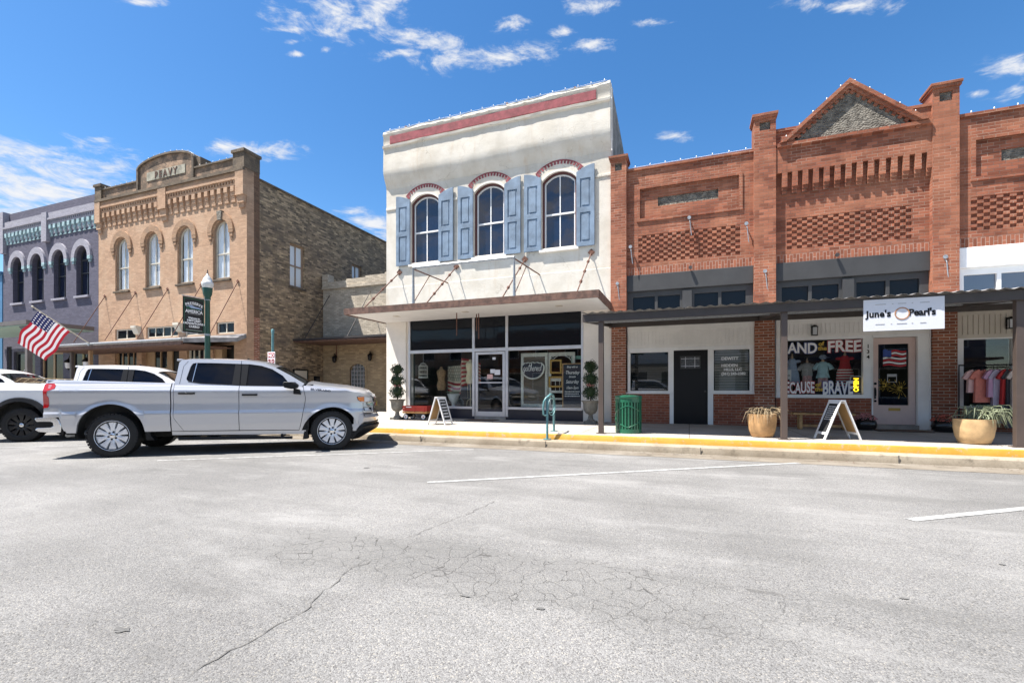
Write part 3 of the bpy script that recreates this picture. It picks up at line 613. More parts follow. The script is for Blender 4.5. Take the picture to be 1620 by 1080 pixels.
for k, (a, b_) in enumerate(wins):
    f = window(B, segarch(a, b_, 5.66, 7.82, 8.1), FY+.06, 'maroon', None, fw=.05, dep=.06, name='window_frame')
    q = segarch(a+.055, b_-.055, 5.70, 7.79, 8.04); window(B, q, FY+.13, 'white', 'pane_blue', fw=.045, dep=.05, mid=6.80, vb=((a+b_)/2,), bar=.032, name='sash_window')
    MB().plate(ring(segarch(a-.07, b_+.07, 5.66, 7.84, 8.15), .055), FY-.03, FY+.05).build('window_trim', 'stucco_smooth', B)
    MB().box(a-.08, b_+.08, FY-.09, FY+.1, 5.58, 5.655).build('sill', 'stucco_smooth', B, bevel=.01)
    cx = (a+b_)/2; hw = .77; h = .32; r = (hw*hw+h*h)/(2*h); cz = 8.43-r; am = math.asin(hw/r); d = MB(); nd = 15
    for i in range(nd):
        t0 = -am+2*am*i/nd; t1 = t0+2*am/nd*.55
        if i in (0, nd-1): t0, t1 = (t0, t0+2*am/nd*.8) 
        zd = .16 if i in (0, nd-1) else .105
        d.plate([(cx+rr_*sin(t), cz+rr_*cos(t)) for rr_, t in ((r-zd, t0), (r-zd, t1), (r, t1), (r, t0))], FY-.016, FY+.01)
    d.plate([(cx+(r+.008)*sin(-am+2*am*i/20), cz+(r+.02)*cos(-am+2*am*i/20)) for i in range(21)]+[(cx+(r-.012)*sin(am-2*am*i/20), cz+(r-.012)*cos(am-2*am*i/20)) for i in range(21)], FY-.02, FY+.01)
    d.build('arch_dentils', 'stucco_red_dark', B)
    for (sx, s0, s1) in ((-1, a-.585, a-.015), (1, b_+.015, b_+.575)):
        zo, zi = 8.13, 7.94; zl, zr = (zo, zi) if sx < 0 else (zi, zo); pts = [(s0, 5.65), (s1, 5.65)]
        nn_ = 6
        for i in range(nn_+1):
            u = i/nn_; uu = u if sx < 0 else 1-u; pts.append((s1+(s0-s1)*u, zi+(zo-zi)*sin(uu*pi/2)))
        s = MB(); hA = rect(s0+.12, s1-.12, 5.78, 6.68); hB = rect(s0+.12, s1-.12, 6.84, 7.72)
        s.plate([pts, hA, hB], FY-.085, FY-.035); sh = s.build('shutter', 'shutter', B, bevel=.004)
        pn = MB()
        for hh in (hA, hB):
            (xa, za), _, (xb, zb), _ = hh; pn.box(xa, xb, FY-.062, FY-.036, za, zb); pn.box(xa+.05, xb-.05, FY-.076, FY-.06, za+.06, zb-.06)
        pn.build('shutter_panel', 'shutter', sh, bevel=.006)
# side and back
sd = MB(); sd.plate([(FY+.33, 0.2), (26, .2), (26, 8.3), (20, 8.4), (20, 8.9), (17.4, 9.3), (17.4, 9.75), (FY+.33, 10.40)], X1-.25, X1-.002, 'x'); sd.build('side_wall', 'stucco_side', B)
sd = MB(); sd.plate([(FY+.33, 0.2), (26, .2), (26, 8.3), (17.4, 9.75), (FY+.33, 10.40)], X0+.002, X0+.25, 'x'); sd.build('side_wall', 'stucco_side', B)
shell(B, X0, X1, FY+.33, 26, 8.2)
# ground floor: piers, shop front
pi_ = MB(); pi_.box(X0, -9.45, FY, FY+.32, .2, 3.78); pi_.box(-9.45, -9.33, FY+.05, FY+.3, .2, 3.76); pi_.build('pier', 'stucco_smooth', B); MB().box(-3.06, X1, FY, FY+.32, .2, 3.78).build('pier', 'stucco_smooth', B)
MB().box(-9.33, -3.06, FY+.02, FY+.25, .2, .60).build('bulkhead', 'navy', B)
fr = MB()
for a, b_ in ((-9.33, -9.26), (-6.83, -6.74), (-5.63, -5.54), (-3.12, -3.06)): fr.box(a, b_, FY-.02, FY+.08, .36 if a > -9 and a < -4 else .62, 3.74)
fr.box(-9.26, -3.12, FY-.015, FY+.075, 2.52, 2.63); fr.box(-9.26, -3.12, FY-.012, FY+.075, 3.68, 3.74); fr.box(-9.3, -6.8, FY-.04, FY+.1, .60, .68); fr.box(-5.57, -3.09, FY-.04, FY+.1, .60, .68); fr.build('shopfront_frame', 'alu', B, bevel=.006)
for a, b_, z0, z1 in ((-9.26, -6.83, .68, 2.52), (-5.54, -3.12, .68, 2.52)):
    MB().box(a, b_, FY+.02, FY+.03, z0, z1).build('display_pane', 'glass', B)
for a, b_ in ((-9.26, -6.83), (-6.74, -5.63), (-5.54, -3.12)): MB().box(a, b_, FY+.02, FY+.03, 2.63, 3.68).build('transom_pane', 'pane_dark', B)
dr = MB(); dr.plate([rect(-6.72, -5.65, .36, 2.50), rect(-6.63, -5.74, .52, 2.42)], FY+.0, FY+.06); dr.box(-6.63, -5.74, FY-.03, FY-.01, 1.46, 1.50); dr.box(-6.63, -6.6, FY-.03, FY+.01, 1.46, 1.5); dr.box(-5.77, -5.74, FY-.03, FY+.01, 1.46, 1.5)
d = dr.build('door', 'alu', B, bevel=.004); MB().box(-6.63, -5.74, FY+.03, FY+.036, .52, 2.42).build('pane', 'glass', d)
MB().box(-6.74, -5.63, FY-.02, FY+.25, .24, .355).build('threshold', 'concrete_step', B) if 'concrete_step' in M else MB().box(-6.74, -5.63, FY-.02, FY+.25, .24, .355).build('threshold', 'sidewalk', B)
room(B, -9.4, -3.0, FY+.3, FY+3.6, .62, 3.66)
# awning slab with stained fascia, rods and the empty sign frame above it
AY = 12.1
aw = MB(); aw.box(X0, X1, AY+.05, FY-.031, 3.66, 3.80); A = aw.build('awning', 'soffit', B)
f = MB(); f.box(X0-.04, X1+.02, AY, AY+.05, 3.63, 3.83); f.box(X1-.02, X1+.03, AY+.05, FY-.03, 3.63, 3.83); f.box(X0-.05, X0, AY+.05, FY-.03, 3.63, 3.83); f.build('fascia', 'woodfascia', A)
MB().box(X0, X1, AY+.05, FY-.035, 3.802, 3.815).build('awning_roof', 'steel', A)
for x in (-9.0, -6.5, -3.5): MB().box(x-.09, x+.09, 13.0, 13.18, 3.645, 3.662).build('soffit_light', 'tanboard', A)
for x in (-9.7, -7.42, -4.95, -2.8): rod(B, (x, FY-.01, 5.44), (x, AY+.2, 3.83), 'rust', .019, .11, 3)
pf = MB(); pf.tube([(-7.89, 12.35, 3.82), (-7.89, 12.35, 4.97), (-4.6, 12.35, 4.97), (-4.6, 12.35, 3.82)], .048, 8); pf.build('sign_frame', 'steel', B)
for x in (-7.89, -4.6):
    q = MB(); q.tube([(x, 12.36, 4.93), (x+.15, FY, 4.9)], .02, 6); q.tube([(x+.07, 13.2, 4.92), (x, 12.4, 3.95)], .014, 6); q.build('sign_frame_brace', 'rust', B)
for x, y, z in ((-6.85, 13.2, 2.95), (-6.35, 13.6, 3.12), (-6.25, 13.55, 2.86)): MB().box(x-.015, x+.015, y-.006, y+.006, z, 3.66).build('hanging_strap', 'rust', B)
string_lights([(X0+.1, FY-.21, 10.48), (X1-.1, FY-.21, 10.48)], .40, 'row of tiny white bulbs along the top of the cream stucco wall')
string_lights([(X1+.03, FY-.2, 10.35), (X1+.03, FY-.1, 8.4)], .3, 'short row of tiny white bulbs running down the corner of the cream stucco wall')
for x in (-9.4, -5.55, -3.3): MB().box(x-.03, x+.03, FY-.1, FY-.05, 10.47, 10.58).build('roof_peg', 'maroon', B)

# ------------------------------------------------------------------ red brick shop row
B = thing('brick_building', 'single storey red brick shop row with a stone filled pediment and checkered brick panels', 'building', (2.0, FY, 0))
X2 = 9.7
piers = [(-2.2, -1.74, 8.17), (1.64, 2.16, 8.62), (5.49, 6.0, 8.57), (9.3, 9.8, 8.17)]
for a, b_, zt in piers:
    q = MB(); q.plate([rect(a, b_, 3.3, zt-.1), rect(a+.13, b_-.13, zt-.42, zt-.19)], FY-.14, FY+.4); q = q.build('pilaster', 'red_brick', B)
    c = MB(); c.box(a-.03, b_+.03, FY-.18, FY+.43, zt-.10, zt-.04); c.box(a-.05, b_+.05, FY-.2, FY+.45, zt-.04, zt+.02); c.build('pilaster_cap', 'red_brick', q)
    MB().box(a+.1, b_-.1, FY-.09, FY-.04, zt-.45, zt-.16).build('stone_inset', 'pebble', q)
    MB().box(a+.02, b_-.02, FY-.1, FY+.3, .2, 3.3).build('lower_pier', 'red_pier', B)
def checker(x0, x1, z0, z1, y):
    m = MB(); nz = round((z1-z0)/.0805); dz = (z1-z0)/nz; nxx = round((x1-x0)/.118); dx = (x1-x0)/nxx
    for j in range(nz):
        for i in range(nxx):
            if (i+j) % 2: m.box(x0+i*dx, x0+(i+1)*dx, y, y+.035, z0+j*dz+.004, z0+(j+1)*dz-.004)
    p = m.build('checker_bricks', 'red_brick', B); MB().box(x0, x1, y+.035, y+.055, z0, z1).build('checker_recess', 'red_dark', p)

def bay(x0, x1, top, chk, panel=None):
    holes = [rect(*chk)]
    if panel: holes.append(rect(*panel))
    w = MB(); w.plate([rect(x0, x1, 4.85, top)]+holes, FY, FY+.3); w.build('wall', 'red_brick', B)
    checker(chk[0], chk[1], chk[2], chk[3], FY+.004)
    MB().box(x0, x1, FY+.001, FY+.3, 4.63, 4.85).build('soldier_course', 'red_soldier', B)
    if panel:
        a, b_, c, d = panel; s = rect(a+.5, b_-.52, c+.33, d-.27)
        MB().plate([rect(a, b_, c, d), s], FY+.05, FY+.3).build('recessed_panel', 'red_brick', B)
        MB().plate([rect(a-.09, b_+.09, c-.09, d+.09), rect(a, b_, c, d)], FY-.035, FY+.02).build('panel_border', 'red_brick', B)
        MB().box(s[0][0], s[1][0], FY+.085, FY+.15, s[0][1], s[2][1]).build('stone_panel', 'pebble', B)
    cp = MB(); cp.box(x0, x1, FY-.05, FY+.35, top, top+.07); cp.build('coping', 'red_brick', B)
    MB().box(x0, x1, FY+.3, FY+.5, 3.2, top-.1).build('backing_wall', 'red_dark', B)
bay(-1.74, 1.64, 7.72, (-1.41, 1.31, 4.98, 5.79), (-1.36, 1.28, 6.28, 7.15))
bay(6.0, 9.3, 7.74, (6.27, 9.0, 5.02, 5.82), (6.35, 8.95, 6.28, 7.15))
# middle bay: corbel table under a projecting band, pediment with pebble infill
w = MB(); w.plate([rect(2.16, 5.49, 4.85, 7.02), rect(2.44, 5.14, 4.99, 5.80)], FY+.02, FY+.3); w.build('wall', 'red_brick', B); checker(2.44, 5.14, 4.99, 5.80, FY+.024)
MB().box(2.16, 5.49, FY+.021, FY+.3, 4.63, 4.85).build('soldier_course', 'red_soldier', B)
MB().box(2.16, 5.49, FY-.11, FY+.3, 7.0, 7.68).build('frieze', 'red_brick', B)
nt = 14
for i in range(nt):
    t = MB(); x = 2.16+(5.49-2.16)*(i+.62)/nt; t.box(x, x+.125, FY-.109, FY+.05, 6.62, 7.0); t.box(x+.002, x+.123, FY-.07, FY+.05, 6.54, 6.62); t.box(x+.004, x+.121, FY-.035, FY+.05, 6.46, 6.54); t.build('corbel', 'red_brick', B)
MB().box(2.16, 5.49, FY-.06, FY+.3, 7.681, 8.12).build('upper_wall', 'red_brick', B); c = MB(); c.box(2.16, 5.49, FY-.09, FY+.34, 8.12, 8.19); c.box(2.2, 5.46, FY-.2, FY-.06, 7.665, 7.745); c.build('coping', 'red_brick', B)
ap = (3.79, 9.10); bl, br_ = (2.24, 7.76), (5.40, 7.76)
def raking(d0, d1, y0, y1):
    m = MB()
    for p, q in ((bl, ap), (ap, br_)):
        p, q = Vector(p), Vector(q); dd = (q-p).normalized(); nn_ = Vector((-dd.y, dd.x))
    # polygon between offsets d0 and d1 below the roofline
    def off(d):
        L_ = (Vector(ap)-Vector(bl)).normalized(); n1 = Vector((L_.y, -L_.x)); R_ = (Vector(br_)-Vector(ap)).normalized(); n2 = Vector((R_.y, -R_.x))
        a = Vector(bl)+L_*0+n1*d; a = a+L_*((bl[1]-a.y)/L_.y); b = Vector(br_)+n2*d; b = b+R_*((br_[1]-b.y)/R_.y)
        # apex: intersection of offset lines
        p1 = Vector(bl)+n1*d; p2 = Vector(br_)+n2*d; den = L_.x*R_.y-L_.y*R_.x; tt = ((p2.x-p1.x)*R_.y-(p2.y-p1.y)*R_.x)/den
        return a, p1+L_*tt, b
    a0, c0, b0 = off(d0); a1, c1, b1 = off(d1); m.plate([tuple(a0), tuple(c0), tuple(b0), tuple(b1), tuple(c1), tuple(a1)], y0, y1); return m
pd = raking(0, .09, FY-.24, FY+.1).build('pediment_coping', 'red_brick', B)
raking(.09, .17, FY-.19, FY+.1).build('pediment_course', 'red_brick', pd)
m = MB()
for side in (0, 1):
    p, q = (Vector(bl), Vector(ap)) if side == 0 else (Vector(ap), Vector(br_)); L_ = (q-p).length; dd = (q-p).normalized(); nn_ = Vector((dd.y, -dd.x)); k = 13
    for i in range(k):
        a = p+dd*(L_*(i+.35)/k)+nn_*.17; b_ = a+dd*(L_/k*.55); m.plate([tuple(a), tuple(b_), tuple(b_+nn_*.07), tuple(a+nn_*.07)], FY-.16, FY+.0)
m.build('pediment_dentils', 'red_brick', pd)
MB().plate([(bl[0]+.3, 7.746), (br_[0]-.3, 7.746), (ap[0], ap[1]-.15)], FY-.12, FY+.05).build('pediment_infill', 'pebble', B)
# steel lintels and transom windows
for x0, x1, mat in ((-1.74, 1.64, 'charcoal'), (2.16, 5.49, 'charcoal'), (6.0, 9.3, 'white')):
    MB().box(x0, x1, FY-.02, FY+.25, 4.15, 4.63).build('lintel', mat, B, bevel=.01)
    q = MB(); W_ = x1-x0; holes = []
    for a, b_ in ((.05, .235), (.26, .44), (.555, .74), (.765, .945)): holes.append(rect(x0+W_*a, x0+W_*b_, 3.35, 3.99))
    q.plate([rect(x0, x1, 3.2, 4.15)]+holes, FY+.06, FY+.2); tr_ = q.build('transom_frame', mat, B, bevel=.008)
    q = MB(); q.box(x0+W_*.46, x0+W_*.535, FY+.0, FY+.06, 3.2, 4.1); q.build('transom_post', mat, tr_)
    for h in holes: MB().box(h[0][0], h[1][0], FY+.12, FY+.13, 3.35, 3.99).build('pane', 'pane_dark' if mat == 'charcoal' else 'pane_pale', tr_)
MB().box(X2, X2+.3, FY, 26, .2, 7.6).build('side_wall', 'red_brick', B); shell(B, -2.2, X2, FY+.5, 26, 7.3)
# old awning hooks and stray fittings on the brick
for x, z in ((-1.62, 5.45), (.0, 6.1), (1.45, 5.75), (5.73, 4.42), (1.9, 4.42), (-2.0, 4.4)):
    q = MB(); q.lathe([(.05, 0), (.05, .03), (.02, .05), (.02, .14)], (x, FY-.16, z), 8, axis='y'); q.tube([(x, FY-.1, z), (x+.02, FY-.16, z-.12), (x+.06, FY-.13, z-.5)], .012, 6); q.build('old_hook', 'steel', B)
for x in (.03, 3.55):
    q = MB(); q.lathe([(.05, 0), (.045, .06), (.02, .1), (0, .1)], (x, FY-.13, 4.7), 10, axis='y'); q.build('floodlight', 'darkiron', B)
string_lights([(-1.7, FY-.04, 7.81), (1.6, FY-.04, 7.81)], .42, 'row of tiny white bulbs on the brick parapet between the cream building and the pediment')
string_lights([(bl[0], FY-.2, bl[1]), (ap[0], FY-.2, ap[1]), (br_[0], FY-.2, br_[1])], .40, 'row of tiny white bulbs climbing both slopes of the brick pediment')
string_lights([(6.05, FY-.04, 7.81), (9.2, FY-.04, 7.81)], .42, 'row of tiny white bulbs on the brick parapet past the tallest pilaster')
# shop fronts
def casing(root, poly, y0, y1, w=.07, mat='white', name='casing'):
    return MB().plate([[(p[0], p[1]) for p in inset(poly, -w)], poly], y0, y1).build(name, mat, root, bevel=.004)
def boards(x0, x1, z0, z1, mat, y=FY):
    m = MB(); m.box(x0, x1, y, y+.2, z0, z1); m.box(x0, x1, y-.03, y, z1-.16, z1); m.box(x0, x1, y-.025, y, z0, z0+.09); k = int((x1-x0)/.10)
    for i in range(k): xx = x0+(i+.5)*(x1-x0)/k; m.box(xx-.038, xx+.038, y-.016, y, z0+.09, z1-.16)
    return m.build('fascia_boards', mat, B)
# office bay
boards(-1.72, 1.66, 2.47, 3.12, 'offwhite')
q = MB()
q.plate([rect(-1.72, 1.66, 1.17, 2.47), rect(-1.64, -.56, 1.215, 2.34), (-.42, 1.16), (.49, 1.16), (.49, 2.375), (-.42, 2.375), rect(.64, 1.55, 1.22, 2.36)] if False else [[(-1.72, 1.17), (-.53, 1.17), (-.53, .25), (-.42, .25), (-.42, 2.375), (.49, 2.375), (.49, .25), (.63, .25), (.63, 1.17), (1.66, 1.17), (1.66, 2.47), (-1.72, 2.47)], rect(-1.64, -.57, 1.215, 2.34), rect(.645, 1.55, 1.225, 2.36)], FY-.01, FY+.14)
q.build('shopfront_frame', 'white', B, bevel=.006)
for a, b_ in ((-1.76, -.5), (.61, 1.68)): MB().box(a, b_, FY-.05, FY+.12, 1.125, 1.168).build('sill', 'white', B, bevel=.005)
for a, b_ in ((-1.74, -.535), (.635, 1.66)): MB().box(a, b_, FY, FY+.2, .2, 1.12).build('stall_riser', 'red_low', B)
for a, b_, z0, z1 in ((-1.64, -.57, 1.215, 2.34), (.645, 1.55, 1.225, 2.36)): MB().box(a, b_, FY+.05, FY+.06, z0, z1).build('display_pane', 'glass', B)
room(B, -1.66, 1.6, FY+.25, FY+2.2, .3, 2.45)
for a, b_ in ((-1.6, -.6), (.68, 1.52)):
    q = MB()
    for i in range(15): z = 1.24+i*.075; q.add([(a, FY+.16, z), (b_, FY+.16, z), (b_, FY+.19, z+.062), (a, FY+.19, z+.062)], [(0, 1, 2, 3)])
    q.build('window_blind', 'blind_dark' if a < 0 else 'blind', B)
q = MB(); q.box(-.42, .49, FY+.03, FY+.08, .27, 2.375)
d = q.build('door', 'black', B)
q = MB()
for (a, b_, z0, z1) in ((-.33, .4, .36, .62),): q.plate(ring(rect(a, b_, z0, z1), .02), FY+.024, FY+.03)
for i in range(5): q.box(-.33+i*.183-.004, -.33+i*.183+.004, FY+.026, FY+.03, .66, 1.76)
q.build('door_moulding', 'black', d)
MB().plate(ring(rect(-.25, .3, 1.84, 2.21), .03), FY+.012, FY+.03).build('light_frame', 'charcoal', d)
MB().box(-.22, .27, FY+.018, FY+.024, 1.87, 2.18).build('light_pane', 'leaded', d)
q = MB()
for x in (-.1, .15): q.box(x-.006, x+.006, FY+.010, FY+.02, 1.87, 2.18)
for z in (1.92, 2.13): q.box(-.22, .27, FY+.010, FY+.02, z-.005, z+.005)
q.build('lead_strips', 'alu', d)
q = MB(); q.lathe([(.03, 0), (.03, .02), (.012, .03), (.012, .05), (.03, .06), (.028, .09), (0, .095)], (.42, FY-.06, 1.2), 10, axis='y'); q.build('door_knob', 'darkiron', d, smooth=40)
for s_, z, sz in (('DEWITT', 2.075, .115), ('HIDDEN', 1.885, .11), ('HILLS, LLC', 1.775, .10), ('(361) 243-2382', 1.66, .098)):
    text(s_, sz, (.84 if 'HILLS' not in s_ else .90, FY+.044, z), 'signwhite', B, align='LEFT', bold=.004, name='window_lettering')
# clothes shop bay
boards(2.18, 5.47, 2.62, 3.14, 'offwhite')
MB().plate([rect(2.18, 4.33, 1.06, 2.62), rect(2.30, 4.13, 1.12, 2.55)], FY-.01, FY+.14).build('shopfront_frame', 'white', B, bevel=.006)
MB().box(2.16, 4.32, FY-.06, FY+.12, 1.03, 1.075).build('sill', 'white', B, bevel=.005)
MB().box(2.18, 4.31, FY, FY+.2, .2, 1.03).build('stall_riser', 'red_low', B)
MB().box(2.30, 4.13, FY+.05, FY+.06, 1.12, 2.55).build('display_pane', 'glass', B)
q = MB(); q.plate([[(5.24, .25), (5.47, .25), (5.47, 2.62), (4.33, 2.62), (4.33, 2.555), (5.24, 2.555)]], FY-.03, FY+.14); q.box(5.47, 5.5, FY-.04, FY+.1, .25, 3.1); q.box(4.31, 4.345, FY-.01, FY+.15, .25, 2.62); q.build('door_casing', 'white', B, bevel=.005)
MB().box(4.33, 5.26, FY-.06, FY+.3, .24, .37).build('threshold', 'concrete_step', B)
q = MB(); q.plate([rect(4.35, 5.23, .375, 2.55), rect(4.47, 5.09, .86, 2.39)], FY+.06, FY+.11); d = q.build('door', 'pinkdoor', B, bevel=.004)
MB().box(4.47, 5.09, FY+.085, FY+.092, .86, 2.39).build('pane', 'glass', d)
MB().plate(ring(rect(4.68, 4.92, .72, .79), .014), FY+.045, FY+.06).build('mail_slot_frame', 'brass', d); MB().box(4.69, 4.91, FY+.052, FY+.06, .73, .78).build('mail_slot', 'brass', d)
q = MB(); q.lathe([(.032, 0), (.032, .02), (0, .03)], (4.40, FY+.03, 1.40), 10, axis='y'); q.box(4.385, 4.415, FY+.04, FY+.06, 1.02, 1.3); q.tube([(4.40, FY+.05, 1.26), (4.40, FY-.01, 1.25), (4.40, FY-.01, 1.1), (4.40, FY+.05, 1.07)], .009, 6); q.lathe([(.028, 0), (.028, .02), (0, .03)], (4.40, FY+.03, .96), 10, axis='y'); q.build('door_handle', 'black', d)
room(B, 2.25, 5.45, FY+.2, FY+3, .38, 2.6)
q = MB(); q.box(2.25, 4.3, FY+.2, FY+1.0, .4, 1.08); q.build('display_shelf', 'roomfloor', B)
for i, ch in enumerate('134'): text(ch, .13, (4.235, FY-.012, 2.30-.135*i), 'black', B, 'house_number', bold=.003)
# painted slogans on the glass, each word a little crooked
for s_, bx_, mt_ in (('LAND', (2.33, 3.14, 2.21, 2.49), 'paintblue'), ('FREE', (3.38, 4.11, 2.22, 2.52), 'paintred'), ('BECAUSE', (2.31, 3.08, 1.15, 1.46), 'paintred'), ('BRAVE', (3.27, 3.93, 1.12, 1.47), 'paintblue')):
    text_fit(s_, (bx_[0]-.012, bx_[1]+.012, bx_[2]-.014, bx_[3]+.014), FY+.046, mt_, B, 'window_lettering', bold=.02); text_fit(s_, bx_, FY+.042, 'signwhite', B, 'window_lettering', bold=.009)
for s_, x, z in (('of', 3.17, 2.40), ('the', 3.16, 2.28), ('of', 3.10, 1.33), ('the', 3.09, 1.21)): text(s_, .15, (x, FY+.044, z), 'paintgold', B, 'window_lettering', bold=.004, align='LEFT', ext=.001)
# painted flag and fireworks on the pink door
q = MB()
def wavy(x0, x1, z0, z1, k=12):
    top = [(x0+(x1-x0)*i/k, z1+.02*sin(i/k*6.3)) for i in range(k+1)]; bot = [(x0+(x1-x0)*i/k, z0+.02*sin(i/k*6.3)) for i in range(k, -1, -1)]; return top+bot
for i in range(7):
    z = 1.83+i*.058; x0 = 4.575 if i < 4 else 4.75; MB().plate(wavy(x0, 5.05, z+.008, z+.05), FY+.08, FY+.084).build('painted_flag_stripe', 'signwhite' if i % 2 else 'paintred', d)
MB().plate(wavy(4.575, 4.745, 2.06, 2.245), FY+.08, FY+.084).build('painted_flag_canton', 'paintblue', d)
for cx, cz, rmax, sd in ((4.60, 1.36, .2, 1), (4.93, 1.27, .25, 2)):
    r_ = random.Random(sd); q = MB()
    for i in range(22):
        a = 2*pi*i/22+r_.uniform(-.1, .1); L_ = rmax*r_.uniform(.55, 1); x, z = cx+cos(a)*L_, cz+sin(a)*L_
        if x < 4.475 or x > 5.085: continue
        q.plate([(cx+cos(a-.3)*.02, cz+sin(a-.3)*.02), (x-sin(a)*.006, z+cos(a)*.006), (x+sin(a)*.006, z-cos(a)*.006), (cx+cos(a+.3)*.02, cz+sin(a+.3)*.02)][::-1], FY+.078, FY+.083)
    q.build('painted_firework', 'paintgold', d)
MB().plate([rect(4.66, 4.86, 1.43, 1.64), rect(4.675, 4.845, 1.445, 1.57)], FY+.079, FY+.083).build('door_notice', 'signgrey', d)
# right hand bay
boards(6.0, 9.3, 2.47, 3.18, 'tanboard')
MB().plate([rect(6.0, 9.3, .80, 2.50), rect(6.13, 7.02, .86, 2.44), rect(7.1, 8.0, .86, 2.44), rect(8.1, 9.2, .86, 2.44)], FY-.01, FY+.14).build('shopfront_frame', 'white', B)
for a, b_ in ((6.13, 7.02), (7.1, 8.0), (8.1, 9.2)): MB().box(a, b_, FY+.05, FY+.06, .86, 2.44).build('display_pane', 'glass', B)
MB().box(6.0, 9.3, FY, FY+.2, .2, .79).build('stall_riser', 'red_low', B)
room(B, 6.02, 9.28, FY+.2, FY+3, .4, 2.5)
# corrugated canopy on posts
CY = 10.45
cv = MB()
nC = 520
def cor(u, v):
    x = -2.25+(9.6+2.25)*u; y = CY-.10+(FY-.02-CY+.10)*v; return (x, y, 2.955+.36*v+.014*cos(x*2*pi/.2))
C_ = cv.grid(cor, nC, 1).build('canopy', 'corr', B, smooth=60)
q = MB(); q.prism_x([(CY, 2.77), (CY+.06, 2.77), (CY+.06, 2.935), (CY, 2.935)], -2.25, 9.6); q.box(-2.25, 9.6, FY-.12, FY-.03, 3.10, 3.25); q.build('canopy_beam', 'brownmetal', C_)
q = MB(); q.prism_x([(CY+.3, 2.80), (CY+.36, 2.80), (CY+.36, 2.94), (CY+.3, 2.94)], -2.2, 9.6); q.prism_x([(12.3, 2.98), (12.36, 2.98), (12.36, 3.1), (12.3, 3.1)], -2.2, 9.6); q.build('canopy_purlin', 'steel', C_)
for x in (-2.25, 1.75, 5.27, 9.4): q = MB(); q.add([(x, CY+.06, 2.77), (x, FY-.12, 3.12), (x, FY-.12, 3.25), (x, CY+.06, 2.935), (x+.07, CY+.06, 2.77), (x+.07, FY-.12, 3.12), (x+.07, FY-.12, 3.25), (x+.07, CY+.06, 2.935)], [(0, 1, 2, 3), (7, 6, 5, 4), (0, 4, 5, 1), (1, 5, 6, 2), (2, 6, 7, 3), (3, 7, 4, 0)]); q.build('canopy_rafter', 'brownmetal', C_)
for x in (-1.85, 1.75, 5.27, 9.0):
    q = MB(); q.box(x-.055, x+.055, CY+.06, CY+.17, SWZ, 2.8); q.box(x-.1, x+.1, CY+.02, CY+.21, SWZ, SWZ+.012); q.build('canopy_post', 'postbrown', C_, bevel=.004)

# ------------------------------------------------------------------ low brick building set back behind the gap
LY = 18.63
B = thing('low_building', 'low pale brick building set back in the gap beside the cream stucco building', 'building', (-13.7, LY, 0))
XL, XR = -17.15, -9.9
awn = arch(-15.5, -14.6, 1.15, 2.2, 2.5)
MB().plate([rect(XL, XR, .2, 3.5), awn], LY, LY+.3).build('wall', 'tan_brick', B)
MB().plate([(XL, 3.5), (XR, 3.5), (XR, 6.5), (XL, 6.35)], LY+.0, LY+.3).build('upper_wall', 'pale_brick', B)
q = MB()
for i in range(6): a = XL+.35+i*1.12; q.box(a, a+1.12, LY-.05, LY+.3, 6.36, 6.58+.07*i)
q.box(XL, XR, LY-.1, LY+.02, 6.22, 6.36); q.box(XL+.05, XL+.4, LY-.12, LY+.3, 6.3, 6.95); q.build('parapet', 'pale_brick', B)
MB().plate([inset(awn, -.12), awn], LY-.02, LY+.05).build('brick_arch', 'tan_brick', B)
q = MB()
for i in range(5): x = -15.5+.9*(i+.0)/5; q.box(x-.012, x+.012, LY+.08, LY+.16, 1.15, 2.5 if 0 < i < 5 else 2.2)
for j in range(7): z = 1.15+j*.2; q.box(-15.5, -14.6, LY+.081, LY+.16, z-.012, z+.012)
g_ = q.build('glass_block_grid', 'alu', B); MB().plate(awn, LY+.14, LY+.2).build('glass_block_pane', 'block', g_)
CY2 = 16.7
q = MB(); q.add([(XL, CY2, 3.58), (XR-.37, CY2, 3.62), (XR-.37, LY, 3.85), (XL, LY, 3.8), (XL, CY2, 3.5), (XR-.37, CY2, 3.53), (XR-.37, LY, 3.75), (XL, LY, 3.7)], [(0, 1, 2, 3), (4, 7, 6, 5), (0, 4, 5, 1), (1, 5, 6, 2), (2, 6, 7, 3), (3, 7, 4, 0)]); q.build('canopy', 'darkiron', B)
MB().box(XL, XR-.37, CY2+.05, LY-.02, 3.44, 3.49).build('canopy_soffit', 'woodfascia', B)
rod(B, (-16.75, LY, 5.92), (-16.75, 17.0, 3.6), 'darkiron', .018); rod(B, (-14.3, LY, 5.95), (-14.3, 17.0, 3.62), 'darkiron', .018)
for x, z in ((-16.3, 2.75), (-14.2, 2.8)):
    q = MB(); q.lathe([(.05, 0), (.09, .08), (.1, .24), (.13, .26), (.02, .36), (0, .36)], (x, LY-.17, z-.18), 10); q.tube([(x, LY, z+.1), (x, LY-.17, z+.26)], .02, 6); q.build('wall_lantern', 'black', B, smooth=40)
MB().tube([(-16.3, LY-.02, 3.45), (-16.3, LY-.02, 2.9)], .02, 6).build('conduit', 'rust', B)
shell(B, XL, XR, LY+.3, 30, 6.0)
MB().box(XL, XR, 29.9, 30, .2, 6).build('back_wall', 'tan_brick', B)

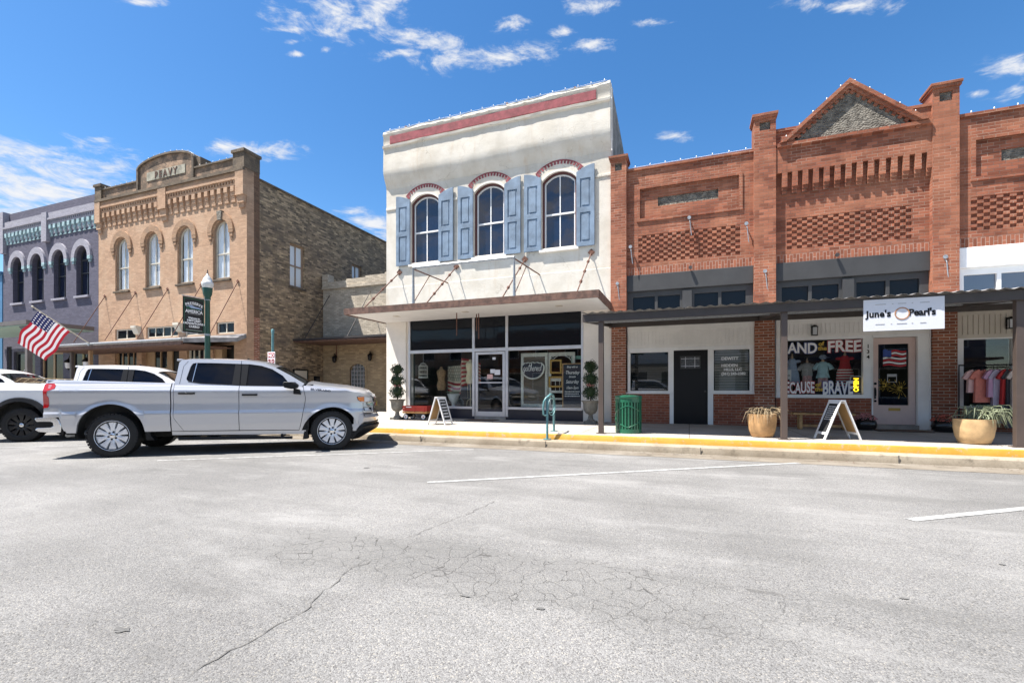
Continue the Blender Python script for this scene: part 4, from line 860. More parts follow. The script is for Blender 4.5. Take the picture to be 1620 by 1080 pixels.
# ------------------------------------------------------------------ peach brick building with the arched name tablet
B = thing('peach_building', 'two storey peach brick building with an arched roof tablet and dark brick side wall', 'building', (-22, FY, 0))
X0, X1 = -27.0, -17.15
W4 = [-25.72, -23.53, -21.37, -19.14]; ww = 1.0
up = [(-25.72, -24.22), (-23.47, -21.33), (-20.9, -19.5), (-18.92, -17.88)]
lo = [(-25.76, -24.16), (-23.8, -21.25), (-20.75, -19.46), (-19.15, -17.88)]
w = MB(); w.plate([rect(X0, X1, .2, 9.75)]+[arch(x, x+ww, 5.93, 7.98, 8.48) for x in W4]+[rect(a, b, 3.62, 4.12) for a, b in up]+[rect(a, b, .22, 3.16) for a, b in lo], FY, FY+.34); w.build('wall', 'peach_brick', B)
ap_ = [(X0, 9.75), (X1-.003, 9.75), (X1-.003, 10.86), (-20.25, 10.86), (-20.25, 11.36)]; na = 16
cxa, hw, hh = (-23.88-20.25)/2, (23.88-20.25)/2, .42
ap_ += [(cxa+hw*cos(pi*i/na), 11.36+hh*sin(pi*i/na)) for i in range(1, na)]+[(-23.88, 11.36), (-23.88, 10.86), (X0, 10.86)]
MB().plate([ap_], FY-.06, FY+.34).build('parapet', 'peach_brick', B)
q = MB()
q.box(X0, -23.93, FY-.12, FY+.4, 10.86, 10.93); q.box(-20.2, X1-.004, FY-.12, FY+.4, 10.86, 10.93)
oa = [(cxa+(hw+.09)*cos(pi*i/na), 11.38+(hh+.07)*sin(pi*i/na)) for i in range(na+1)]; ia = [(cxa+hw*cos(pi*i/na), 11.36+hh*sin(pi*i/na)) for i in range(na+1)]
q.plate(oa+ia[::-1], FY-.14, FY+.36); q.box(-23.97, -23.85, FY-.13, FY+.3, 10.35, 11.38); q.box(-20.28, -20.16, FY-.13, FY+.3, 10.35, 11.38)
q.build('coping', 'dark_stone', B)
MB().box(-20.16, -19.9, FY+.0, FY+.5, 10.8, 11.38).build('tablet_buttress', 'dark_stone', B)
pl = MB().box(-23.3, -20.75, FY-.085, FY-.03, 10.79, 11.18).build('name_plaque', 'plaque_green', B)
text('PEAVY', .42, (-22.0, FY-.09, 10.845), 'plaqueink', pl, 'plaque_lettering', ext=.012, bold=.012, sx=.9, sp=1.5)
def corbels(root, xa, xb, n, mat, bmat, z0=9.2, zt=9.75, y=FY):
    m = MB(); dx = (xb-xa)/n; x = xa+dx*.5
    for (a, b_, dpt, wd) in ((zt-.22, zt, .12, .15), (zt-.40, zt-.22, .08, .12), (zt-.56, zt-.40, .05, .09)): m.box(x-wd, x+wd*.35, y-dpt, y+.02, a, b_)
    m.box(x-.17, x+.06, y-.045, y+.02, z0-.1, zt-.561); first = m.build('corbel', bmat, root)
    for i in range(1, n):
        o = first.copy(); COL.objects.link(o); o.parent = root; o.location.x = first.location.x+dx*i
    d = MB(); nd = int((xb-xa)/.17)
    cb = [(xb-.01, zt+.24), (xa+.01, zt+.24)]
    for i in range(nd): x = xa+.01+(xb-xa-.02)*i/nd; cb += [(x, zt+.10), (x+.085, zt+.10), (x+.085, zt+.215), (x+(xb-xa-.02)/nd, zt+.215)]
    d.plate(cb, y-.12, y-.02)
    d.build('dentil_course', mat, root)
    c = MB(); c.box(xa, xb, y-.10, y+.0, zt, zt+.10); c.box(xa, xb, y-.16, y+.0, zt+.24, zt+.33); c.box(xa, xb, y-.11, y, zt+.33, zt+.62); c.build('cornice', mat, root)
corbels(B, -26.6, -22.42, 11, 'peach_brick', 'peach_brick'); corbels(B, -21.9, -17.62, 11, 'peach_brick', 'peach_brick')
MB().box(X0, X1-.012, FY-.19, FY-.05, 10.30, 10.42).build('string_course', 'dark_stone', B)
for a, b_, zb, zt, cap in ((X0, -26.6, 8.8, 10.3, 1), (-22.42, -21.9, 8.85, 10.3, 0), (-17.62, X1-.008, 8.8, 10.3, 1)):
    q = MB(); q.box(a, b_, FY-.18, FY+.02, zb+.5, zt); q.box(a+.04, b_-.04, FY-.12, FY+.02, zb+.2, zb+.5); q.box(a+.08, b_-.08, FY-.07, FY+.02, zb, zb+.2); q.build('pilaster', 'peach_brick', B)
for a, b_, zt, yd in ((X0, -26.55, 11.17, .5), (-17.75, X1, 11.18, .62)):
    q = MB(); q.box(a-.02, b_+.015, FY-.15, FY+yd, 10.42, zt-.12); q = q.build('corner_pier', 'dark_stone', B); MB().box(a-.07, b_+.06, FY-.2, FY+yd+.05, zt-.12, zt).build('pier_cap', 'dark_stone', q)
for k, x in enumerate(W4):
    cx = x+ww/2
    o1 = [(cx+.76*cos(pi*i/16), 7.98+.78*sin(pi*i/16)) for i in range(17)]; i1 = [(cx+.5*cos(pi*i/16), 7.98+.5*sin(pi*i/16)) for i in range(17)]
    h = MB(); h.plate(o1+i1[::-1], FY-.075, FY+.01)
    for sx in (-1, 1): h.box(cx+sx*.5, cx+sx*.76, FY-.07, FY+.01, 7.86, 7.98); h.box(cx+sx*.54, cx+sx*.72, FY-.05, FY+.01, 7.70, 7.86); h.box(cx+sx*.58, cx+sx*.68, FY-.03, FY+.01, 7.58, 7.70)
    h.build('window_hood', 'hood_brick', B)
    if k == 3: MB().plate([(cx-.1, 8.44), (cx+.1, 8.44), (cx+.15, 8.82), (cx-.15, 8.82)], FY-.11, FY+.01).build('patched_keystone', 'pebble', B)
    window(B, arch(x+.0, x+ww, 5.96, 7.98, 8.48), FY+.08, 'sashbrown', None, fw=.06, dep=.05, name='window_frame')
    window(B, arch(x+.05, x+ww-.05, 6.0, 7.96, 8.42), FY+.13, 'creamwood', 'oldglass', fw=.045, dep=.05, mid=7.05, vb=(cx,), name='sash_window', curtain=((.0 if k % 2 else .1, .52), (.55, 1.0)))
    MB().box(x-.04, x+ww+.1, FY-.09, FY+.16, 5.84, 5.93).build('sill', 'dark_stone', B, bevel=.01)
for a, b_ in up: n_ = 4 if b_-a > 1.8 else 2; window(B, rect(a, b_, 3.62, 4.12), FY+.06, 'creamwood', 'pane_dark', fw=.06, dep=.06, vb=[a+(b_-a)*(i+1)/n_ for i in range(n_-1)], bar=.05, name='transom_window')
for x in (-24.02, -21.16):
    q = MB(); q.prism_x([(FY, 3.8), (FY-.1, 3.85), (FY-.2, 4.08), (FY-.24, 4.1), (FY-.24, 4.2), (FY, 4.2)], x-.18, x+.18); q.build('bracket', 'creamwood', B)
window(B, rect(-25.76, -24.16, .9, 3.14), FY+.1, 'tanwood', 'pane_dark', fw=.12, dep=.08, mid=(2.35,), vb=(-25.36, -24.96, -24.56), bar=.06, name='shop_window')
q = MB(); q.plate([rect(-23.8, -21.25, .22, 3.16), rect(-23.2, -22.36, 1.2, 3.0), rect(-22.0, -21.35, .3, 3.0)], FY+.2, FY+.3); e = q.build('entrance_screen', 'tanwood', B)
MB().box(-23.2, -22.36, FY+.24, FY+.25, 1.2, 3.0).build('pane', 'pane_dark', e); q = MB(); q.box(-23.2, -22.36, FY+.18, FY+.24, 2.16, 2.24); q.box(-22.8, -22.74, FY+.18, FY+.24, 2.2, 3.0); q.build('glazing_bar', 'tanwood', e); MB().box(-22.0, -21.35, FY+.26, FY+.3, .3, 3.0).build('door', 'black', e)
window(B, rect(-20.72, -19.48, .9, 3.14), FY+.08, 'creamwood', 'pane_dark', fw=.09, dep=.08, vb=(-20.42, -20.1, -19.78), bar=.06, name='shop_window')
q = MB(); q.box(-19.15, -17.88, FY+.34, FY+.9, .3, 3.16); q.build('dark_recess', 'black', B); q = MB(); q.box(-19.15, -17.88, FY+.06, FY+.33, 2.36, 2.46); q.box(-19.15, -18.72, FY+.1, FY+.33, .3, 3.1); q.build('recess_shelf', 'tanwood', B)
# street canopy with sloping roof and long tie rods
q = MB(); F_ = [(-27.4, 12.2), (-17.9, 12.2), (X1, 13.85), (X1, FY-.02), (-27.4, FY-.02)]; zz = [3.2, 3.2, 3.36, 3.56, 3.56]
q.add([(x, y, z) for (x, y), z in zip(F_, zz)]+[(x, y, z-.17) for (x, y), z in zip(F_, zz)], [(0, 1, 2, 3, 4), (9, 8, 7, 6, 5)]+[(i, (i+1) % 5, 5+(i+1) % 5, 5+i) for i in range(5)]); cn = q.build('canopy', 'canopy_tin', B)
MB().add([(-27.42, 12.18, 3.06), (-17.9, 12.18, 3.06), (-17.9, 12.18, 3.15), (-27.42, 12.18, 3.15)], [(0, 1, 2, 3)]).v
q = MB(); q.box(-27.42, -17.92, 12.14, 12.2, 2.95, 3.09); q.build('fascia', 'woodfascia', cn); q = MB(); q.tube([(-27.42, 12.13, 3.16), (-17.9, 12.13, 3.16)], .045, 8); q.build('gutter', 'steel', cn)
MB().box(-27.3, -17.95, 12.25, FY-.05, 2.96, 3.0).build('canopy_soffit', 'woodfascia', cn)
for x in (-26.48, -24.21, -21.99, -19.84, -17.64): rod(B, (x, FY-.01, 5.77), (x, 13.05, 3.42), 'rust', .016, .07)
# corner strip, weathered side wall with its windows, roof
MB().box(X1-.3, X1, FY+.341, FY+.62, 4.3, 10.42).build('corner_quoin', 'brown_corner', B); MB().box(X1-.3, X1, FY+.341, FY+.62, .2, 4.3).build('corner_quoin', 'red_pier', B)
sw = [rect(16.56, 17.43, 6.02, 8.0), rect(20.8, 21.6, 6.6, 8.1), rect(25, 25.8, 6.2, 8.1)]
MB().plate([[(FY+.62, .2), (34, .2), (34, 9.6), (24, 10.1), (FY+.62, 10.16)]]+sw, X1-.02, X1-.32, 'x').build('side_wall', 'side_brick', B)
q = MB(); q.add([(X1-.36, FY+.62, 10.16), (X1+.03, FY+.62, 10.16), (X1+.03, 24, 10.1), (X1-.36, 24, 10.1), (X1-.36, FY+.62, 10.24), (X1+.03, FY+.62, 10.24), (X1+.03, 24, 10.18), (X1-.36, 24, 10.18)], [(0, 1, 2, 3), (7, 6, 5, 4), (0, 4, 5, 1), (1, 5, 6, 2), (2, 6, 7, 3), (3, 7, 4, 0)]); q.build('side_coping', 'dark_stone', B)
for (a, _), (_, b_) in [((s[0]), (s[2])) for s in sw]: pass
for s in sw:
    y0, y1, z0, z1 = s[0][0], s[1][0], s[0][1], s[2][1]
    q = MB(); q.plate(ring(rect(y0, y1, z0, z1), .07), X1-.2, X1-.12, 'x'); q.box(X1-.19, X1-.13, (y0+y1)/2-.02, (y0+y1)/2+.02, z0+.05, z1-.05); q.box(X1-.2, X1-.12, y0+.05, y1-.05, (z0+z1)/2-.03, (z0+z1)/2+.03); f = q.build('side_window', 'sashbrown', B)
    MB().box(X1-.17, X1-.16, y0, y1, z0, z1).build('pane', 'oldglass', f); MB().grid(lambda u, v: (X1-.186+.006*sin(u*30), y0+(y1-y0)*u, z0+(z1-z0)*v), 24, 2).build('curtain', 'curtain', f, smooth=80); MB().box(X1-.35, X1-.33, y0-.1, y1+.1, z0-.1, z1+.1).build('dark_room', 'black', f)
    MB().box(X1-.1, X1+.03, y0-.08, y1+.08, z0-.1, z0-.0).build('side_sill', 'dark_stone', f)
shell(B, X0, X1-.3, FY+.34, 34, 9.8)
nb = thing('notice_board', 'black framed tan notice board on the dark side wall behind the pickup hood', 'notice board', (X1, 17.1, 1.5))
MB().plate(ring(rect(16.7, 17.6, 1.0, 2.2), .06), X1+.0, X1+.06, 'x').build('board_frame', 'black', nb); MB().box(X1, X1+.03, 16.75, 17.55, 1.05, 2.15).build('board_panel', 'tanboard', nb)
mb = thing('wall_mailbox', 'small black box fixed low on the dark side wall behind the pickup hood', 'box', (X1, 18.1, 1.5)); q = MB(); q.box(X1, X1+.14, 18.0, 18.28, 1.55, 1.9); q.build('box_body', 'black', mb, bevel=.02); MB().box(X1+.14, X1+.16, 18.03, 18.25, 1.6, 1.8).build('box_flap', 'charcoal', mb)
string_lights([(-26.5, FY-.1, 10.94), (-23.98, FY-.1, 10.94)], .4, 'row of tiny white bulbs between the arched tablet and the grey building')
string_lights([(cxa+(hw+.1)*cos(pi*i/12), FY-.1, 11.39+(hh+.08)*sin(pi*i/12)) for i in range(12, -1, -1)], .38, 'arc of tiny white bulbs over the arched tablet of the peach brick building')
string_lights([(-20.0, FY-.1, 10.94), (-17.8, FY-.1, 10.94)], .4, 'row of tiny white bulbs between the arched tablet and the tall corner pier')

# ------------------------------------------------------------------ grey painted brick building
B = thing('grey_building', 'grey painted brick building with teal trimmed brackets and white window arches', 'building', (-31.2, FY, 0))
X0, X1 = -35.45, -27.0
W4 = [-34.5, -32.67, -30.72, -28.8]; ww = 1.06
MB().plate([rect(X0, X1-.01, .2, 10.2)]+[arch(x, x+ww, 5.92, 7.85, 8.4) for x in W4]+[rect(-35.1, -34.6, .3, 3.6), rect(-34.4, -32.4, .3, 3.3), rect(-31.9, -29.9, .3, 3.2), rect(-29.3, -27.4, .3, 3.2)], FY, FY+.34).build('wall', 'grey_brick', B)
MB().box(X0+.3, X1-.01, FY+.1, FY+.4, 10.2, 10.9).build('parapet', 'grey_brick', B)
corbels(B, -35.1, -31.45, 10, 'light_grey_brick', 'teal', 9.25, 9.75); corbels(B, -31.0, X1-.01, 10, 'light_grey_brick', 'teal', 9.25, 9.75)
MB().box(X0, -35.1, FY-.16, FY+.4, 8.7, 10.95).build('pilaster', 'light_grey_brick', B); MB().box(-31.45, -31.0, FY-.18, FY+.1, 8.9, 10.4).build('pilaster', 'light_grey_brick', B)
MB().box(X0, X1-.01, FY-.02, FY+.01, 9.3, 9.75).build('frieze', 'light_grey_brick', B)
for x in W4:
    cx = x+ww/2
    o1 = [(cx+.78*cos(pi*i/16), 7.85+.88*sin(pi*i/16)) for i in range(17)]; i1 = [(cx+.53*cos(pi*i/16), 7.85+.55*sin(pi*i/16)) for i in range(17)]
    h = MB().plate(o1+i1[::-1], FY-.1, FY+.01).build('window_hood', 'light_grey_brick', B); q = MB()
    for sx in (-1, 1): q.box(cx+sx*.53, cx+sx*.78, FY-.1, FY+.01, 7.68, 7.85); q.box(cx+sx*.58, cx+sx*.74, FY-.07, FY+.01, 7.55, 7.68)
    q.build('hood_stop', 'teal', h)
    window(B, arch(x, x+ww, 5.95, 7.85, 8.4), FY+.2, 'charcoal', 'pane_blue', fw=.07, dep=.06, mid=(7.1, 7.75), vb=(cx,), name='sash_window')
    MB().box(x-.06, x+ww+.06, FY-.1, FY+.2, 5.82, 5.92).build('sill', 'light_grey_brick', B)
for k, (a, b_, z1, mt) in enumerate(((-35.1, -34.6, 3.6, 'charcoal'), (-34.4, -32.4, 3.3, 'charcoal'), (-31.9, -29.9, 3.2, 'tanwood'), (-29.3, -27.4, 3.2, 'olivewood'))):
    window(B, rect(a, b_, .4, z1), FY+.1, mt, 'pane_dark', fw=.12, dep=.08, vb=((a+b_)/2,) if k in (2,) else ((a+(b_-a)*.45,) if k == 3 else ()), bar=.14, name='shop_window')
text('BIRD', .7, (-33.4, FY+.1, 1.7), 'signwhite', B, 'window_lettering') if False else None
q = MB()
for i, x in enumerate((-33.9, -33.5, -33.1)): q.lathe([(.20-.02*i, 0), (.24, .05), (.14, .1), (.14, .0)], (x, FY+.08, 1.9+.25*(i % 2)), 14, axis='y')
q.build('window_emblem', 'signwhite', B)
shell(B, X0, X1, FY+.4, 34, 10.0)
MB().box(X0, X0+.3, FY+.4, 34, .2, 10.3).build('side_wall', 'grey_brick', B)
q = MB(); q.box(-35.6, -26.95, 11.6, FY-.2, 4.1, 4.28); cn = q.build('canopy', 'canopy_grey', B); MB().box(-35.55, -27.0, 11.66, FY-.21, 4.05, 4.098).build('canopy_soffit', 'greensoffit', cn)
for x in (-27.02, -35.2):
    q = MB(); q.box(x-.12, x+.06, 11.64, 11.82, SWZ, 4.05); q.plate([(x-.1, 4.05), (x-.75, 4.05), (x-.1, 3.55)], 11.7, 11.76); q.build('canopy_post', 'canopy_grey', cn)
# neighbour at the far left
B = thing('blue_building', 'blue painted shop beyond the grey brick building', 'building', (-40, FY, 0))
MB().plate([rect(-45, -35.5, .2, 7.6), rect(-44, -41, .4, 3.4), rect(-39.5, -35.9, .4, 3.6), rect(-38.5, -37.3, 4.6, 6.4)], FY-.02, FY+.3).build('wall', 'bluepaint', B); q = MB(); q.box(-45.1, -35.46, FY-.12, FY+.4, 7.6, 7.75); q.build('coping', 'bluepaint', B)
window(B, rect(-44, -41, .4, 3.4), FY+.1, 'bluepaint', 'pane_pale', fw=.1, vb=(-42.5,)); window(B, rect(-39.5, -35.9, .4, 3.6), FY+.1, 'bluepaint', 'pane_pale', fw=.1, mid=(1.6, 2.6), vb=(-38.3, -37.1)); window(B, rect(-38.5, -37.3, 4.6, 6.4), FY+.1, 'white', 'pane_blue', fw=.08, mid=5.5)
shell(B, -45, -35.5, FY+.3, 34, 7.3)
# ------------------------------------------------------------------ the other side of the street, seen in the shop glass
def across(x0, x1, h, mat, label, nb_, aw):
    B = thing('street_building', label, 'building', ((x0+x1)/2, -15, 0), 'buildings across the street')
    bays = [(x0+(x1-x0)*(i+.18)/nb_, x0+(x1-x0)*(i+.82)/nb_) for i in range(nb_)]
    MB().plate([rect(x0, x1, 0, h)]+[rect(a, b, .6, 2.9) for a, b in bays]+[rect(a+.3, b-.3, 4.3, 5.4) for a, b in bays], -15, -15.3).build('wall', mat, B)
    for a, b in bays:
        for (p0, p1, z0, z1) in ((a, b, .6, 2.9), (a+.3, b-.3, 4.3, 5.4)):
            MB().plate(ring(rect(p0, p1, z0, z1), .08), -15.08, -15.16).build('window_frame', 'white', B); MB().box(p0, p1, -15.14, -15.13, z0, z1).build('pane', 'pane_dark', B)
    MB().box(x0+.2, x1-.2, -15, -12.5, 3.3, 3.45).build('canopy', aw, B); MB().box(x0, x1, -26, -15.3, h-.6, h-.4).build('roof', 'charcoal', B); MB().box(x0-.05, x1+.05, -15.4, -14.85, h, h+.15).build('coping', 'white', B)
across(-34, -18, 6.4, 'peach_brick', 'peach brick shop block facing from across the street', 5, 'canopy_grey')
across(-17.9, -6, 6.9, 'red_brick', 'red brick shop block facing from across the street', 4, 'brownmetal')
across(-5.9, 6, 6.0, 'offwhite', 'white shop block facing from across the street', 4, 'canopy_grey')
across(6.1, 20, 6.6, 'grey_brick', 'grey brick shop block facing from across the street', 4, 'woodfascia')
struct(MB().box(-70, 70, -26, -11, -.1, .15).build('far_sidewalk', 'sidewalk'))

# ------------------------------------------------------------------ crew cab pickup (x forward from the rear axle, y to its left)
RT = [(.20, .93), (.40, .945), (.47, .965), (.60, .992), (.72, 1.004), (.78, 1.014), (.81, 1.012), (.85, .996), (.98, .990), (1.10, .998), (1.19, 1.003), (1.23, 1.003), (1.28, .978), (1.31, .962), (1.36, .935), (1.45, .90)]
def lut(z, T):
    if z <= T[0][0]: return T[0][1]
    for (a, b), (c, d) in zip(T, T[1:]):
        if z <= c: t = (z-a)/(c-a); t = t*t*(3-2*t)*.5+t*.5; return b+(d-b)*t
    return T[-1][1]
def wid(x, z):
    w = lut(z, RT)
    for cx, cz, r in ((-.02, .44, .53), (3.82, .39, .50)):
        d = sqrt((x-cx)**2+(z-cz)**2); 
        if z > .3: w += .017*exp(-((d-r)/.055)**2)
    if x > 4.05: w -= .30*((x-4.05)/.6)**2.2
    if x < -.75: w -= .05*((-.75-x)/.3)**2
    return w
def panel(root, name, mat, zb, zt, xl, xr, nx=28, nz=26, sides=(-1, 1)):
    for sg in sides:
        m = MB(); zm = .95
        def fn(u, v):
            x0 = xl(zm)+(xr(zm)-xl(zm))*u; a, b = zb(x0), zt(x0); z = a+(b-a)*v; x = xl(z)+(xr(z)-xl(z))*u
            return (x, sg*wid(x, z), z)
        m.grid(fn, nx, nz); w = nx+1; k = len(m.v)
        bd = [i for i in range(w)]+[j*w+nx for j in range(1, nz+1)]+[nz*w+i for i in range(nx-1, -1, -1)]+[j*w for j in range(nz-1, 0, -1)]
        for i in bd: m.v.append(m.v[i]-Vector((0, sg*.035, 0)))
        for i in range(len(bd)): j = (i+1) % len(bd); m.f.append([bd[i], bd[j], k+j, k+i])
        o = m.build(name, mat, root, smooth=32)
    return o
def patch(root, name, mat, poly, lift=.006, thick=.03, sides=(-1, 1), sub=None):
    """a lamp or badge that follows the body side"""
    for sg in sides:
        pts = []
        for a, b in zip(poly, poly[1:]+poly[:1]):
            n = max(1, int(sqrt((b[0]-a[0])**2+(b[1]-a[1])**2)/.03))
            pts += [(a[0]+(b[0]-a[0])*i/n, a[1]+(b[1]-a[1])*i/n) for i in range(n)]
        tr = tessellate_polygon([[Vector((p[0], p[1], 0)) for p in pts]]); n = len(pts); m = MB()
        m.add([(x, sg*(wid(x, z)+lift), z) for x, z in pts]+[(x, sg*(wid(x, z)-thick), z) for x, z in pts], [tuple(t) for t in tr]+[(i, (i+1) % n, n+(i+1) % n, n+i) for i in range(n)])
        o = m.build(name, mat, root, smooth=25)
    return o
def wheel(root, x, sg, R_, rimmat, r=.405):
    y = sg*.855; n = 48; t = MB()
    prof = [(.25, -.13), (.275, -.135), (.33, -.142), (r-.02, -.13), (r-.004, -.10), (r, -.06), (r, .06), (r-.004, .10), (r-.02, .13), (.33, .142), (.275, .135), (.25, .13)]
    t.lathe(prof, (x, y, r-.004), n, axis='y', wob=lambda a, i: 1-(.012 if 3 <= i <= 8 and int(a*n*1.0/(2*pi)+.5) % 2 else 0), cap=False)
    for k in range(44):
        a = 2*pi*k/44
        for s2 in (-1, 1):
            c, s_ = cos(a+s2*.02), sin(a+s2*.02); ro, ri = r+.002, r-.02; t.add([(x+c*ri-s_*dx, y+s2*yy, r-.004+s_*ri+c*dx) if q == 0 else (x+c*ro-s_*dx, y+s2*yy, r-.004+s_*ro+c*dx) for q in (0, 1) for dx in (-.021, .021) for yy in (.05, .134)], [(4, 5, 7, 6), (0, 1, 5, 4), (2, 6, 7, 3), (0, 4, 6, 2), (1, 3, 7, 5)])
    w = t.build('wheel', 'rubber', root, smooth=40)
    # outer face of the rim is at yo, looking along sg
    def Y(d): return y+sg*d
    m = MB(); cz = r-.004
    m.lathe([(.262, sg*.128), (.276, sg*.138), (.284, sg*.132), (.27, sg*.10), (.255, sg*.03), (.25, -sg*.11)], (x, y, cz), 48, axis='y', cap=False)
    for k in range(10):      # five split spokes
        a = pi/2+pi/10+(k//2)*2*pi/5+(.30 if k % 2 else -.30)*1.0+.0
        a = pi/2+2*pi*k/10
        c, s_ = cos(a), sin(a)
        def pt(rad, off, d): return (x+c*rad-s_*off, Y(d), cz+s_*rad+c*off)
        r0, r1 = .055, .262
        vs = [pt(r0, -.030, .098), pt(r0, .030, .098), pt(.15, -.033, .112), pt(.15, .033, .112), pt(r1, -.064, .126), pt(r1, .064, .126), pt(r0, -.032, .05), pt(r0, .032, .05), pt(.15, -.038, .06), pt(.15, .038, .06), pt(r1, -.07, .07), pt(r1, .07, .07)]
        mid = [pt(r0, 0, .104), pt(.15, 0, .126), pt(r1, 0, .110)]
        vs += mid
        m.add(vs, [(0, 12, 13, 2), (12, 1, 3, 13), (2, 13, 14, 4), (13, 3, 5, 14), (0, 2, 8, 6), (2, 4, 10, 8), (1, 7, 9, 3), (3, 9, 11, 5)])
    m.lathe([(.085, sg*.06), (.085, sg*.098), (.06, sg*.108), (.05, sg*.108)], (x, y, cz), 24, axis='y', cap=False)
    m.build('rim', rimmat, w, smooth=30)
    h = MB(); h.lathe([(.045, sg*.10), (.045, sg*.116), (.035, sg*.122), (0, sg*.124)], (x, y, cz), 20, axis='y'); h.build('hub_cap', rimmat if rimmat == 'blackrim' else 'chrome', w, smooth=40)
    q = MB()
    for k in range(6): a = 2*pi*k/6+.3; q.lathe([(.018, sg*.09), (.018, sg*.112), (.013, sg*.113), (.011, sg*.118), (0, sg*.12)], (x+.068*cos(a), y, cz+.068*sin(a)), 8, axis='y')
    q.build('lug_nuts', 'plastic', w)
    d = MB(); d.lathe([(.0, sg*.02), (.17, sg*.02), (.17, -sg*.02)], (x, y, cz), 24, axis='y'); d.build('brake_disc', 'steel', w); d = MB(); d.lathe([(0, -sg*.06), (.25, -sg*.06)], (x, y, cz), 24, axis='y'); d.build('wheel_inner', 'plastic', w)
def build_truck(name, label, group=None):
    T = thing(name, label, 'pickup truck', (0, 0, 0), group); bp = 'silver'
    rail = lambda x: 1.415-.028*(x+1.0)
    def bedb(x):
        d = .53**2-(x+.02)**2
        z = .50 if x < -.72 else .46
        if x < -.79: z = .755
        elif x < -.75: z = .755-(x+.79)/.04*.25
        if d > 0: z = max(z, .45+sqrt(d))
        return z
    panel(T, 'bed_side', bp, bedb, rail, lambda z: -1.045+.02*max(0, .9-z), lambda z: .925, 110, 64)
    rtop = lambda x: 1.352-.022*(x-1)
    dl = lambda z: .985+(max(0, .72-z)*.62 if z < .72 else 0)
    panel(T, 'cab_corner', bp, lambda x: .462, lambda x: 1.37, lambda z: .945, lambda z: dl(z)-.008, 4, 26)
    rd = panel(T, 'rear_door', bp, lambda x: .462-.006*(x-1), rtop, dl, lambda z: 2.085, 28, 56)
    fdR = lambda z: 3.165+.125*min(1, max(0, (z-.42)/.62))**.8-(max(0, z-1.1)*.20)
    panel(T, 'front_door', bp, lambda x: .455-.014*(x-2.1), rtop, lambda z: 2.096, lambda z: fdR(z), 28, 56)
    hood = [(3.15, 1.375), (3.3, 1.36), (3.62, 1.315), (4.0, 1.275), (4.29, 1.225), (4.48, 1.185), (4.62, 1.10)]
    def hz(x): return lut(x, hood) if x < 4.62 else 1.10
    def fb(x):
        z = .40 if x < 3.4 else .50; d = .50**2-(x-3.82)**2
        if d > 0: z = max(z, .39+sqrt(d))
        if x > 4.3: z = max(z, .51) 
        if x > 4.40: z = .76
        return z
    panel(T, 'fender', bp, fb, lambda x: hz(x)-.03, lambda z: fdR(z)+.010, lambda z: 4.60+.03*min(1, max(0, 1.1-z)), 90, 50)
    panel(T, 'rocker', bp, lambda x: .385-.016*(x-1), lambda x: .452-.012*(x-1), lambda z: .945, lambda z: 3.30, 20, 3)
    # dark body behind the panel gaps, floor, wheel liners
    m = MB(); m.box(.945, 3.35, -.925, .925, .42, 1.28); m.box(-.98, .93, -.70, .70, .52, .95); m.box(3.3, 4.45, -.62, .62, .42, 1.15); m.box(-.6, 3.4, -.45, .45, .32, .5); m.build('inner_body', 'under', T)
    for sg in (-1, 1):
        for cx, cz, rr_ in ((-.02, .44, .56), (3.82, .39, .53)):
            m = MB(); m.grid(lambda u, v: (cx+rr_*cos(pi*1.12*u-.19), sg*(.60+.36*v), cz+rr_*sin(pi*1.12*u-.19)), 24, 1); m.grid(lambda u, v: (cx-rr_+2*rr_*u, sg*.6, .3+.7*v), 1, 1); m.build('wheel_liner', 'liner', T, smooth=60)
    # bed
    m = MB(); m.add([(-1.0, -.70, .95), (.9, -.70, .95), (.9, .70, .95), (-1.0, .70, .95)], [(0, 1, 2, 3)])
    for sg in (-1, 1): m.add([(-1.03, sg*.90, rail(-1.03)), (.92, sg*.90, rail(.92)), (.92, sg*.70, rail(.92)-.01), (-1.03, sg*.70, rail(-1.03)-.01), (.92, sg*.70, .95), (-1.03, sg*.70, .95)], [(0, 1, 2, 3), (3, 2, 4, 5)])
    m.build('bed_liner', 'under', T)
    m = MB()
    for sg in (-1, 1): m.grid(lambda u, v: (-1.045+1.97*u, sg*(wid(-1.045+1.97*u, rail(-1.045+1.97*u))-.006-.14*v), rail(-1.045+1.97*u)+.014*sin(pi*min(1, v*1.2))), 12, 6)
    m.build('bed_rail', bp, T, smooth=60)
    m = MB(); m.box(-1.07, -1.0, -.83, .83, .72, 1.40); m.build('tailgate', bp, T, bevel=.03)
    m = MB(); m.box(-1.075, -1.068, -.12, .12, 1.22, 1.29); m.build('tailgate_handle', 'plastic', T)
    m = MB(); m.box(.86, .92, -.80, .80, .9, 1.36); m.build('bed_front_wall', bp, T)
    patch(T, 'tail_lamp', 'redlens', [(-1.055, 1.335), (-1.03, 1.36), (-.90, 1.362), (-.865, 1.34), (-.868, 1.27), (-.90, 1.255), (-.975, 1.225), (-.99, 1.18), (-.985, 1.14), (-.955, 1.10), (-.955, .96), (-.975, .925), (-1.05, .915), (-1.05, 1.1)], .006)
    m = MB(); m.box(-1.062, -1.03, -.90, -.78, .93, 1.34); m.box(-1.062, -1.03, .78, .90, .93, 1.34); m.build('tail_lamp_rear', 'redlens', T, bevel=.01)
    # rear bumper, chrome with a step cut into each corner
    m = MB()
    for sg in (-1, 1):
        m.plate([[(-1.15, .745), (-.86, .755), (-.80, .70), (-.765, .60), (-.775, .48), (-.86, .475), (-1.10, .50), (-1.155, .535), (-1.13, .565), (-.92, .575), (-.885, .60), (-.895, .66), (-.93, .675), (-1.13, .68), (-1.155, .715)]], sg*.985, sg*.80)
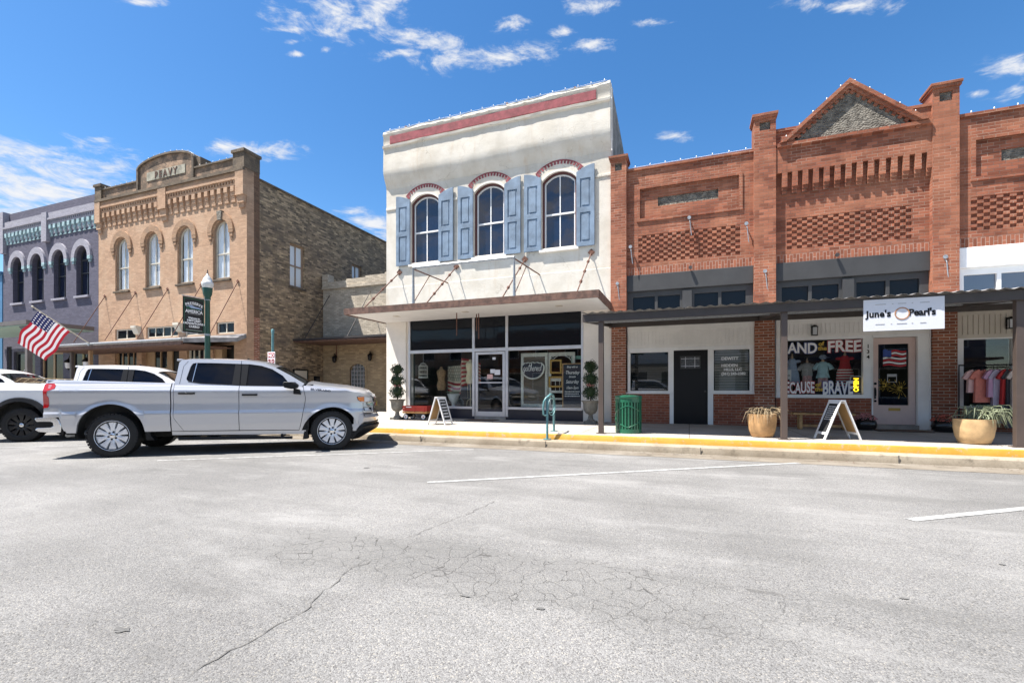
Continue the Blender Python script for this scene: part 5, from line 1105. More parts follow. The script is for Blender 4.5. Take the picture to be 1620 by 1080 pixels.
    m.box(-1.16, -1.08, -.80, .80, .50, .745); bpr = m.build('rear_bumper', 'chrome', T, bevel=.03, smooth=40); m = MB(); m.box(-1.12, -.86, -.95, .95, .55, .70); m.build('bumper_step', 'plastic', bpr)
    m = MB(); m.plate([[(-.80, .50), (-.765, .60), (-.74, .60), (-.74, .44), (-.80, .44)]], -.97, -.86); m.plate([[(-.74, .50), (-.55, .48), (-.55, .43), (-.70, .43)]], -.95, -.86); m.build('lower_valance', 'plastic', T)
    ex = MB(); ex.tube([(-.86, -.66, .42), (-.5, -.62, .44), (.4, -.5, .46)], [.055, .05, .045], 12); ex.build('exhaust_pipe', 'steel', T, smooth=40)
    # cab: side frames with the window opening, roof, glass
    top = [(.975, 1.38), (1.0, 1.55), (1.015, 1.77), (1.05, 1.815), (1.15, 1.835), (1.62, 1.845), (2.09, 1.835), (2.30, 1.812), (2.46, 1.785), (2.60, 1.735), (2.73, 1.685), (2.98, 1.55), (3.16, 1.435), (3.27, 1.372), (3.22, 1.305), (2.2, 1.318), (.985, 1.346)]
    def lean(x, z): return .955-.30*(z-1.32)-(.10*max(0, (x-2.6)/.6)*max(0, (1.45-z))*0)
    dlo = [(1.165, 1.46), (1.185, 1.42), (1.26, 1.40), (1.42, 1.372), (2.2, 1.335), (2.96, 1.322), (2.965, 1.40), (2.86, 1.53), (2.66, 1.66), (2.46, 1.728), (2.25, 1.757), (1.62, 1.772), (1.30, 1.772), (1.245, 1.755), (1.215, 1.70)]
    for sg in (-1, 1):
        tr = tessellate_polygon([[Vector((p[0], p[1], 0)) for p in top], [Vector((p[0], p[1], 0)) for p in dlo]]); al = top+dlo; n = len(al)
        vs = [(x, sg*lean(x, z), z) for x, z in al]+[(x, sg*(lean(x, z)-.05), z) for x, z in al]; fs = [tuple(t) for t in tr]; k0 = 0
        for L in (top, dlo):
            l = len(L); fs += [(k0+i, k0+(i+1) % l, n+k0+(i+1) % l, n+k0+i) for i in range(l)]; k0 += l
        MB().add(vs, fs).build('cab_frame', bp, T, smooth=20)
        def strip(name, mat, poly, d, th=.01, par=T):
            tr = tessellate_polygon([[Vector((p[0], p[1], 0)) for p in poly]]); n = len(poly); MBx = MB().add([(x, sg*(lean(x, z)+d), z) for x, z in poly]+[(x, sg*(lean(x, z)+d-th), z) for x, z in poly], [tuple(t) for t in tr]+[(i, (i+1) % n, n+(i+1) % n, n+i) for i in range(n)]); return MBx.build(name, mat, par)
        strip('rear_side_window', 'tint', [(1.165, 1.46), (1.185, 1.42), (1.26, 1.40), (1.42, 1.372), (2.02, 1.342), (2.02, 1.765), (1.62, 1.772), (1.30, 1.772), (1.245, 1.755), (1.215, 1.70)], -.022)
        strip('front_side_window', 'tint', [(2.17, 1.337), (2.96, 1.322), (2.965, 1.40), (2.86, 1.53), (2.66, 1.66), (2.46, 1.728), (2.25, 1.757), (2.17, 1.76)], -.022)
        strip('pillar_cover', 'plastic', [(1.955, 1.345), (2.082, 1.34), (2.082, 1.763), (1.985, 1.766)], -.004); strip('pillar_cover', 'plastic', [(2.096, 1.34), (2.205, 1.335), (2.225, 1.759), (2.096, 1.763)], -.004)
        strip('window_divider', 'chrome', [(1.262, 1.40), (1.272, 1.398), (1.318, 1.768), (1.305, 1.77)], -.012); strip('belt_moulding', 'plastic', [(1.20, 1.398), (1.42, 1.362), (2.2, 1.322), (2.97, 1.308), (2.97, 1.324), (2.2, 1.338), (1.42, 1.376), (1.20, 1.414)], .004)
        strip('door_seam', 'plastic', [(1.06, 1.36), (1.066, 1.36), (1.10, 1.70), (1.17, 1.80), (1.165, 1.803), (1.094, 1.70)], .002, .01)
        strip('door_seam', 'plastic', [(2.086, 1.32), (2.092, 1.32), (2.092, 1.828), (2.086, 1.828)], .003, .01)
        # mirror
        c = [(2.93, 1.29), (2.90, 1.36), (2.92, 1.405), (3.12, 1.40), (3.19, 1.34), (3.17, 1.28), (3.06, 1.262)]; m = MB(); m.plate(c, sg*1.03, sg*1.20); mo = m.build('mirror', 'plastic', T, bevel=.03, smooth=40)
        m = MB(); m.plate([(3.08, 1.28), (3.20, 1.25), (3.22, 1.15), (3.08, 1.16)], sg*.97, sg*1.06); m.build('mirror_arm', 'plastic', mo, bevel=.01)
        for x, z in ((1.07, 1.178), (2.15, 1.148)):
            m = MB(); m.box(x, x+.27, sg*1.002, sg*1.045, z-.02, z+.018); hd = m.build('door_handle', 'plastic', T, bevel=.008); m = MB(); m.lathe([(.0, 0), (.05, 0.004)], (x+.14, sg*.998, z-.045), 14, axis='y', sx=1.1, sy=.55); m.build('handle_cup', 'chrome', hd)
        bars = MB(); bars.tube([(1.06, sg*.97, .31), (3.05, sg*.97, .285)], .028, 10); bars.box(1.1, 3.0, sg*.93, sg*.985, .322, .335)
        for x in (1.4, 1.75, 2.85): bars.box(x-.02, x+.02, sg*.6, sg*.95, .30, .36)
        bars.build('side_step', 'plastic', T, smooth=40)
        for poly in ([(.495, .56), (.575, .56), (.60, .38), (.66, .30), (.53, .30)], [(3.30, .48), (3.335, .48), (3.34, .25), (3.24, .24), (3.26, .36)]): MB().plate(poly, sg*.96, sg*.80).build('mud_flap', 'plastic', T)
    roof = [p for p in top if p[0] >= 1.0 and p[1] > 1.66]
    rx = sorted(roof)
    def rz(x): return lut(x, rx)
    def rf(u, v):
        x = 1.03+(2.72-1.03)*u; z0 = rz(x); y0 = lean(x, z0); s = 2*v-1; return (x, s*y0, z0+.055*(1-s*s)**.8)
    MB().grid(rf, 30, 20).build('roof', bp, T, smooth=60)
    m = MB(); m.grid(lambda u, v: (1.015-.04*(1-v)+.0, (2*u-1)*lean(1, 1.36+.43*v), 1.36+.44*v), 6, 4); m.build('rear_window', 'tint', T)
    m = MB(); m.box(.955, 1.06, -.78, .78, 1.80, 1.845); m.build('roof_spoiler', bp, T, bevel=.015)
    def wsf(u, v):
        a = Vector((2.70, 0, rz(2.70)+.05)); b = Vector((3.33, 0, 1.385)); s = 2*u-1; x = a.x+(b.x-a.x)*v-.10*abs(s)**2.2*(1-.0*v); z = a.z+(b.z-a.z)*v-.03*s*s*(1-v); return (x, s*(.76+.16*v), z)
    MB().grid(wsf, 16, 12).build('windshield', 'windscreen', T, smooth=60)
    m = MB(); m.tube([(3.28, .3, 1.40), (3.30, -.1, 1.395), (3.26, -.55, 1.42)], .012, 6); m.box(3.22, 3.42, -.88, .88, 1.33, 1.362); m.build('wiper_cowl', 'plastic', T)
    m = MB(); m.plate([(2.0, 1.86), (2.16, 1.86), (2.0, 1.93)], -.02, .02); m.build('roof_antenna', 'plastic', T)
    # hood with a raised centre, nose and grille
    def hf(u, v):
        x = 3.30+(4.64-3.30)*u; s = 2*v-1; w = wid(x, 1.12)-.05; e = abs(s); z = hz(x)-.03+.085*(1-e**3.2)*(1-.5*max(0, (u-.75)/.25)**2)+.03*max(0, 1-abs(e-.0)*2.2)
        return (x-.10*e**3*max(0, u-.6)/.4, s*w, z)
    MB().grid(hf, 40, 40).build('hood', bp, T, smooth=50)
    nose = lambda yy, x: x-.30*abs(yy/.95)**2.6*max(0, min(1, (x-4.05)/.55))
    def loft(poly, name, mat, hwid=.93, ny=18, par=T, bevel=0):
        m = MB(); n = len(poly)
        for j in range(ny+1):
            yy = -hwid+2*hwid*j/ny; m.v += [Vector((nose(yy, x), yy, z)) for x, z in poly]
        for j in range(ny):
            for i in range(n): m.f.append([j*n+i, j*n+(i+1) % n, (j+1)*n+(i+1) % n, (j+1)*n+i])
        m.f.append(list(range(n))); m.f.append([ny*n+i for i in range(n)][::-1]); return m.build(name, mat, par, smooth=35)
    loft([(4.30, .56), (4.56, .60), (4.60, .80), (4.585, 1.14), (4.30, 1.14)], 'grille', 'plastic', .84)
    for z in (.80, .84, 1.02, 1.055): loft([(4.58, z), (4.63, z+.003), (4.63, z+.013), (4.58, z+.016)], 'grille_bar', 'plastic', .80)
    loft([(4.54, .90), (4.665, .905), (4.67, .975), (4.54, .985)], 'grille_chrome_bar', 'chrome', .90)
    loft([(4.58, 1.085), (4.66, 1.06), (4.665, 1.085), (4.60, 1.13)], 'grille_top_bar', 'chrome', .82)
    em = MB(); em.box(4.665, 4.69, -.13, .13, .905, .975); em.box(4.665, 4.69, -.05, .05, .875, 1.005); em.build('front_emblem', 'brass', T)
    loft([(4.26, .385), (4.27, .52), (4.43, .53), (4.44, .77), (4.58, .765), (4.69, .725), (4.725, .66), (4.70, .575), (4.60, .45), (4.52, .39)], 'front_bumper', bp, .95, 22)
    loft([(4.28, .37), (4.30, .22), (4.36, .205), (4.46, .26), (4.60, .34), (4.70, .40), (4.735, .48), (4.70, .50), (4.61, .44), (4.52, .37)], 'lower_bumper', 'plastic', .955, 22)
    loft([(4.60, .50), (4.70, .53), (4.715, .555), (4.62, .55)], 'bumper_lip', 'plastic', .90, 22)
    patch(T, 'bumper_vent', 'plastic', [(4.40, .53), (4.44, .53), (4.455, .60), (4.455, .70), (4.43, .72), (4.40, .70)], .02, .05)
    for poly, mat, lf in (([(4.285, 1.10), (4.34, 1.115), (4.47, 1.105), (4.60, 1.08), (4.61, 1.02), (4.54, .985), (4.36, .995), (4.305, 1.03)], 'plastic', .004), ([(4.30, 1.09), (4.43, 1.098), (4.43, 1.0), (4.36, 1.005), (4.315, 1.04)], 'amber', .012), ([(4.437, 1.097), (4.54, 1.085), (4.54, 1.0), (4.437, .998)], 'clear', .012), ([(4.42, .88), (4.57, .87), (4.585, .79), (4.44, .80), (4.425, .82)], 'plastic', .004), ([(4.43, .87), (4.52, .865), (4.52, .80), (4.445, .81)], 'clear', .010)):
        patch(T, 'headlamp', mat, poly, lf)
    m = patch(T, 'grille_end', 'chrome', [(4.46, .985), (4.60, .98), (4.605, .91), (4.52, .89), (4.48, .915)], .008)
    # name lettering on the fender
    lt = text('SILVERADO', .052, (3.39, -1.0, 1.243), 'navyletter', T, 'fender_lettering', sx=1.4, sp=1.05, align='LEFT', ext=.004, bold=.002)
    for v in lt.data.vertices: z = v.co.z-(v.co.x-3.39)*.105; v.co.z = z; v.co.y = -wid(v.co.x, z)+(v.co.y+1.0)-.002
    for x in (0, 3.80):
        for sg in (-1, 1): wheel(T, x, sg, 0, 'rim')
    return T
M['navyletter'] = P('dark_lettering', (.012, .014, .03), .4, var=0)
M['windscreen'] = shopglass('windscreen_glass', 1.6, (.45, .5, .48))
HD = math.atan2(.592, .806)
T1 = build_truck('pickup_truck', 'silver crew cab pickup with polished ten spoke wheels parked nose to the kerb')
KM = {}
for c in COL.objects:
    if c.parent: KM.setdefault(c.parent.name, []).append(c)
T2 = copy_tree(T1, None, {'silver': 'carwhite', 'rim': 'blackrim', 'chrome': 'chrome'}, KM)
tag(T2, 'white crew cab pickup with black wheels parked behind the bed of the silver pickup', 'pickup truck')
T3 = copy_tree(T1, None, {'silver': 'carwhite'}, KM)
tag(T3, 'pale pickup showing only its windshield past the bed of the white pickup', 'pickup truck')
T4 = copy_tree(T1, None, {'silver': 'carwhite'}, KM)
tag(T4, 'white pickup parked across the street, seen mirrored in the shop glass', 'pickup truck')
nrm_ = Vector((-.592, .806))
for T, p0 in ((T1, (-9.95, 5.48)), (T2, (-14.9, 6.32)), (T3, (-20.7, 5.67))):
    T.location = (p0[0]+nrm_.x*.985, p0[1]+nrm_.y*.985, 0); T.rotation_euler = (0, 0, HD); T['group'] = 'pickups parked nose to the kerb'
T4.location = (-4.4, -3.2, 0); T4.rotation_euler = (0, 0, radians(2))
for c in list(COL.objects):     # the white pickup wears black wheel arch flares
    pass
for sg in (-1, 1):
    for cx, cz, r0 in ((-.02, .45, .535), (3.82, .40, .505)):
        fl = MB(); n = 24; base = len(fl.v)
        for i in range(n+1):
            a = pi*1.06*i/n-.03*pi
            for rr_, dy in ((r0-.02, .0), (r0-.02, .035), (r0+.07, .03), (r0+.085, -.01)):
                x, z = cx+rr_*cos(a), max(.42, cz+rr_*sin(a)); fl.v.append(Vector((x, sg*(wid(min(x, 4.2), z)+dy), z)))
        for i in range(n):
            for j in range(3): k = base+i*4+j; fl.f.append([k, k+1, k+5, k+4])
        OFF[T2.name] = Vector((0, 0, 0)); fl.build('arch_flare', 'plastic', T2, smooth=40)

# ------------------------------------------------------------------ street furniture and shop goods
S = SWZ
# green slatted litter bin
cx, cy = -1.30, 10.98
t = thing('trash_can', 'green slatted metal litter bin between the brown canopy post and the black door', 'trash can', (cx, cy, S))
m = MB(); r0 = .285; nb = 26; zt = S+.78; zb = S+.02
for i in range(nb):
    a = 2*pi*i/nb; ca, sa = cos(a), sin(a); w = .021
    m.add([(cx+ca*r_-sa*o_, cy+sa*r_+ca*o_, z) for z in (zb, zt) for r_ in (r0-.006, r0+.004) for o_ in (-w, w)], [(0, 1, 3, 2), (4, 6, 7, 5), (0, 4, 5, 1), (2, 3, 7, 6), (0, 2, 6, 4), (1, 5, 7, 3)])
for z0, z1 in ((S+.0, S+.10), (S+.70, S+.80)): m.lathe([(r0-.008, z0), (r0+.006, z0), (r0+.006, z1), (r0-.008, z1), (r0-.008, z0)], (cx, cy, 0), 40, cap=False)
# a raised ribbon crosses the slats in a pointed arch, up then down
for dz in (0, 1):
    P_ = []
    for i in range(33):
        a = -pi*.98+pi*1.0*i/32; u = i/32; z = (S+.40+.22*(1-abs(2*u-1)**1.3)) if not dz else (S+.36-.22*(1-abs(2*u-1)**1.3)); P_.append((cx+(r0-.002)*cos(a), cy+(r0-.002)*sin(a), z))
    m.tube(P_, .014, 6)
m.build('bin_body', 'green', t, smooth=40)
m = MB(); m.lathe([(r0+.012, S+.785), (r0+.02, S+.80), (r0+.012, S+.845), (.22, S+.862), (.15, S+.855), (.15, S+.80)], (cx, cy, 0), 40, cap=False); m.build('bin_lid', 'green', t, smooth=40)
m = MB(); m.lathe([(0, S+.03), (.25, S+.03), (.25, S+.76)], (cx, cy, 0), 28); m.build('bin_liner', 'black', t, smooth=40)
# teal bicycle rack of two bent posts and a hanging ring
t = thing('bike_rack', 'teal steel bicycle rack bent over at the top, standing at the yellow kerb', 'bike rack', (-2.95, 10.1, .155))
m = MB(); x0, y0, x1, y1 = -2.93, 9.95, -3.0, 10.75
m.tube([(x0, y0, .155), (x0, y0, 1.02), (x0+.0, y0+.06, 1.09), ((x0+x1)/2, (y0+y1)/2, 1.14), (x1, y1-.06, 1.11), (x1, y1, 1.05), (x1, y1, S)], .027, 10); m.tube([(x0+.02, y0+.06, 1.10), (x0-.02, y0-.03, 1.06), (x0-.06, y0-.05, .98), (x0-.075, y0-.05, .86), (x0-.075, y0-.05, .70), (x0-.03, y0-.03, .68), (x0, y0, .70)], .024, 10)
m.build('rack_tube', 'rackteal', t, smooth=60)
m = MB(); m.lathe([(.09, 0), (.09, .012), (0, .013)], (x0, y0, .155), 16); m.lathe([(.09, 0), (.09, .012), (0, .013)], (x1, y1, S), 16); m.build('base_flange', 'rackteal', t)
m = MB(); m.tube([(x0-.0+.03*cos(a), y0+.30+.2*cos(a), .90+.17*sin(a)) for a in [2*pi*i/28 for i in range(28)]], .010, 6, closed=True); m.tube([(x0-.03+.03*cos(a), y0+.48+.18*cos(a), .86+.2*sin(a)) for a in [2*pi*i/28 for i in range(28)]], .010, 6, closed=True); m.build('cable_loop', 'rackteal', t, smooth=60)
# urns with triple ball topiaries
def topiary(x, y, label, seed):
    r = random.Random(seed); g_ = 'topiaries flanking the cream shop front'
    u = thing('stone_urn', 'fluted grey stone urn '+label, 'urn', (x, y, S), 'stone urns flanking the cream shop front')
    m = MB(); n = 48; m.lathe([(.0, .62), (.22, .62), (.235, .66), (.27, .665), (.265, .64), (.225, .615), (.205, .56), (.20, .47), (.185, .37), (.14, .30), (.075, .27), (.06, .24), (.075, .14), (.13, .09), (.14, .075)], (x, y, S), n, wob=lambda a, i: 1+(.022*cos(a*22) if 5 < i < 9 else 0)); m.box(x-.17, x+.17, y-.17, y+.17, S, S+.075)
    m.build('urn_body', 'stoneurn', u, smooth=35); m = MB(); m.lathe([(0, .63), (.215, .63)], (x, y, S), 20); m.build('urn_soil', 'soil', u)
    t = thing('topiary', 'triple ball boxwood topiary with a pink bow '+label, 'topiary', (x, y, S+.63), g_)
    m = MB(); m.tube([(x, y, S+.6), (x+.01, y, S+.9), (x-.01, y, S+1.3), (x, y, S+1.75)], [.022, .02, .016, .012], 7); m.build('trunk', 'stem', t)
    for zc, R_ in ((.91, .235), (1.29, .22), (1.645, .185)):
        m = MB()
        for i in range(950):
            a, c = r.uniform(0, 2*pi), r.uniform(-1, 1); s = sqrt(1-c*c); rad = R_*r.uniform(.66, 1.08)*(1+.13*sin(a*3+zc*9)+.09*sin(c*6+a*2+seed)); p = Vector((x+rad*s*cos(a), y+rad*s*sin(a), S+zc+rad*c*.92))
            d = Vector((r.gauss(0, 1), r.gauss(0, 1), r.gauss(0, 1))).normalized(); e = d.orthogonal().normalized()*r.uniform(.011, .018); d = d*r.uniform(.018, .03); m.add([p-d*.5, p+e, p+d, p-e], [(0, 1, 2, 3)])
        m.ball((x, y, S+zc), R_*.62, 8); m.build('leaf_ball', 'leaf', t)
    m = MB()
    for i in range(8):
        a = 2*pi*i/8+r.uniform(-.2, .2); m.tube([(x+.05*cos(a), y+.05*sin(a), S+1.10), (x+.12*cos(a), y+.12*sin(a), S+1.15+r.uniform(-.04, .04)), (x+.10*cos(a+.4), y+.1*sin(a+.4), S+1.08), (x+.05*cos(a), y+.05*sin(a), S+1.10)], .013, 5)
    m.build('bow', 'bow', t)
topiary(-9.02, 13.15, 'at the pier beside the red wagon', 1); topiary(-2.68, 13.55, 'at the pier beside the first canopy post', 2)
# red wagon
wx, wy = -8.35, 13.35
t = thing('toy_wagon', 'red toy wagon with stake sides and white wheels under the bird cage window', 'wagon', (wx, wy, S))
L_, W_ = .92, .42
m = MB(); m.box(wx-L_/2, wx+L_/2, wy-W_/2, wy+W_/2, S+.21, S+.27); m.build('wagon_bed', 'pine', t, bevel=.006)
m = MB()
for z in (S+.285, S+.375):
    m.box(wx-L_/2, wx+L_/2, wy-W_/2, wy-W_/2+.018, z, z+.08); m.box(wx-L_/2, wx+L_/2, wy+W_/2-.018, wy+W_/2, z, z+.08); m.box(wx-L_/2, wx-L_/2+.018, wy-W_/2+.018, wy+W_/2-.018, z, z+.08); m.box(wx+L_/2-.018, wx+L_/2, wy-W_/2+.018, wy+W_/2-.018, z, z+.08)
for x in (-L_/2+.1, 0, L_/2-.1): m.box(wx+x-.02, wx+x+.02, wy-W_/2-.014, wy-W_/2-.001, S+.26, S+.46)
m.build('stake_side', 'wagonred', t); MB().box(wx-.32, wx-.12, wy-W_/2-.01, wy-W_/2-.002, S+.40, S+.43).build('wagon_label', 'signwhite', t)
for x in (-.33, .33):
    for sg in (-1, 1):
        q = MB(); q.lathe([(.06, -.02), (.095, -.022), (.1, -.01), (.1, .01), (.095, .022), (.06, .02)], (wx+x, wy+sg*.2, S+.1), 24, axis='y'); w = q.build('wagon_wheel', 'rubber', t, smooth=40); q = MB(); q.lathe([(0, -.026), (.07, -.024), (.078, -.015), (.078, .015), (.07, .024), (0, .026)], (wx+x, wy+sg*.2, S+.1), 24, axis='y'); q.build('wheel_disc', 'signwhite', w, smooth=40); q = MB(); q.lathe([(0, -.034), (.022, -.03), (.022, .03), (0, .034)], (wx+x, wy+sg*.2, S+.1), 12, axis='y'); q.build('wheel_cap', 'wagonred', w)
q = MB(); q.box(wx-.35, wx-.31, wy-.19, wy+.19, S+.09, S+.21); q.box(wx+.31, wx+.35, wy-.19, wy+.19, S+.09, S+.21); q.tube([(wx+.42, wy, S+.14), (wx+.62, wy-.02, S+.3), (wx+.50, wy-.0, S+.75)], .012, 6); q.tube([(wx+.44, wy-.06, S+.77), (wx+.56, wy+.06, S+.77)], .012, 6); q.build('pull_handle', 'black', t)
# A frame signs
def aframe(x, y, rz, h, w, spread, label, fmat, board_front, board_back, lines, grp=None):
    t = thing('sandwich_board', label, 'sandwich board', (0, 0, 0), grp); K = []
    for sg, bm_ in ((-1, board_front), (1, board_back)):
        m = MB(); a = Vector((0, sg*spread, 0)); b = Vector((0, sg*.025, h)); d = (b-a)
        def pt(xx, v, o): p = a+d*v; return (xx, p.y+sg*o, p.z)
        def slab(x0, x1, v0, v1, o0, o1): m.add([pt(x0, v0, o0), pt(x1, v0, o0), pt(x1, v1, o0), pt(x0, v1, o0), pt(x0, v0, o1), pt(x1, v0, o1), pt(x1, v1, o1), pt(x0, v1, o1)], [(0, 1, 2, 3), (7, 6, 5, 4), (0, 4, 5, 1), (1, 5, 6, 2), (2, 6, 7, 3), (3, 7, 4, 0)])
        slab(-w/2, -w/2+.05, 0, 1, 0, .025); slab(w/2-.05, w/2, 0, 1, 0, .025); slab(-w/2+.05, w/2-.05, .93, 1, 0, .025); slab(-w/2+.05, w/2-.05, .13, .19, 0, .025); f = m.build('board_frame', fmat, t, bevel=.003)
        m = MB(); slab(-w/2+.05, w/2-.05, .19, .93, .006, .014); m.build('board_panel', bm_, f)
        if sg < 0 and lines:
            m = MB(); r = random.Random(int(x*100))
            for v, n_, col in lines:
                xx = -w/2+.09
                while xx < w/2-.1: L_ = r.uniform(.02, .05); slab(xx, min(w/2-.08, xx+L_), v, v+.035*n_, .0141, .0165); xx += L_+r.uniform(.008, .02)
            m.build('chalk_writing', 'chalkwhite', f)
    q = MB(); q.box(-w/2-.01, w/2+.01, -.045, .045, h-.005, h+.02); q.build('hinge_cap', fmat, t)
    t.location = (x, y, S); t.rotation_euler = (0, 0, rz)
    return t
aframe(-6.57, 11.66, radians(88), .76, .44, .27, 'white framed chalkboard sandwich board on the pavement by the red wagon', 'white', 'chalk', 'cork', [(.83-.11*i, 1.3, 0) for i in range(6)])
aframe(2.76, 11.05, radians(-76), .76, .42, .32, 'white sandwich board with a dark poster in front of the wooden bench', 'white', 'chalk', 'cork', [(.84-.055*i, .6, 0) for i in range(7)])
# terracotta pots
def pot(x, y, R_, H_, mat, label, pn, plabel, kind, seed):
    r = random.Random(seed); t = thing('terracotta_pot', label, 'planter', (x, y, S), 'terracotta pots along the kerb')
    m = MB(); m.lathe([(0, 0), (R_*.66, 0), (R_*.78, H_*.06), (R_*.92, H_*.3), (R_*1.0, H_*.65), (R_*1.0, H_*.93), (R_*1.01, H_), (R_*.93, H_), (R_*.9, H_*.86), (0, H_*.86)], (x, y, S), 48, wob=lambda a, i: 1+.012*sin(a*3+seed)+.008*sin(a*7)); m.build('pot_body', mat, t, smooth=50); m = MB(); m.lathe([(0, H_*.88), (R_*.9, H_*.88)], (x, y, S), 24); m.build('pot_soil', 'soil', t)
    p = thing(pn, plabel, 'plant', (x, y, S+H_*.87))
    m = MB(); z0 = S+H_*.87
    for i in range(110 if kind == 'dry' else 170):
        a = r.uniform(0, 2*pi) if kind == 'dry' else r.gauss(.25, .9); b0 = Vector((x+r.gauss(.06, .08), y+r.gauss(0, .07), z0)); L_ = r.uniform(.2, .48) if kind == 'dry' else r.uniform(.18, .44)
        if kind == 'dry': hgt = r.uniform(.05, .22); pts = [b0, b0+Vector((cos(a)*L_*.4, sin(a)*L_*.4, hgt)), b0+Vector((cos(a)*L_*.75, sin(a)*L_*.75, hgt*.9)), b0+Vector((cos(a)*L_, sin(a)*L_, hgt*.9-r.uniform(.05, .28)))]
        else: hgt = r.uniform(.12, .32); pts = [b0, b0+Vector((cos(a)*L_*.4, sin(a)*L_*.35, hgt)), b0+Vector((cos(a)*L_*.75, sin(a)*L_*.6, hgt*1.0)), b0+Vector((cos(a)*L_, sin(a)*L_*.8, hgt*.55-r.uniform(0, .22)))]
        w = .006 if kind == 'dry' else .010; m.tube(pts, [w*.8, w, w*.8, .001], 4, cap=False)
    m.build('dry_blades' if kind == 'dry' else 'long_blades', 'straw' if kind == 'dry' else 'sage', p, smooth=60)
    if kind == 'dry':
        m = MB()
        for i in range(14): c = Vector((x+r.gauss(.12, .06), y+r.gauss(0, .05), z0+r.uniform(.03, .16))); m.tube([c+Vector((.09*cos(a)*r.uniform(.6, 1), .05*sin(a), .08*sin(a+.3))) for a in [k*.7 for k in range(9)]], .006, 4)
        m.build('curled_stems', 'straw', p)
pot(1.42, 11.0, .27, .48, 'terracotta', 'orange terracotta pot of dry curled stems beside the second canopy post', 'dried_plant', 'dry curled straw plant in the orange pot', 'dry', 3)
pot(4.86, 10.98, .285, .45, 'terrapale', 'wide pale terracotta pot beside the third canopy post', 'strappy_plant', 'grey green strappy plant leaning out of the wide pale pot', 'sage', 5)
# bench
t = thing('wooden_bench', 'low wooden bench under the slogan window', 'bench', (3.05, 13.55, S))
q = MB(); q.grid(lambda u, v: (2.42+1.3*u, 13.38+.34*v+.012*sin(u*9), S+.41), 12, 1); q.box(2.42, 3.72, 13.38, 13.72, S+.36, S+.41); q.build('seat', 'wood', t, bevel=.008)
for x in (2.56, 3.5): q = MB(); q.box(x, x+.07, 13.42, 13.68, S, S+.36); q.build('leg', 'wood', t, bevel=.005)
q = MB(); q.box(2.63, 3.5, 13.53, 13.57, S+.06, S+.12); q.build('stretcher', 'wood', t)
# flower bowls at the pink door
def bowl(x, y, label, seed, cmat):
    r = random.Random(seed); t = thing('flower_bowl', 'round black pot '+label, 'planter', (x, y, S), 'black pots at the pink door')
    m = MB(); m.lathe([(0, 0), (.15, 0), (.215, .06), (.235, .14), (.215, .22), (.19, .25), (.215, .265), (.215, .285), (.18, .285), (.17, .22), (0, .22)], (x, y, S), 36); m.build('bowl_body', 'blackpot', t, smooth=50)
    p = thing('coral_flowers', 'coral flowers '+label.replace('standing', 'filling the black pot'), 'flowers', (x, y, S+.22)); m = MB(); m2 = MB()
    for i in range(420):
        a, rad = r.uniform(0, 2*pi), .24*sqrt(r.random()); z = S+.25+.17*(1-(rad/.25)**2)*r.uniform(.6, 1); c = Vector((x+rad*cos(a), y+rad*sin(a), z)); d = Vector((r.gauss(0, 1), r.gauss(0, 1), r.gauss(0, .7))).normalized(); e = d.orthogonal().normalized()*.016; d *= .02; (m if r.random() < .75 else m2).add([c-d, c+e, c+d, c-e], [(0, 1, 2, 3)])
    m.build('petals', cmat, p); m2.build('leaves', 'leaf', p)
bowl(4.02, 13.75, 'standing between the bench and the pink door', 1, 'pinkpetal'); bowl(5.52, 13.7, 'standing between the pink door and the clothes rail', 2, 'coral')
def doormat(x0, x1, y0, y1, label):
    t = thing('doormat', label, 'doormat', ((x0+x1)/2, (y0+y1)/2, S), 'brown doormats'); MB().box(x0, x1, y0, y1, S+.001, S+.018).build('mat_pile', 'coir', t); m = MB(); m.plate([rect(x0-.015, x1+.015, y0-.015, y1+.015), rect(x0, x1, y0, y1)], S+.001, S+.014, 'z'); m.build('mat_border', 'darkiron', t)
doormat(4.2, 5.2, 13.35, 13.95, 'brown doormat in front of the pink door'); doormat(-6.7, -5.75, 13.45, 14.0, 'brown doormat in front of the aluminium glass door')
# hanging sign under the canopy edge
t = thing('shop_sign', 'white oblong shop sign with a copper ring fixed to the front canopy beam', 'sign', (3.62, 10.43, 2.62))
MB().box(3.02, 4.21, 10.425, 10.447, 2.325, 2.90).build('sign_board', 'signface', t)
text("June's", .165, (3.06, 10.422, 2.58), 'black', t, 'sign_lettering', align='LEFT', bold=.006, sp=1.05, ext=.002, sx=.93); text("Pearl's", .165, (3.695, 10.422, 2.58), 'black', t, 'sign_lettering', align='LEFT', bold=.006, sp=.98, ext=.002, sx=.93)
q = MB(); q.plate([[(3.60+.112*cos(a), 2.625+.112*sin(a)) for a in [2*pi*i/40 for i in range(40)]], [(3.60+.094*cos(a), 2.625+.094*sin(a)) for a in [2*pi*i/40 for i in range(40)]]], 10.419, 10.425); q.build('sign_ring', 'copper', t)
q = MB()
for z, xs in ((2.80, ((3.2, 3.36), (3.45, 3.47), (3.54, 3.66), (3.74, 3.76), (3.86, 4.0))), (2.44, ((3.2, 3.34), (3.43, 3.45), (3.52, 3.67), (3.74, 3.76), (3.86, 3.95)))):
    for a, b in xs: q.box(a, b, 10.421, 10.425, z, z+.012)
q.build('sign_small_print', 'signgrey', t)
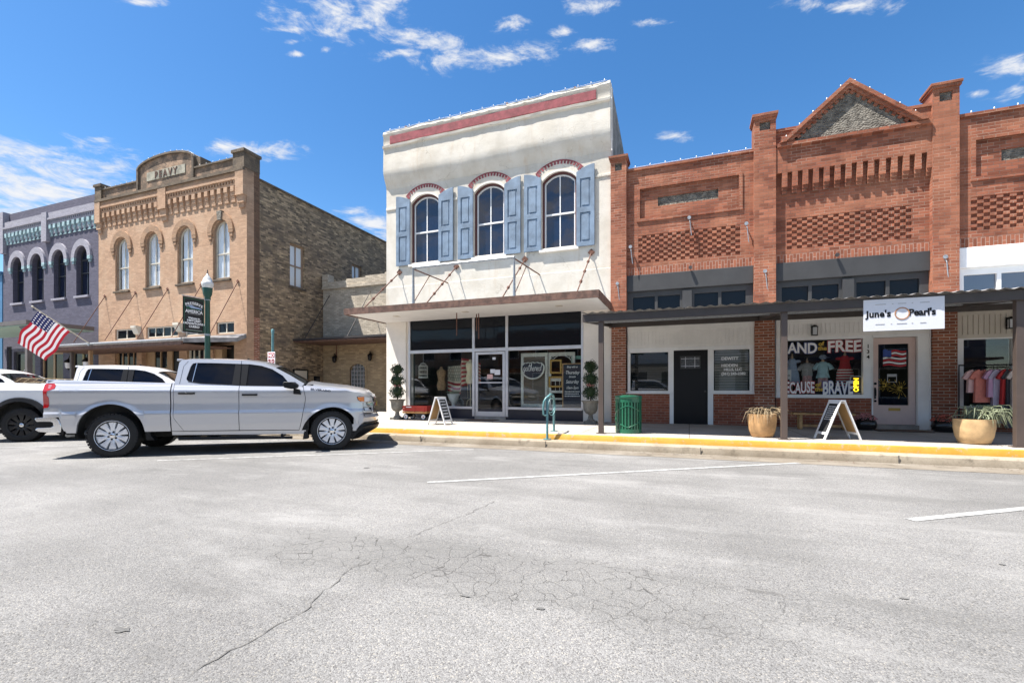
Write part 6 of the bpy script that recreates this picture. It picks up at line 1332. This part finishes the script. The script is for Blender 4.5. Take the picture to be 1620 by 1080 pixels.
# lanterns on the shop fronts
def lantern(x, z, label):
    t = thing('wall_lantern', label, 'lantern', (x, FY-.1, z), 'black wall lanterns on the brick shops')
    q = MB(); q.box(x-.05, x+.05, FY-.02, FY, z+.0, z+.2); q.tube([(x, FY-.01, z+.17), (x, FY-.09, z+.19)], .01, 6); q.build('lantern_bracket', 'black', t); q = MB(); y = FY-.10
    for sx in (-1, 1):
        for sy in (-1, 1): q.box(x+sx*.055-.006, x+sx*.055+.006, y+sy*.055-.006, y+sy*.055+.006, z-.05, z+.16)
    q.box(x-.065, x+.065, y-.065, y+.065, z-.065, z-.05); q.lathe([(.095, .16), (.03, .21), (0, .22)], (x, y, z), 4); q.build('lantern_cage', 'black', t); MB().box(x-.045, x+.045, y-.045, y+.045, z-.045, z+.15).build('lantern_glass', 'clear', t)
lantern(3.05, 2.72, 'small black box lantern above the slogan window'); lantern(6.95, 2.72, 'small black box lantern above the tan boarded shop window')
# lit OPEN tube sign
t = thing('open_sign', 'upright lit OPEN sign in the corner of the slogan window', 'neon sign', (4.03, FY+.09, 1.35))
q = MB(); q.box(3.93, 4.11, FY+.09, FY+.11, 1.16, 1.58); q.build('sign_back', 'black', t); q = MB(); q.tube([(3.90, FY+.08, 1.15), (4.10, FY+.08, 1.15), (4.12, FY+.08, 1.18), (4.12, FY+.08, 1.56), (4.10, FY+.08, 1.59), (3.90, FY+.08, 1.59), (3.88, FY+.08, 1.56), (3.88, FY+.08, 1.18)], .011, 6, closed=True); q.build('border_tube', 'signface', t)
text('OPEN', .15, (4.055, FY+.075, 1.37), 'neon', t, 'sign_lettering', rot=(pi/2, -pi/2, 0), bold=.006, sx=.9)
# children's outfits in the slogan window
def outfit(x, z0, y, top, bottom, label, kind, hat=False):
    t = thing('display_outfit', label, 'outfit', (x, y, 1.08), 'outfits in the slogan window')
    q = MB(); q.tube([(x, y, 1.085), (x, y, z0+.4)], .012, 6); q.lathe([(.07, 0), (.07, .012), (0, .015)], (x, y, 1.085), 14); q.lathe([(.035, .36), (.03, .42), (.02, .44), (.01, .5), (0, .51)], (x, y, z0), 12); q.build('display_stand', 'peachskin', t, smooth=40)
    q = MB()
    if kind == 'dress': q.lathe([(.19, -.30), (.165, -.05), (.12, .12), (.105, .22), (.11, .3), (.06, .37)], (x, y, z0), 28, 1, .5, wob=lambda a, i: 1+.05*sin(a*9)*(1 if i < 2 else .2)); q.lathe([(.02, 0), (.075, .02), (.085, .05), (.05, .08)], (x-.13, y, z0+.25), 12, 1, .5); q.lathe([(.02, 0), (.075, .02), (.085, .05), (.05, .08)], (x+.13, y, z0+.25), 12, 1, .5)
    else:
        q.lathe([(.135, .02), (.125, .12), (.12, .25), (.14, .32), (.06, .375)], (x, y, z0), 24, 1, .5)
        for sg in (-1, 1): q.tube([(x+sg*.10, y, z0+.31), (x+sg*.17, y-.01, z0+.24), (x+sg*.20, y-.01, z0+.17)], [.055, .055, .06], 8)
        if kind == 'frill': q.lathe([(.165, -.06), (.13, .06)], (x, y, z0), 24, 1, .55, wob=lambda a, i: 1+.06*sin(a*8))
    q.build('garment_top', top, t, smooth=50)
    if bottom:
        q = MB()
        for sg in (-1, 1): q.tube([(x+sg*.05, y, z0+.04), (x+sg*.065, y, z0-.16), (x+sg*.075, y, z0-.34)], [.06, .055, .062], 10)
        q.build('garment_bottom', bottom, t, smooth=50)
    if hat: q = MB(); q.ball((x, y, z0+.50), .085, 8, (1, 1, .8)); q.lathe([(.08, 0), (.14, -.02)], (x+.03, y-.02, z0+.50), 18); q.build('sun_hat', 'pale_blue', t, smooth=60)
outfit(2.62, 1.72, FY+.35, 'pale_blue', None, 'pale blue dress beside the white printed box in the slogan window', 'dress'); outfit(2.98, 1.60, FY+.38, 'tee_grey', 'stripe_v', 'grey T-shirt with striped shorts in the slogan window', 'tee'); outfit(3.34, 1.62, FY+.36, 'aqua', 'stripe_v', 'aqua top and striped trousers under a sun hat in the slogan window', 'frill', True); outfit(3.86, 1.78, FY+.45, 'tee_red', None, 'red frilled dress with a striped skirt behind the lit OPEN sign', 'dress')
OB = [o for o in COL.objects if o.name.startswith('display_outfit')][-1]
q = MB(); q.lathe([(.22, -.36), (.19, .0), (.17, .08)], (3.86, FY+.45, 1.70), 24, 1, .5, wob=lambda a, i: 1+.03*sin(a*10)); q.build('striped_skirt', 'stripe_h', OB, smooth=50)
t = thing('gift_box', 'white printed box standing low in the slogan window', 'box', (2.45, FY+.3, 1.08)); MB().box(2.33, 2.58, FY+.22, FY+.3, 1.42, 1.78).build('box_face', 'signface', t); q = MB(); q.box(2.36, 2.55, FY+.214, FY+.22, 1.62, 1.64); q.box(2.42, 2.48, FY+.214, FY+.22, 1.68, 1.72); q.box(2.38, 2.54, FY+.214, FY+.22, 1.45, 1.53); q.build('box_print', 'slate', t); MB().box(2.34, 2.57, FY+.22, FY+.3, 1.085, 1.42).build('box_plinth', 'charcoal', t)
# clothes rail on the pavement
t = thing('clothes_rack', 'black clothes rail with rolling feet in front of the tan boarded shop window', 'clothes rack', (6.9, 13.55, S))
q = MB(); q.tube([(5.75, 13.6, S+.05), (5.75, 13.6, 1.80), (8.2, 13.6, 1.80), (8.2, 13.6, S+.05)], .018, 8); q.build('rail', 'black', t, smooth=50)
for x in (5.75, 8.2): q = MB(); q.tube([(x-.02, 13.3, S+.06), (x, 13.6, S+.16), (x+.02, 13.9, S+.06)], .016, 8); q.ball((x-.02, 13.3, S+.03), .03, 6); q.ball((x+.02, 13.9, S+.03), .03, 6); q.build('rail_foot', 'black', t, smooth=50)
def garment(x, w, h, mat, label, y=13.6, kind='tee', sl=.14):
    t = thing('hanging_garment', label, 'garment', (x, y, 1.8), 'clothes on the black rail'); z = 1.70; q = MB(); sh = w/2
    pts = [(x-.06, z), (x-sh, z-.05), (x-sh-sl*.7, z-.05-sl), (x-sh-sl*.25, z-.09-sl), (x-sh+.02, z-.18), (x-sh+.0, z-h), (x+sh, z-h), (x+sh-.02, z-.18), (x+sh+sl*.25, z-.09-sl), (x+sh+sl*.7, z-.05-sl), (x+sh, z-.05), (x+.06, z), (x+.03, z-.03), (x-.03, z-.03)]
    r = random.Random(int(x*1000)); ph = r.uniform(0, 6); q.plate(pts, y-.045, y+.045); 
    for v in q.v: v.y += .03*sin(v.x*22+ph)*(1.9-v.z)+(v.x-x)*.5*(1 if r else 1)
    q.build('cloth', mat, t, smooth=30); q = MB(); q.tube([(x-sh*.8, y-sh*.4, z-.04), (x, y, z+.02), (x, y, z+.08), (x+.02, y, z+.11), (x+.0, y, z+.125)], .005, 5); q.tube([(x+sh*.8, y+sh*.4, z-.04), (x, y, z+.02)], .005, 5); q.build('hanger', 'black', t)
for x, w, h, mat, lb in ((6.02, .34, .52, 'tee_pink', 'pale pink T-shirt hanging first on the black rail beside the brick pier'), (6.14, .34, .74, 'tee_salmon', 'salmon top second on the black rail'), (6.36, .32, .62, 'tee_mauve', 'mauve printed T-shirt on the black rail'), (6.42, .24, 1.2, 'skirtlilac', 'long lilac skirt set on the black rail'), (6.58, .26, .78, 'tee_red', 'red top in the middle of the black rail'), (6.62, .2, 1.3, 'darkpants', 'dark trousers hanging behind the red top'), (6.74, .28, 1.0, 'tee_cream', 'cream dress between the red top and the hot pink dress'), (6.92, .3, 1.15, 'tee_hot', 'hot pink dress on the black rail'), (7.02, .3, .85, 'aqua', 'aqua top beside the hot pink dress'), (7.45, .3, 1.2, 'tee_tan', 'tan long dress hanging just past the third canopy post'), (7.6, .3, 1.3, 'tee_pink', 'pale pink long dress hanging last on the black rail')): garment(x, w, h, mat, lb)
# ------------------------------------------------------------------ goods behind the cream building's glass
gy = FY+.35
t = thing('bird_cage', 'white wire bird cage hanging in the cream building window', 'bird cage', (-8.95, gy, 2.0)); q = MB()
for i in range(14): a = 2*pi*i/14; q.tube([(-8.95+.16*cos(a), gy+.16*sin(a), 1.68), (-8.95+.16*cos(a), gy+.16*sin(a), 2.08), (-8.95+.08*cos(a), gy+.08*sin(a), 2.19), (-8.95, gy, 2.22)], .006, 5)
for z in (1.68, 1.8, 1.95, 2.08): q.lathe([(.16, z), (.17, z+.01), (.16, z+.02)], (-8.95, gy, 0), 20)
q.build('cage_bars', 'framewhite', t); MB().lathe([(.0, 1.66), (.19, 1.66), (.17, 1.69)], (-8.95, gy, 0), 20).build('cage_base', 'framewhite', t); MB().tube([(-8.95, gy, 2.22), (-8.95, gy, 3.6)], .004, 5).build('cage_chain', 'framewhite', t)
def dressform(x, y, z0, mat, label, stand):
    t = thing('dress_form', label, 'dress form', (x, y, .62), 'dress forms in the cream building window'); q = MB()
    q.lathe([(.13, 0), (.17, .12), (.165, .22), (.125, .38), (.15, .52), (.175, .62), (.17, .70), (.08, .76), (.055, .80), (.05, .84), (0, .85)], (x, y, z0), 28, 1, .72); q.build('torso', mat, t, smooth=60); q = MB(); q.tube([(x, y, .63), (x, y, z0)], .015, 8)
    if stand: q.tube([(x-.16, y, .64), (x-.12, y, .86), (x, y, .94), (x+.12, y, .86), (x+.16, y, .64)], .012, 6); [q.tube([(x+.11*cos(a), y+.11*sin(a), .95), (x+.12*cos(a), y+.12*sin(a), z0+.05)], .006, 5) for a in (0, 2.1, 4.2)]
    q.build('stand', 'linen' if stand else 'darkiron', t, smooth=50)
dressform(-7.12, gy+.1, 1.45, 'linen', 'cream dress form on a tall wire stand', True); dressform(-8.35, gy+.25, 1.22, 'wicker', 'brown wicker dress form beside the faded flag', False)
t = thing('faded_flag', 'faded draped flag hung between the two dress forms', 'flag', (-7.75, gy+.5, 1.9)); q = MB()
def ff(u, v):
    x = -8.25+1.35*u; z = 2.10+.12*sin(pi*u*1.0)*(1 if u > .4 else .2)+(.16 if u > .42 else 0)*(1-(u-.42))*1.0-1.05*(1-v)*(.85+.15*sin(u*5)); return (x, gy+.55+.05*sin(u*11)+.03*sin(u*23), z)
q.grid(ff, 48, 14, uv=True); q.build('flag_cloth', 'flagold', t, smooth=80)
t = thing('white_planter', 'white footed planter with a fern low in the cream building window', 'planter', (-7.72, gy, .62)); q = MB(); q.lathe([(.12, .62), (.12, .66), (.07, .7), (.07, .78), (.14, .86), (.2, 1.02), (.23, 1.1), (.2, 1.1), (0, 1.06)], (-7.72, gy, 0), 28); q.build('planter_bowl', 'whitepot', t, smooth=40); q = MB(); r = random.Random(5)
for i in range(160): a = r.uniform(0, 6.28); c = Vector((-7.72+.17*cos(a)*r.random(), gy+.17*sin(a)*r.random(), 1.07)); q.tube([c, c+Vector((cos(a)*.08, sin(a)*.08, .12)), c+Vector((cos(a)*.16, sin(a)*.16, .08))], [.005, .004, .001], 3)
q.build('fern', 'sage', t)
t = thing('wire_cloche', 'small wire cloche beside the white planter', 'cloche', (-7.45, gy-.05, .62)); q = MB()
for i in range(10): a = 2*pi*i/10; q.tube([(-7.45+.13*cos(a), gy-.05+.13*sin(a), .62), (-7.45+.13*cos(a), gy-.05+.13*sin(a), .85), (-7.45, gy-.05, .96)], .005, 4)
q.lathe([(.13, .72), (.137, .73), (.13, .74)], (-7.45, gy-.05, 0), 16); q.build('cloche_wire', 'steel', t)
def sdoor(x0, x1, y, label, fancy):
    t = thing('screen_door', label, 'screen door', ((x0+x1)/2, y, .66), 'white screen doors in the cream building window'); q = MB(); hs = [rect(x0+.09, x1-.09, .78 if not fancy else 1.62, 2.33)]
    if fancy: hs += [rect(x0+.09, x1-.09, 1.22, 1.52), rect(x0+.09, x1-.09, .98, 1.14), rect(x0+.09, x1-.09, .76, .92)]
    q.plate([rect(x0, x1, .68, 2.45)]+hs, y, y+.035); f = q.build('door_frame', 'framewhite', t, bevel=.005)
    if fancy:
        q = MB(); [q.tube([(x0+.09+(x1-x0-.18)*(i+1)/5, y+.02, 1.22), (x0+.09+(x1-x0-.18)*(i+1)/5, y+.02, 1.52)], .011, 6) for i in range(4)]; q.build('spindles', 'framewhite', t)
        q = MB()
        for sg, xx in ((1, x0+.09), (-1, x1-.09)): q.tube([(xx, y+.015, 2.12), (xx+sg*.05, y+.015, 2.2), (xx+sg*.12, y+.015, 2.27), (xx+sg*.22, y+.015, 2.33)], .012, 6); q.tube([(xx+sg*.06+.04*cos(a), y+.015, 2.275+.04*sin(a)) for a in [k*.6 for k in range(11)]], .008, 5)
        q.build('corner_scroll', 'framewhite', t)
    else: MB().box(x0+.09, x1-.09, y+.03, y+.034, .78, 2.33).build('screen_mesh', 'screen', t)
sdoor(-5.22, -4.30, gy, 'old white screen door behind the gathered sign', False); sdoor(-4.28, -3.40, gy+.02, 'white scrolled screen door behind the two gilt frames', True)
# the shield shaped board with hand lettering
t = thing('shield_sign', 'navy shield shaped sign lettered gathered with a white edge', 'sign', (-4.78, gy-.08, 1.9)); sx0, sz0 = -4.78, 1.93
def shield(k):
    pts = []
    for i in range(25): a = pi+pi*i/24; pts.append((sx0+.405*k*cos(a), sz0+.02+.40*k*sin(a)*(.92 if True else 1)))
    pts += [(sx0+.40*k, sz0+.10*k), (sx0+.30*k, sz0+.20*k), (sx0+.24*k, sz0+.19*k), (sx0+.16*k, sz0+.22*k), (sx0+.08*k, sz0+.195*k), (sx0, sz0+.225*k), (sx0-.08*k, sz0+.195*k), (sx0-.16*k, sz0+.22*k), (sx0-.24*k, sz0+.19*k), (sx0-.30*k, sz0+.20*k), (sx0-.40*k, sz0+.10*k)]; return pts
MB().plate(shield(1.0), gy-.09, gy-.06).build('sign_edge', 'framewhite', t); MB().plate(shield(.88), gy-.098, gy-.085).build('sign_face', 'slate', t)
# script drawn as one continuous stroke
def script(strokes, x, z, h, y, mat, par, r=.008):
    m = MB()
    for st in strokes:
        P_ = [Vector((x+a*h+.15*b*h, y, z+b*h)) for a, b in st]; Q = []
        for i in range(len(P_)-1):
            p0, p1, p2, p3 = P_[max(i-1, 0)], P_[i], P_[i+1], P_[min(i+2, len(P_)-1)]
            for k in range(5): s = k/5; Q.append(.5*((2*p1)+(p2-p0)*s+(2*p0-5*p1+4*p2-p3)*s*s+(3*p1-p0-3*p2+p3)*s**3))
        Q.append(P_[-1]); m.tube(Q, r, 5)
    return m.build('script_lettering', mat, par, smooth=60)
def shift(st, dx): return [(a+dx, b) for a, b in st]
la = [(.55, .95), (.25, 1.0), (.08, .6), (.12, .15), (.35, 0), (.55, .4), (.6, .9), (.58, .3), (.65, .02), (.8, .1)]
lg_ = [(.55, .95), (.25, 1.0), (.08, .6), (.15, .2), (.38, .15), (.55, .5), (.6, .95), (.55, .0), (.45, -.7), (.15, -.85), (.05, -.5), (.5, -.1), (.85, .2)]
lt_ = [(.2, 2.0), (.15, .8), (.2, .1), (.4, 0), (.6, .2)]; ltb = [(-.1, 1.35), (.6, 1.45)]
lh = [(.1, .1), (.25, 1.6), (.2, 2.1), (.1, 1.6), (.1, 0), (.15, .6), (.4, 1.0), (.55, .7), (.55, .15), (.75, .05)]
le = [(.05, .4), (.4, .6), (.4, .95), (.15, .95), (.05, .4), (.25, .0), (.6, .15)]
lr = [(.05, .1), (.12, 1.1), (.25, .95), (.5, .95), (.5, .2), (.7, .1)]
ldd = [(.55, .9), (.25, 1.0), (.08, .6), (.12, .1), (.35, 0), (.55, .4), (.68, 2.0), (.62, .4), (.72, .05)]
word = []; xx = 0
for st, wd in (([lg_], .78), ([la], .8), ([lt_, ltb], .6), ([lh], .75), ([le], .6), ([lr], .68), ([le], .6), ([ldd], .8)):
    word += [shift(s, xx) for s in st]; xx += wd
script(word, sx0-.335, sz0-.07, .112, gy-.102, 'chalkwhite', t, .0085)
# chalkboard with the opening times
t = thing('chalkboard', 'tall chalkboard listing opening days in the cream building window', 'chalkboard', (-3.40, gy-.12, .7)); MB().plate([rect(-3.78, -3.14, .66, 2.08), rect(-3.75, -3.17, .69, 2.05)], gy-.12, gy-.09).build('board_frame', 'wood', t); MB().box(-3.75, -3.17, gy-.11, gy-.10, .69, 2.05).build('board_face', 'slate', t)
for s_, z, sz in (('Shop with us', 1.94, .085), ('Thursday', 1.74, .15), ('through', 1.63, .085), ('Saturday', 1.45, .15), ('10am-5pm', 1.27, .12)): text(s_, sz, (-3.46, gy-.114, z), 'chalkwhite', t, 'chalk_lettering', sx=.78, shear=.25, bold=.002, ext=.001)
q = MB(); r = random.Random(9)
for z in (1.17, 1.10, 1.03):
    x = -3.70
    while x < -3.24: w = r.uniform(.02, .05); q.box(x, x+w, gy-.114, gy-.111, z, z+.03); x += w+.012
q.build('chalk_small_print', 'chalkwhite', t)
for z0, z1, w, lb in ((1.76, 2.22, .2, 'upright gilt frame above the other gilt frame'), (1.32, 1.68, .24, 'wide gilt frame below the upright one')):
    t = thing('gilt_frame', lb, 'picture frame', (-4.02, gy-.03, z0), 'gilt frames on the screen door'); MB().plate(ring(rect(-4.02-w, -4.02+w, z0, z1), .055), gy-.04, gy).build('frame_moulding', 'gold', t, bevel=.012); MB().plate(ring(rect(-4.02-w+.05, -4.02+w-.05, z0+.05, z1-.05), .012), gy-.03, gy-.01).build('frame_slip', 'wood', t)
t = thing('mint_frame', 'mint green window frame behind the chalkboard', 'picture frame', (-3.3, gy+.15, 1.7)); q = MB(); q.plate([rect(-3.55, -3.05, 1.5, 2.33), rect(-3.47, -3.1, 1.6, 2.22)], gy+.13, gy+.17); q.build('frame_sides', 'mint', t)
for (x, z, w, h, mt, lb) in ((-6.10, 1.86, .17, .13, 'signface', 'small white paper taped highest on the glass door'), (-5.93, 1.82, .2, .17, 'signface', 'larger white notice taped beside the pinkish paper on the glass door'), (-6.2, 1.68, .2, .15, 'tee_pink', 'pinkish paper taped lowest on the glass door'), (-6.05, 2.28, .11, .08, 'signface', 'little white sticker at the top of the glass door')):
    o = MB().box(x-w/2, x+w/2, FY+.024, FY+.028, z-h/2, z+h/2).build('paper_notice', mt, None, (x, FY+.026, z)); tag(o, lb, 'notice', 'papers on the glass door')
# ------------------------------------------------------------------ lamp post with its banner, kerb sign, flag on a pole
lx, ly = -14.29, 10.5
t = thing('street_lamp', 'dark green street lamp with a white acorn globe in front of the peach building', 'street lamp', (lx, ly, S)); q = MB(); q.lathe([(.24, 0), (.24, .12), (.19, .2), (.17, .55), (.12, .65), (.095, .8), (.085, 1.0), (.07, 3.8), (.09, 3.84), (.09, 3.88), (.075, 3.9)], (lx, ly, S), 24); q.build('post', 'lampgreen', t, smooth=35)
q = MB(); q.lathe([(.08, 3.88), (.09, 3.92), (.125, 4.0), (.135, 4.1), (.14, 4.2), (0, 4.2)], (lx, ly, S), 24); q.build('globe_holder', 'lampgreen', t, smooth=35); q = MB(); q.lathe([(.14, 4.2), (.165, 4.28), (.175, 4.36), (.155, 4.39), (.14, 4.40), (.125, 4.48), (.08, 4.55), (.045, 4.60), (.03, 4.64), (0, 4.66)], (lx, ly, S), 28); q.build('globe', 'lampglass', t, smooth=50); q = MB(); q.lathe([(.02, 4.64), (.03, 4.67), (.012, 4.70), (.02, 4.73), (0, 4.80)], (lx, ly, S), 10); q.build('finial', 'darkiron', t)
for z in (4.1, 2.98): q = MB(); q.tube([(lx, ly, z), (lx, ly-.80, z)], .014, 6); q.lathe([(.085, -.03), (.085, .03)], (lx, ly, z), 16); q.build('banner_arm', 'steel', t)
t = thing('banner', 'black street banner reading PRESERVE AMERICA on the lamp post', 'banner', (lx, ly-.43, 3.5)); q = MB(); q.grid(lambda u, v: (lx+.01*sin(u*4), ly-.78+.68*u, 3.0+1.08*v), 8, 8); q.build('banner_cloth', 'banner', t); q = MB(); y0, y1, z0, z1 = ly-.75, ly-.13, 3.05, 4.04
q.plate([rect(y0, y1, z0, z1), rect(y0+.018, y1-.018, z0+.018, z1-.018)], lx+.014, lx+.020, 'x'); q.build('banner_border', 'bannergreen', t)
bx = lx+.016; by = ly-.44; br = (pi/2, 0, pi/2)
def btext(s_, z, sz, sx=1): text(s_, sz, (bx, by, z), 'signwhite', t, 'banner_lettering', rot=br, ext=.003, bold=.003, sx=sx)
btext('AMERICA', 3.60, .135, .95); btext('Welcome to', 3.42, .07); btext('HISTORIC', 3.335, .09, 1.1); btext('DOWNTOWN', 3.245, .09, 1.1); btext('CUERO', 3.155, .09, 1.1)
for i, ch in enumerate('PRESERVE'): u = (i-3.5)/3.5; text(ch, .115, (bx, by+u*.23, 3.86-.06*u*u), 'signwhite', t, 'banner_lettering', rot=(pi/2, u*.30, pi/2), ext=.003, bold=.003)
q = MB(); q.plate([(by-.24, 3.72), (by+.24, 3.72), (by+.24, 3.76), (by+.14, 3.79), (by+.02, 3.80), (by-.08, 3.84), (by-.17, 3.81), (by-.24, 3.79)], bx, bx+.003, 'x'); q.build('banner_emblem', 'pale_blue', t); q = MB(); q.plate([(by-.24, 3.715), (by+.24, 3.715), (by+.2, 3.74), (by-.1, 3.745), (by-.17, 3.79), (by-.24, 3.77)], bx+.001, bx+.005, 'x'); q.build('banner_emblem_hills', 'bannergreen', t); q = MB(); q.box(bx, bx+.003, by-.25, by+.25, 3.07, 3.08); q.box(bx, bx+.003, by-.2, by+.2, 3.565, 3.575); q.build('banner_small_print', 'signgrey', t)
nx, ny = -11.55, 10.5
t = thing('kerb_sign', 'red and white NO parking sign on a pale green post above the pickup hood', 'road sign', (nx, ny, S)); q = MB(); q.tube([(nx, ny, S), (nx, ny, 3.0)], .036, 8); q.lathe([(.045, 0), (.045, .1), (.03, .12), (0, .12)], (nx, ny, 2.92), 10); q.build('post', 'rackteal', t, smooth=50)
q = MB(); q.box(nx-.145, nx+.145, ny-.055, ny-.045, 1.86, 2.36); p = q.build('sign_plate', 'signwhite', t, bevel=.003); MB().box(nx-.125, nx+.125, ny-.06, ny-.055, 2.19, 2.33).build('sign_red_panel', 'signred', p); text('NO', .14, (nx, ny-.061, 2.21), 'signwhite', p, 'sign_lettering', bold=.004, ext=.002)
for x, s_ in ((-.068, 'P'), (.068, 'T')):
    q = MB(); q.plate([[(nx+x+.06*cos(a), 2.09+.06*sin(a)) for a in [2*pi*i/24 for i in range(24)]], [(nx+x+.048*cos(a), 2.09+.048*sin(a)) for a in [2*pi*i/24 for i in range(24)]]], ny-.060, ny-.055); q.plate([(nx+x-.05, 2.135), (nx+x-.04, 2.145), (nx+x+.05, 2.045), (nx+x+.04, 2.035)], ny-.062, ny-.055); q.build('sign_symbol', 'signred', p); q = MB(); q.box(nx+x-.012, nx+x+.01, ny-.058, ny-.055, 2.05, 2.13); q.box(nx+x-.012, nx+x+.03, ny-.058, ny-.055, 2.10, 2.13); q.build('sign_symbol_letter', 'black', p)
MB().box(nx-.12, nx+.12, ny-.058, ny-.055, 1.96, 1.985).build('sign_bar', 'signred', p)
a = Vector((-23.5, 12.14, 3.16)); b = Vector((-23.5, 10.3, 4.42))
t = thing('street_flag', 'American flag on a slanted pole fixed to the peach building canopy edge', 'flag', a); q = MB(); q.tube([a, b], .022, 8); q.ball(b, .04, 6); q.build('pole', 'creamwood', t, smooth=50); q = MB(); q.box(-23.56, -23.44, 12.08, 12.2, 3.08, 3.2); q.build('pole_socket', 'steel', t)
h0 = a+(b-a)*.90; h1 = a+(b-a)*.36; q = MB()
def fl_(u, v):
    p = h1+(h0-h1)*v; d = Vector((-1.02, -.10, -.72)); wv = sin(u*8+v*2.2)*.09*u+sin(u*15+v*4)*.03*u
    return p+d*u*1.25+Vector((.45*wv, -.9*wv, .2*wv))+Vector((0, 0, -.30*u*u))
q.grid(fl_, 40, 26, uv=True); q.build('flag_cloth', 'flag', t, smooth=80)
t = thing('wire_rack', 'tan bent wire frame lying across the bed of the white pickup', 'wire frame', (-16.2, 6.9, 1.4)); q = MB(); c0 = Vector((-15.9, 7.15, 1.38)); hx = Vector((.806, .592, 0)); hy = Vector((-.592, .806, 0))
for k in range(4): o_ = hy*(-.45+.3*k); q.tube([c0-hx*.35+o_, c0-hx*.15+o_+Vector((0, 0, .15)), c0+hx*.55+o_+Vector((0, 0, .14)), c0+hx*.78+o_+Vector((0, 0, .0))], .012, 5)
for k in range(5): p = c0+hx*(-.3+.25*k)+Vector((0, 0, .04+.02*(k % 2))); q.tube([p-hy*.5, p+hy*.5], .009, 5)
q.tube([c0-hx*.35-hy*.45, c0+hx*.2-hy*.4+Vector((0, 0, .06)), c0+hx*.78+hy*.4], .010, 5); q.build('bent_wire', 'straw', t)
# lanterns on the canopy posts of the peach building
for x, y, lb in ((-26.55, 12.9, 'black carriage lantern beside the grey canopy post'), (-24.9, 12.75, 'black carriage lantern under the peach building canopy')):
    t = thing('carriage_lantern', lb, 'lantern', (x, y, 2.3), 'carriage lanterns on the left shops'); q = MB(); q.lathe([(.10, 0), (.13, .05), (.15, .25), (.11, .25), (.0, .0)], (x, y, 2.22), 8); q.build('lantern_glass', 'clear', t); q = MB(); q.lathe([(.17, .25), (.20, .28), (.13, .36), (.05, .42), (0, .46)], (x, y, 2.22), 8); q.tube([(x, y, 2.66), (x+.1, y, 2.82), (x+.22, y, 2.7), (x+.24, y, 2.4)], .02, 6); q.lathe([(0, -.09), (.05, -.05), (.10, 0)], (x, y, 2.22), 8); q.build('lantern_cap', 'black', t); q = MB(); q.box(x+.2, x+.32, y-.06, y+.06, SWZ, 2.95); q.build('lantern_post', 'tanwood' if x > -26 else 'canopy_grey', t)

r = random.Random(21); q = MB()
for i in range(260):
    x = r.uniform(-9, 8); y = 9.68-abs(r.gauss(0, .16)); a = r.uniform(0, 6.28); L_ = r.uniform(.006, .022); d = Vector((cos(a), sin(a), 0))*L_; e = Vector((-sin(a), cos(a), 0))*L_*.5; c = Vector((x, y, .007)); q.add([c-d, c+e+Vector((0, 0, .008*r.random())), c+d+Vector((0, 0, .010*r.random())), c-e], [(0, 1, 2, 3)])
o = q.build('leaf_litter', 'stem', None, (0, 9.6, .005)); o['kind'] = 'stuff'
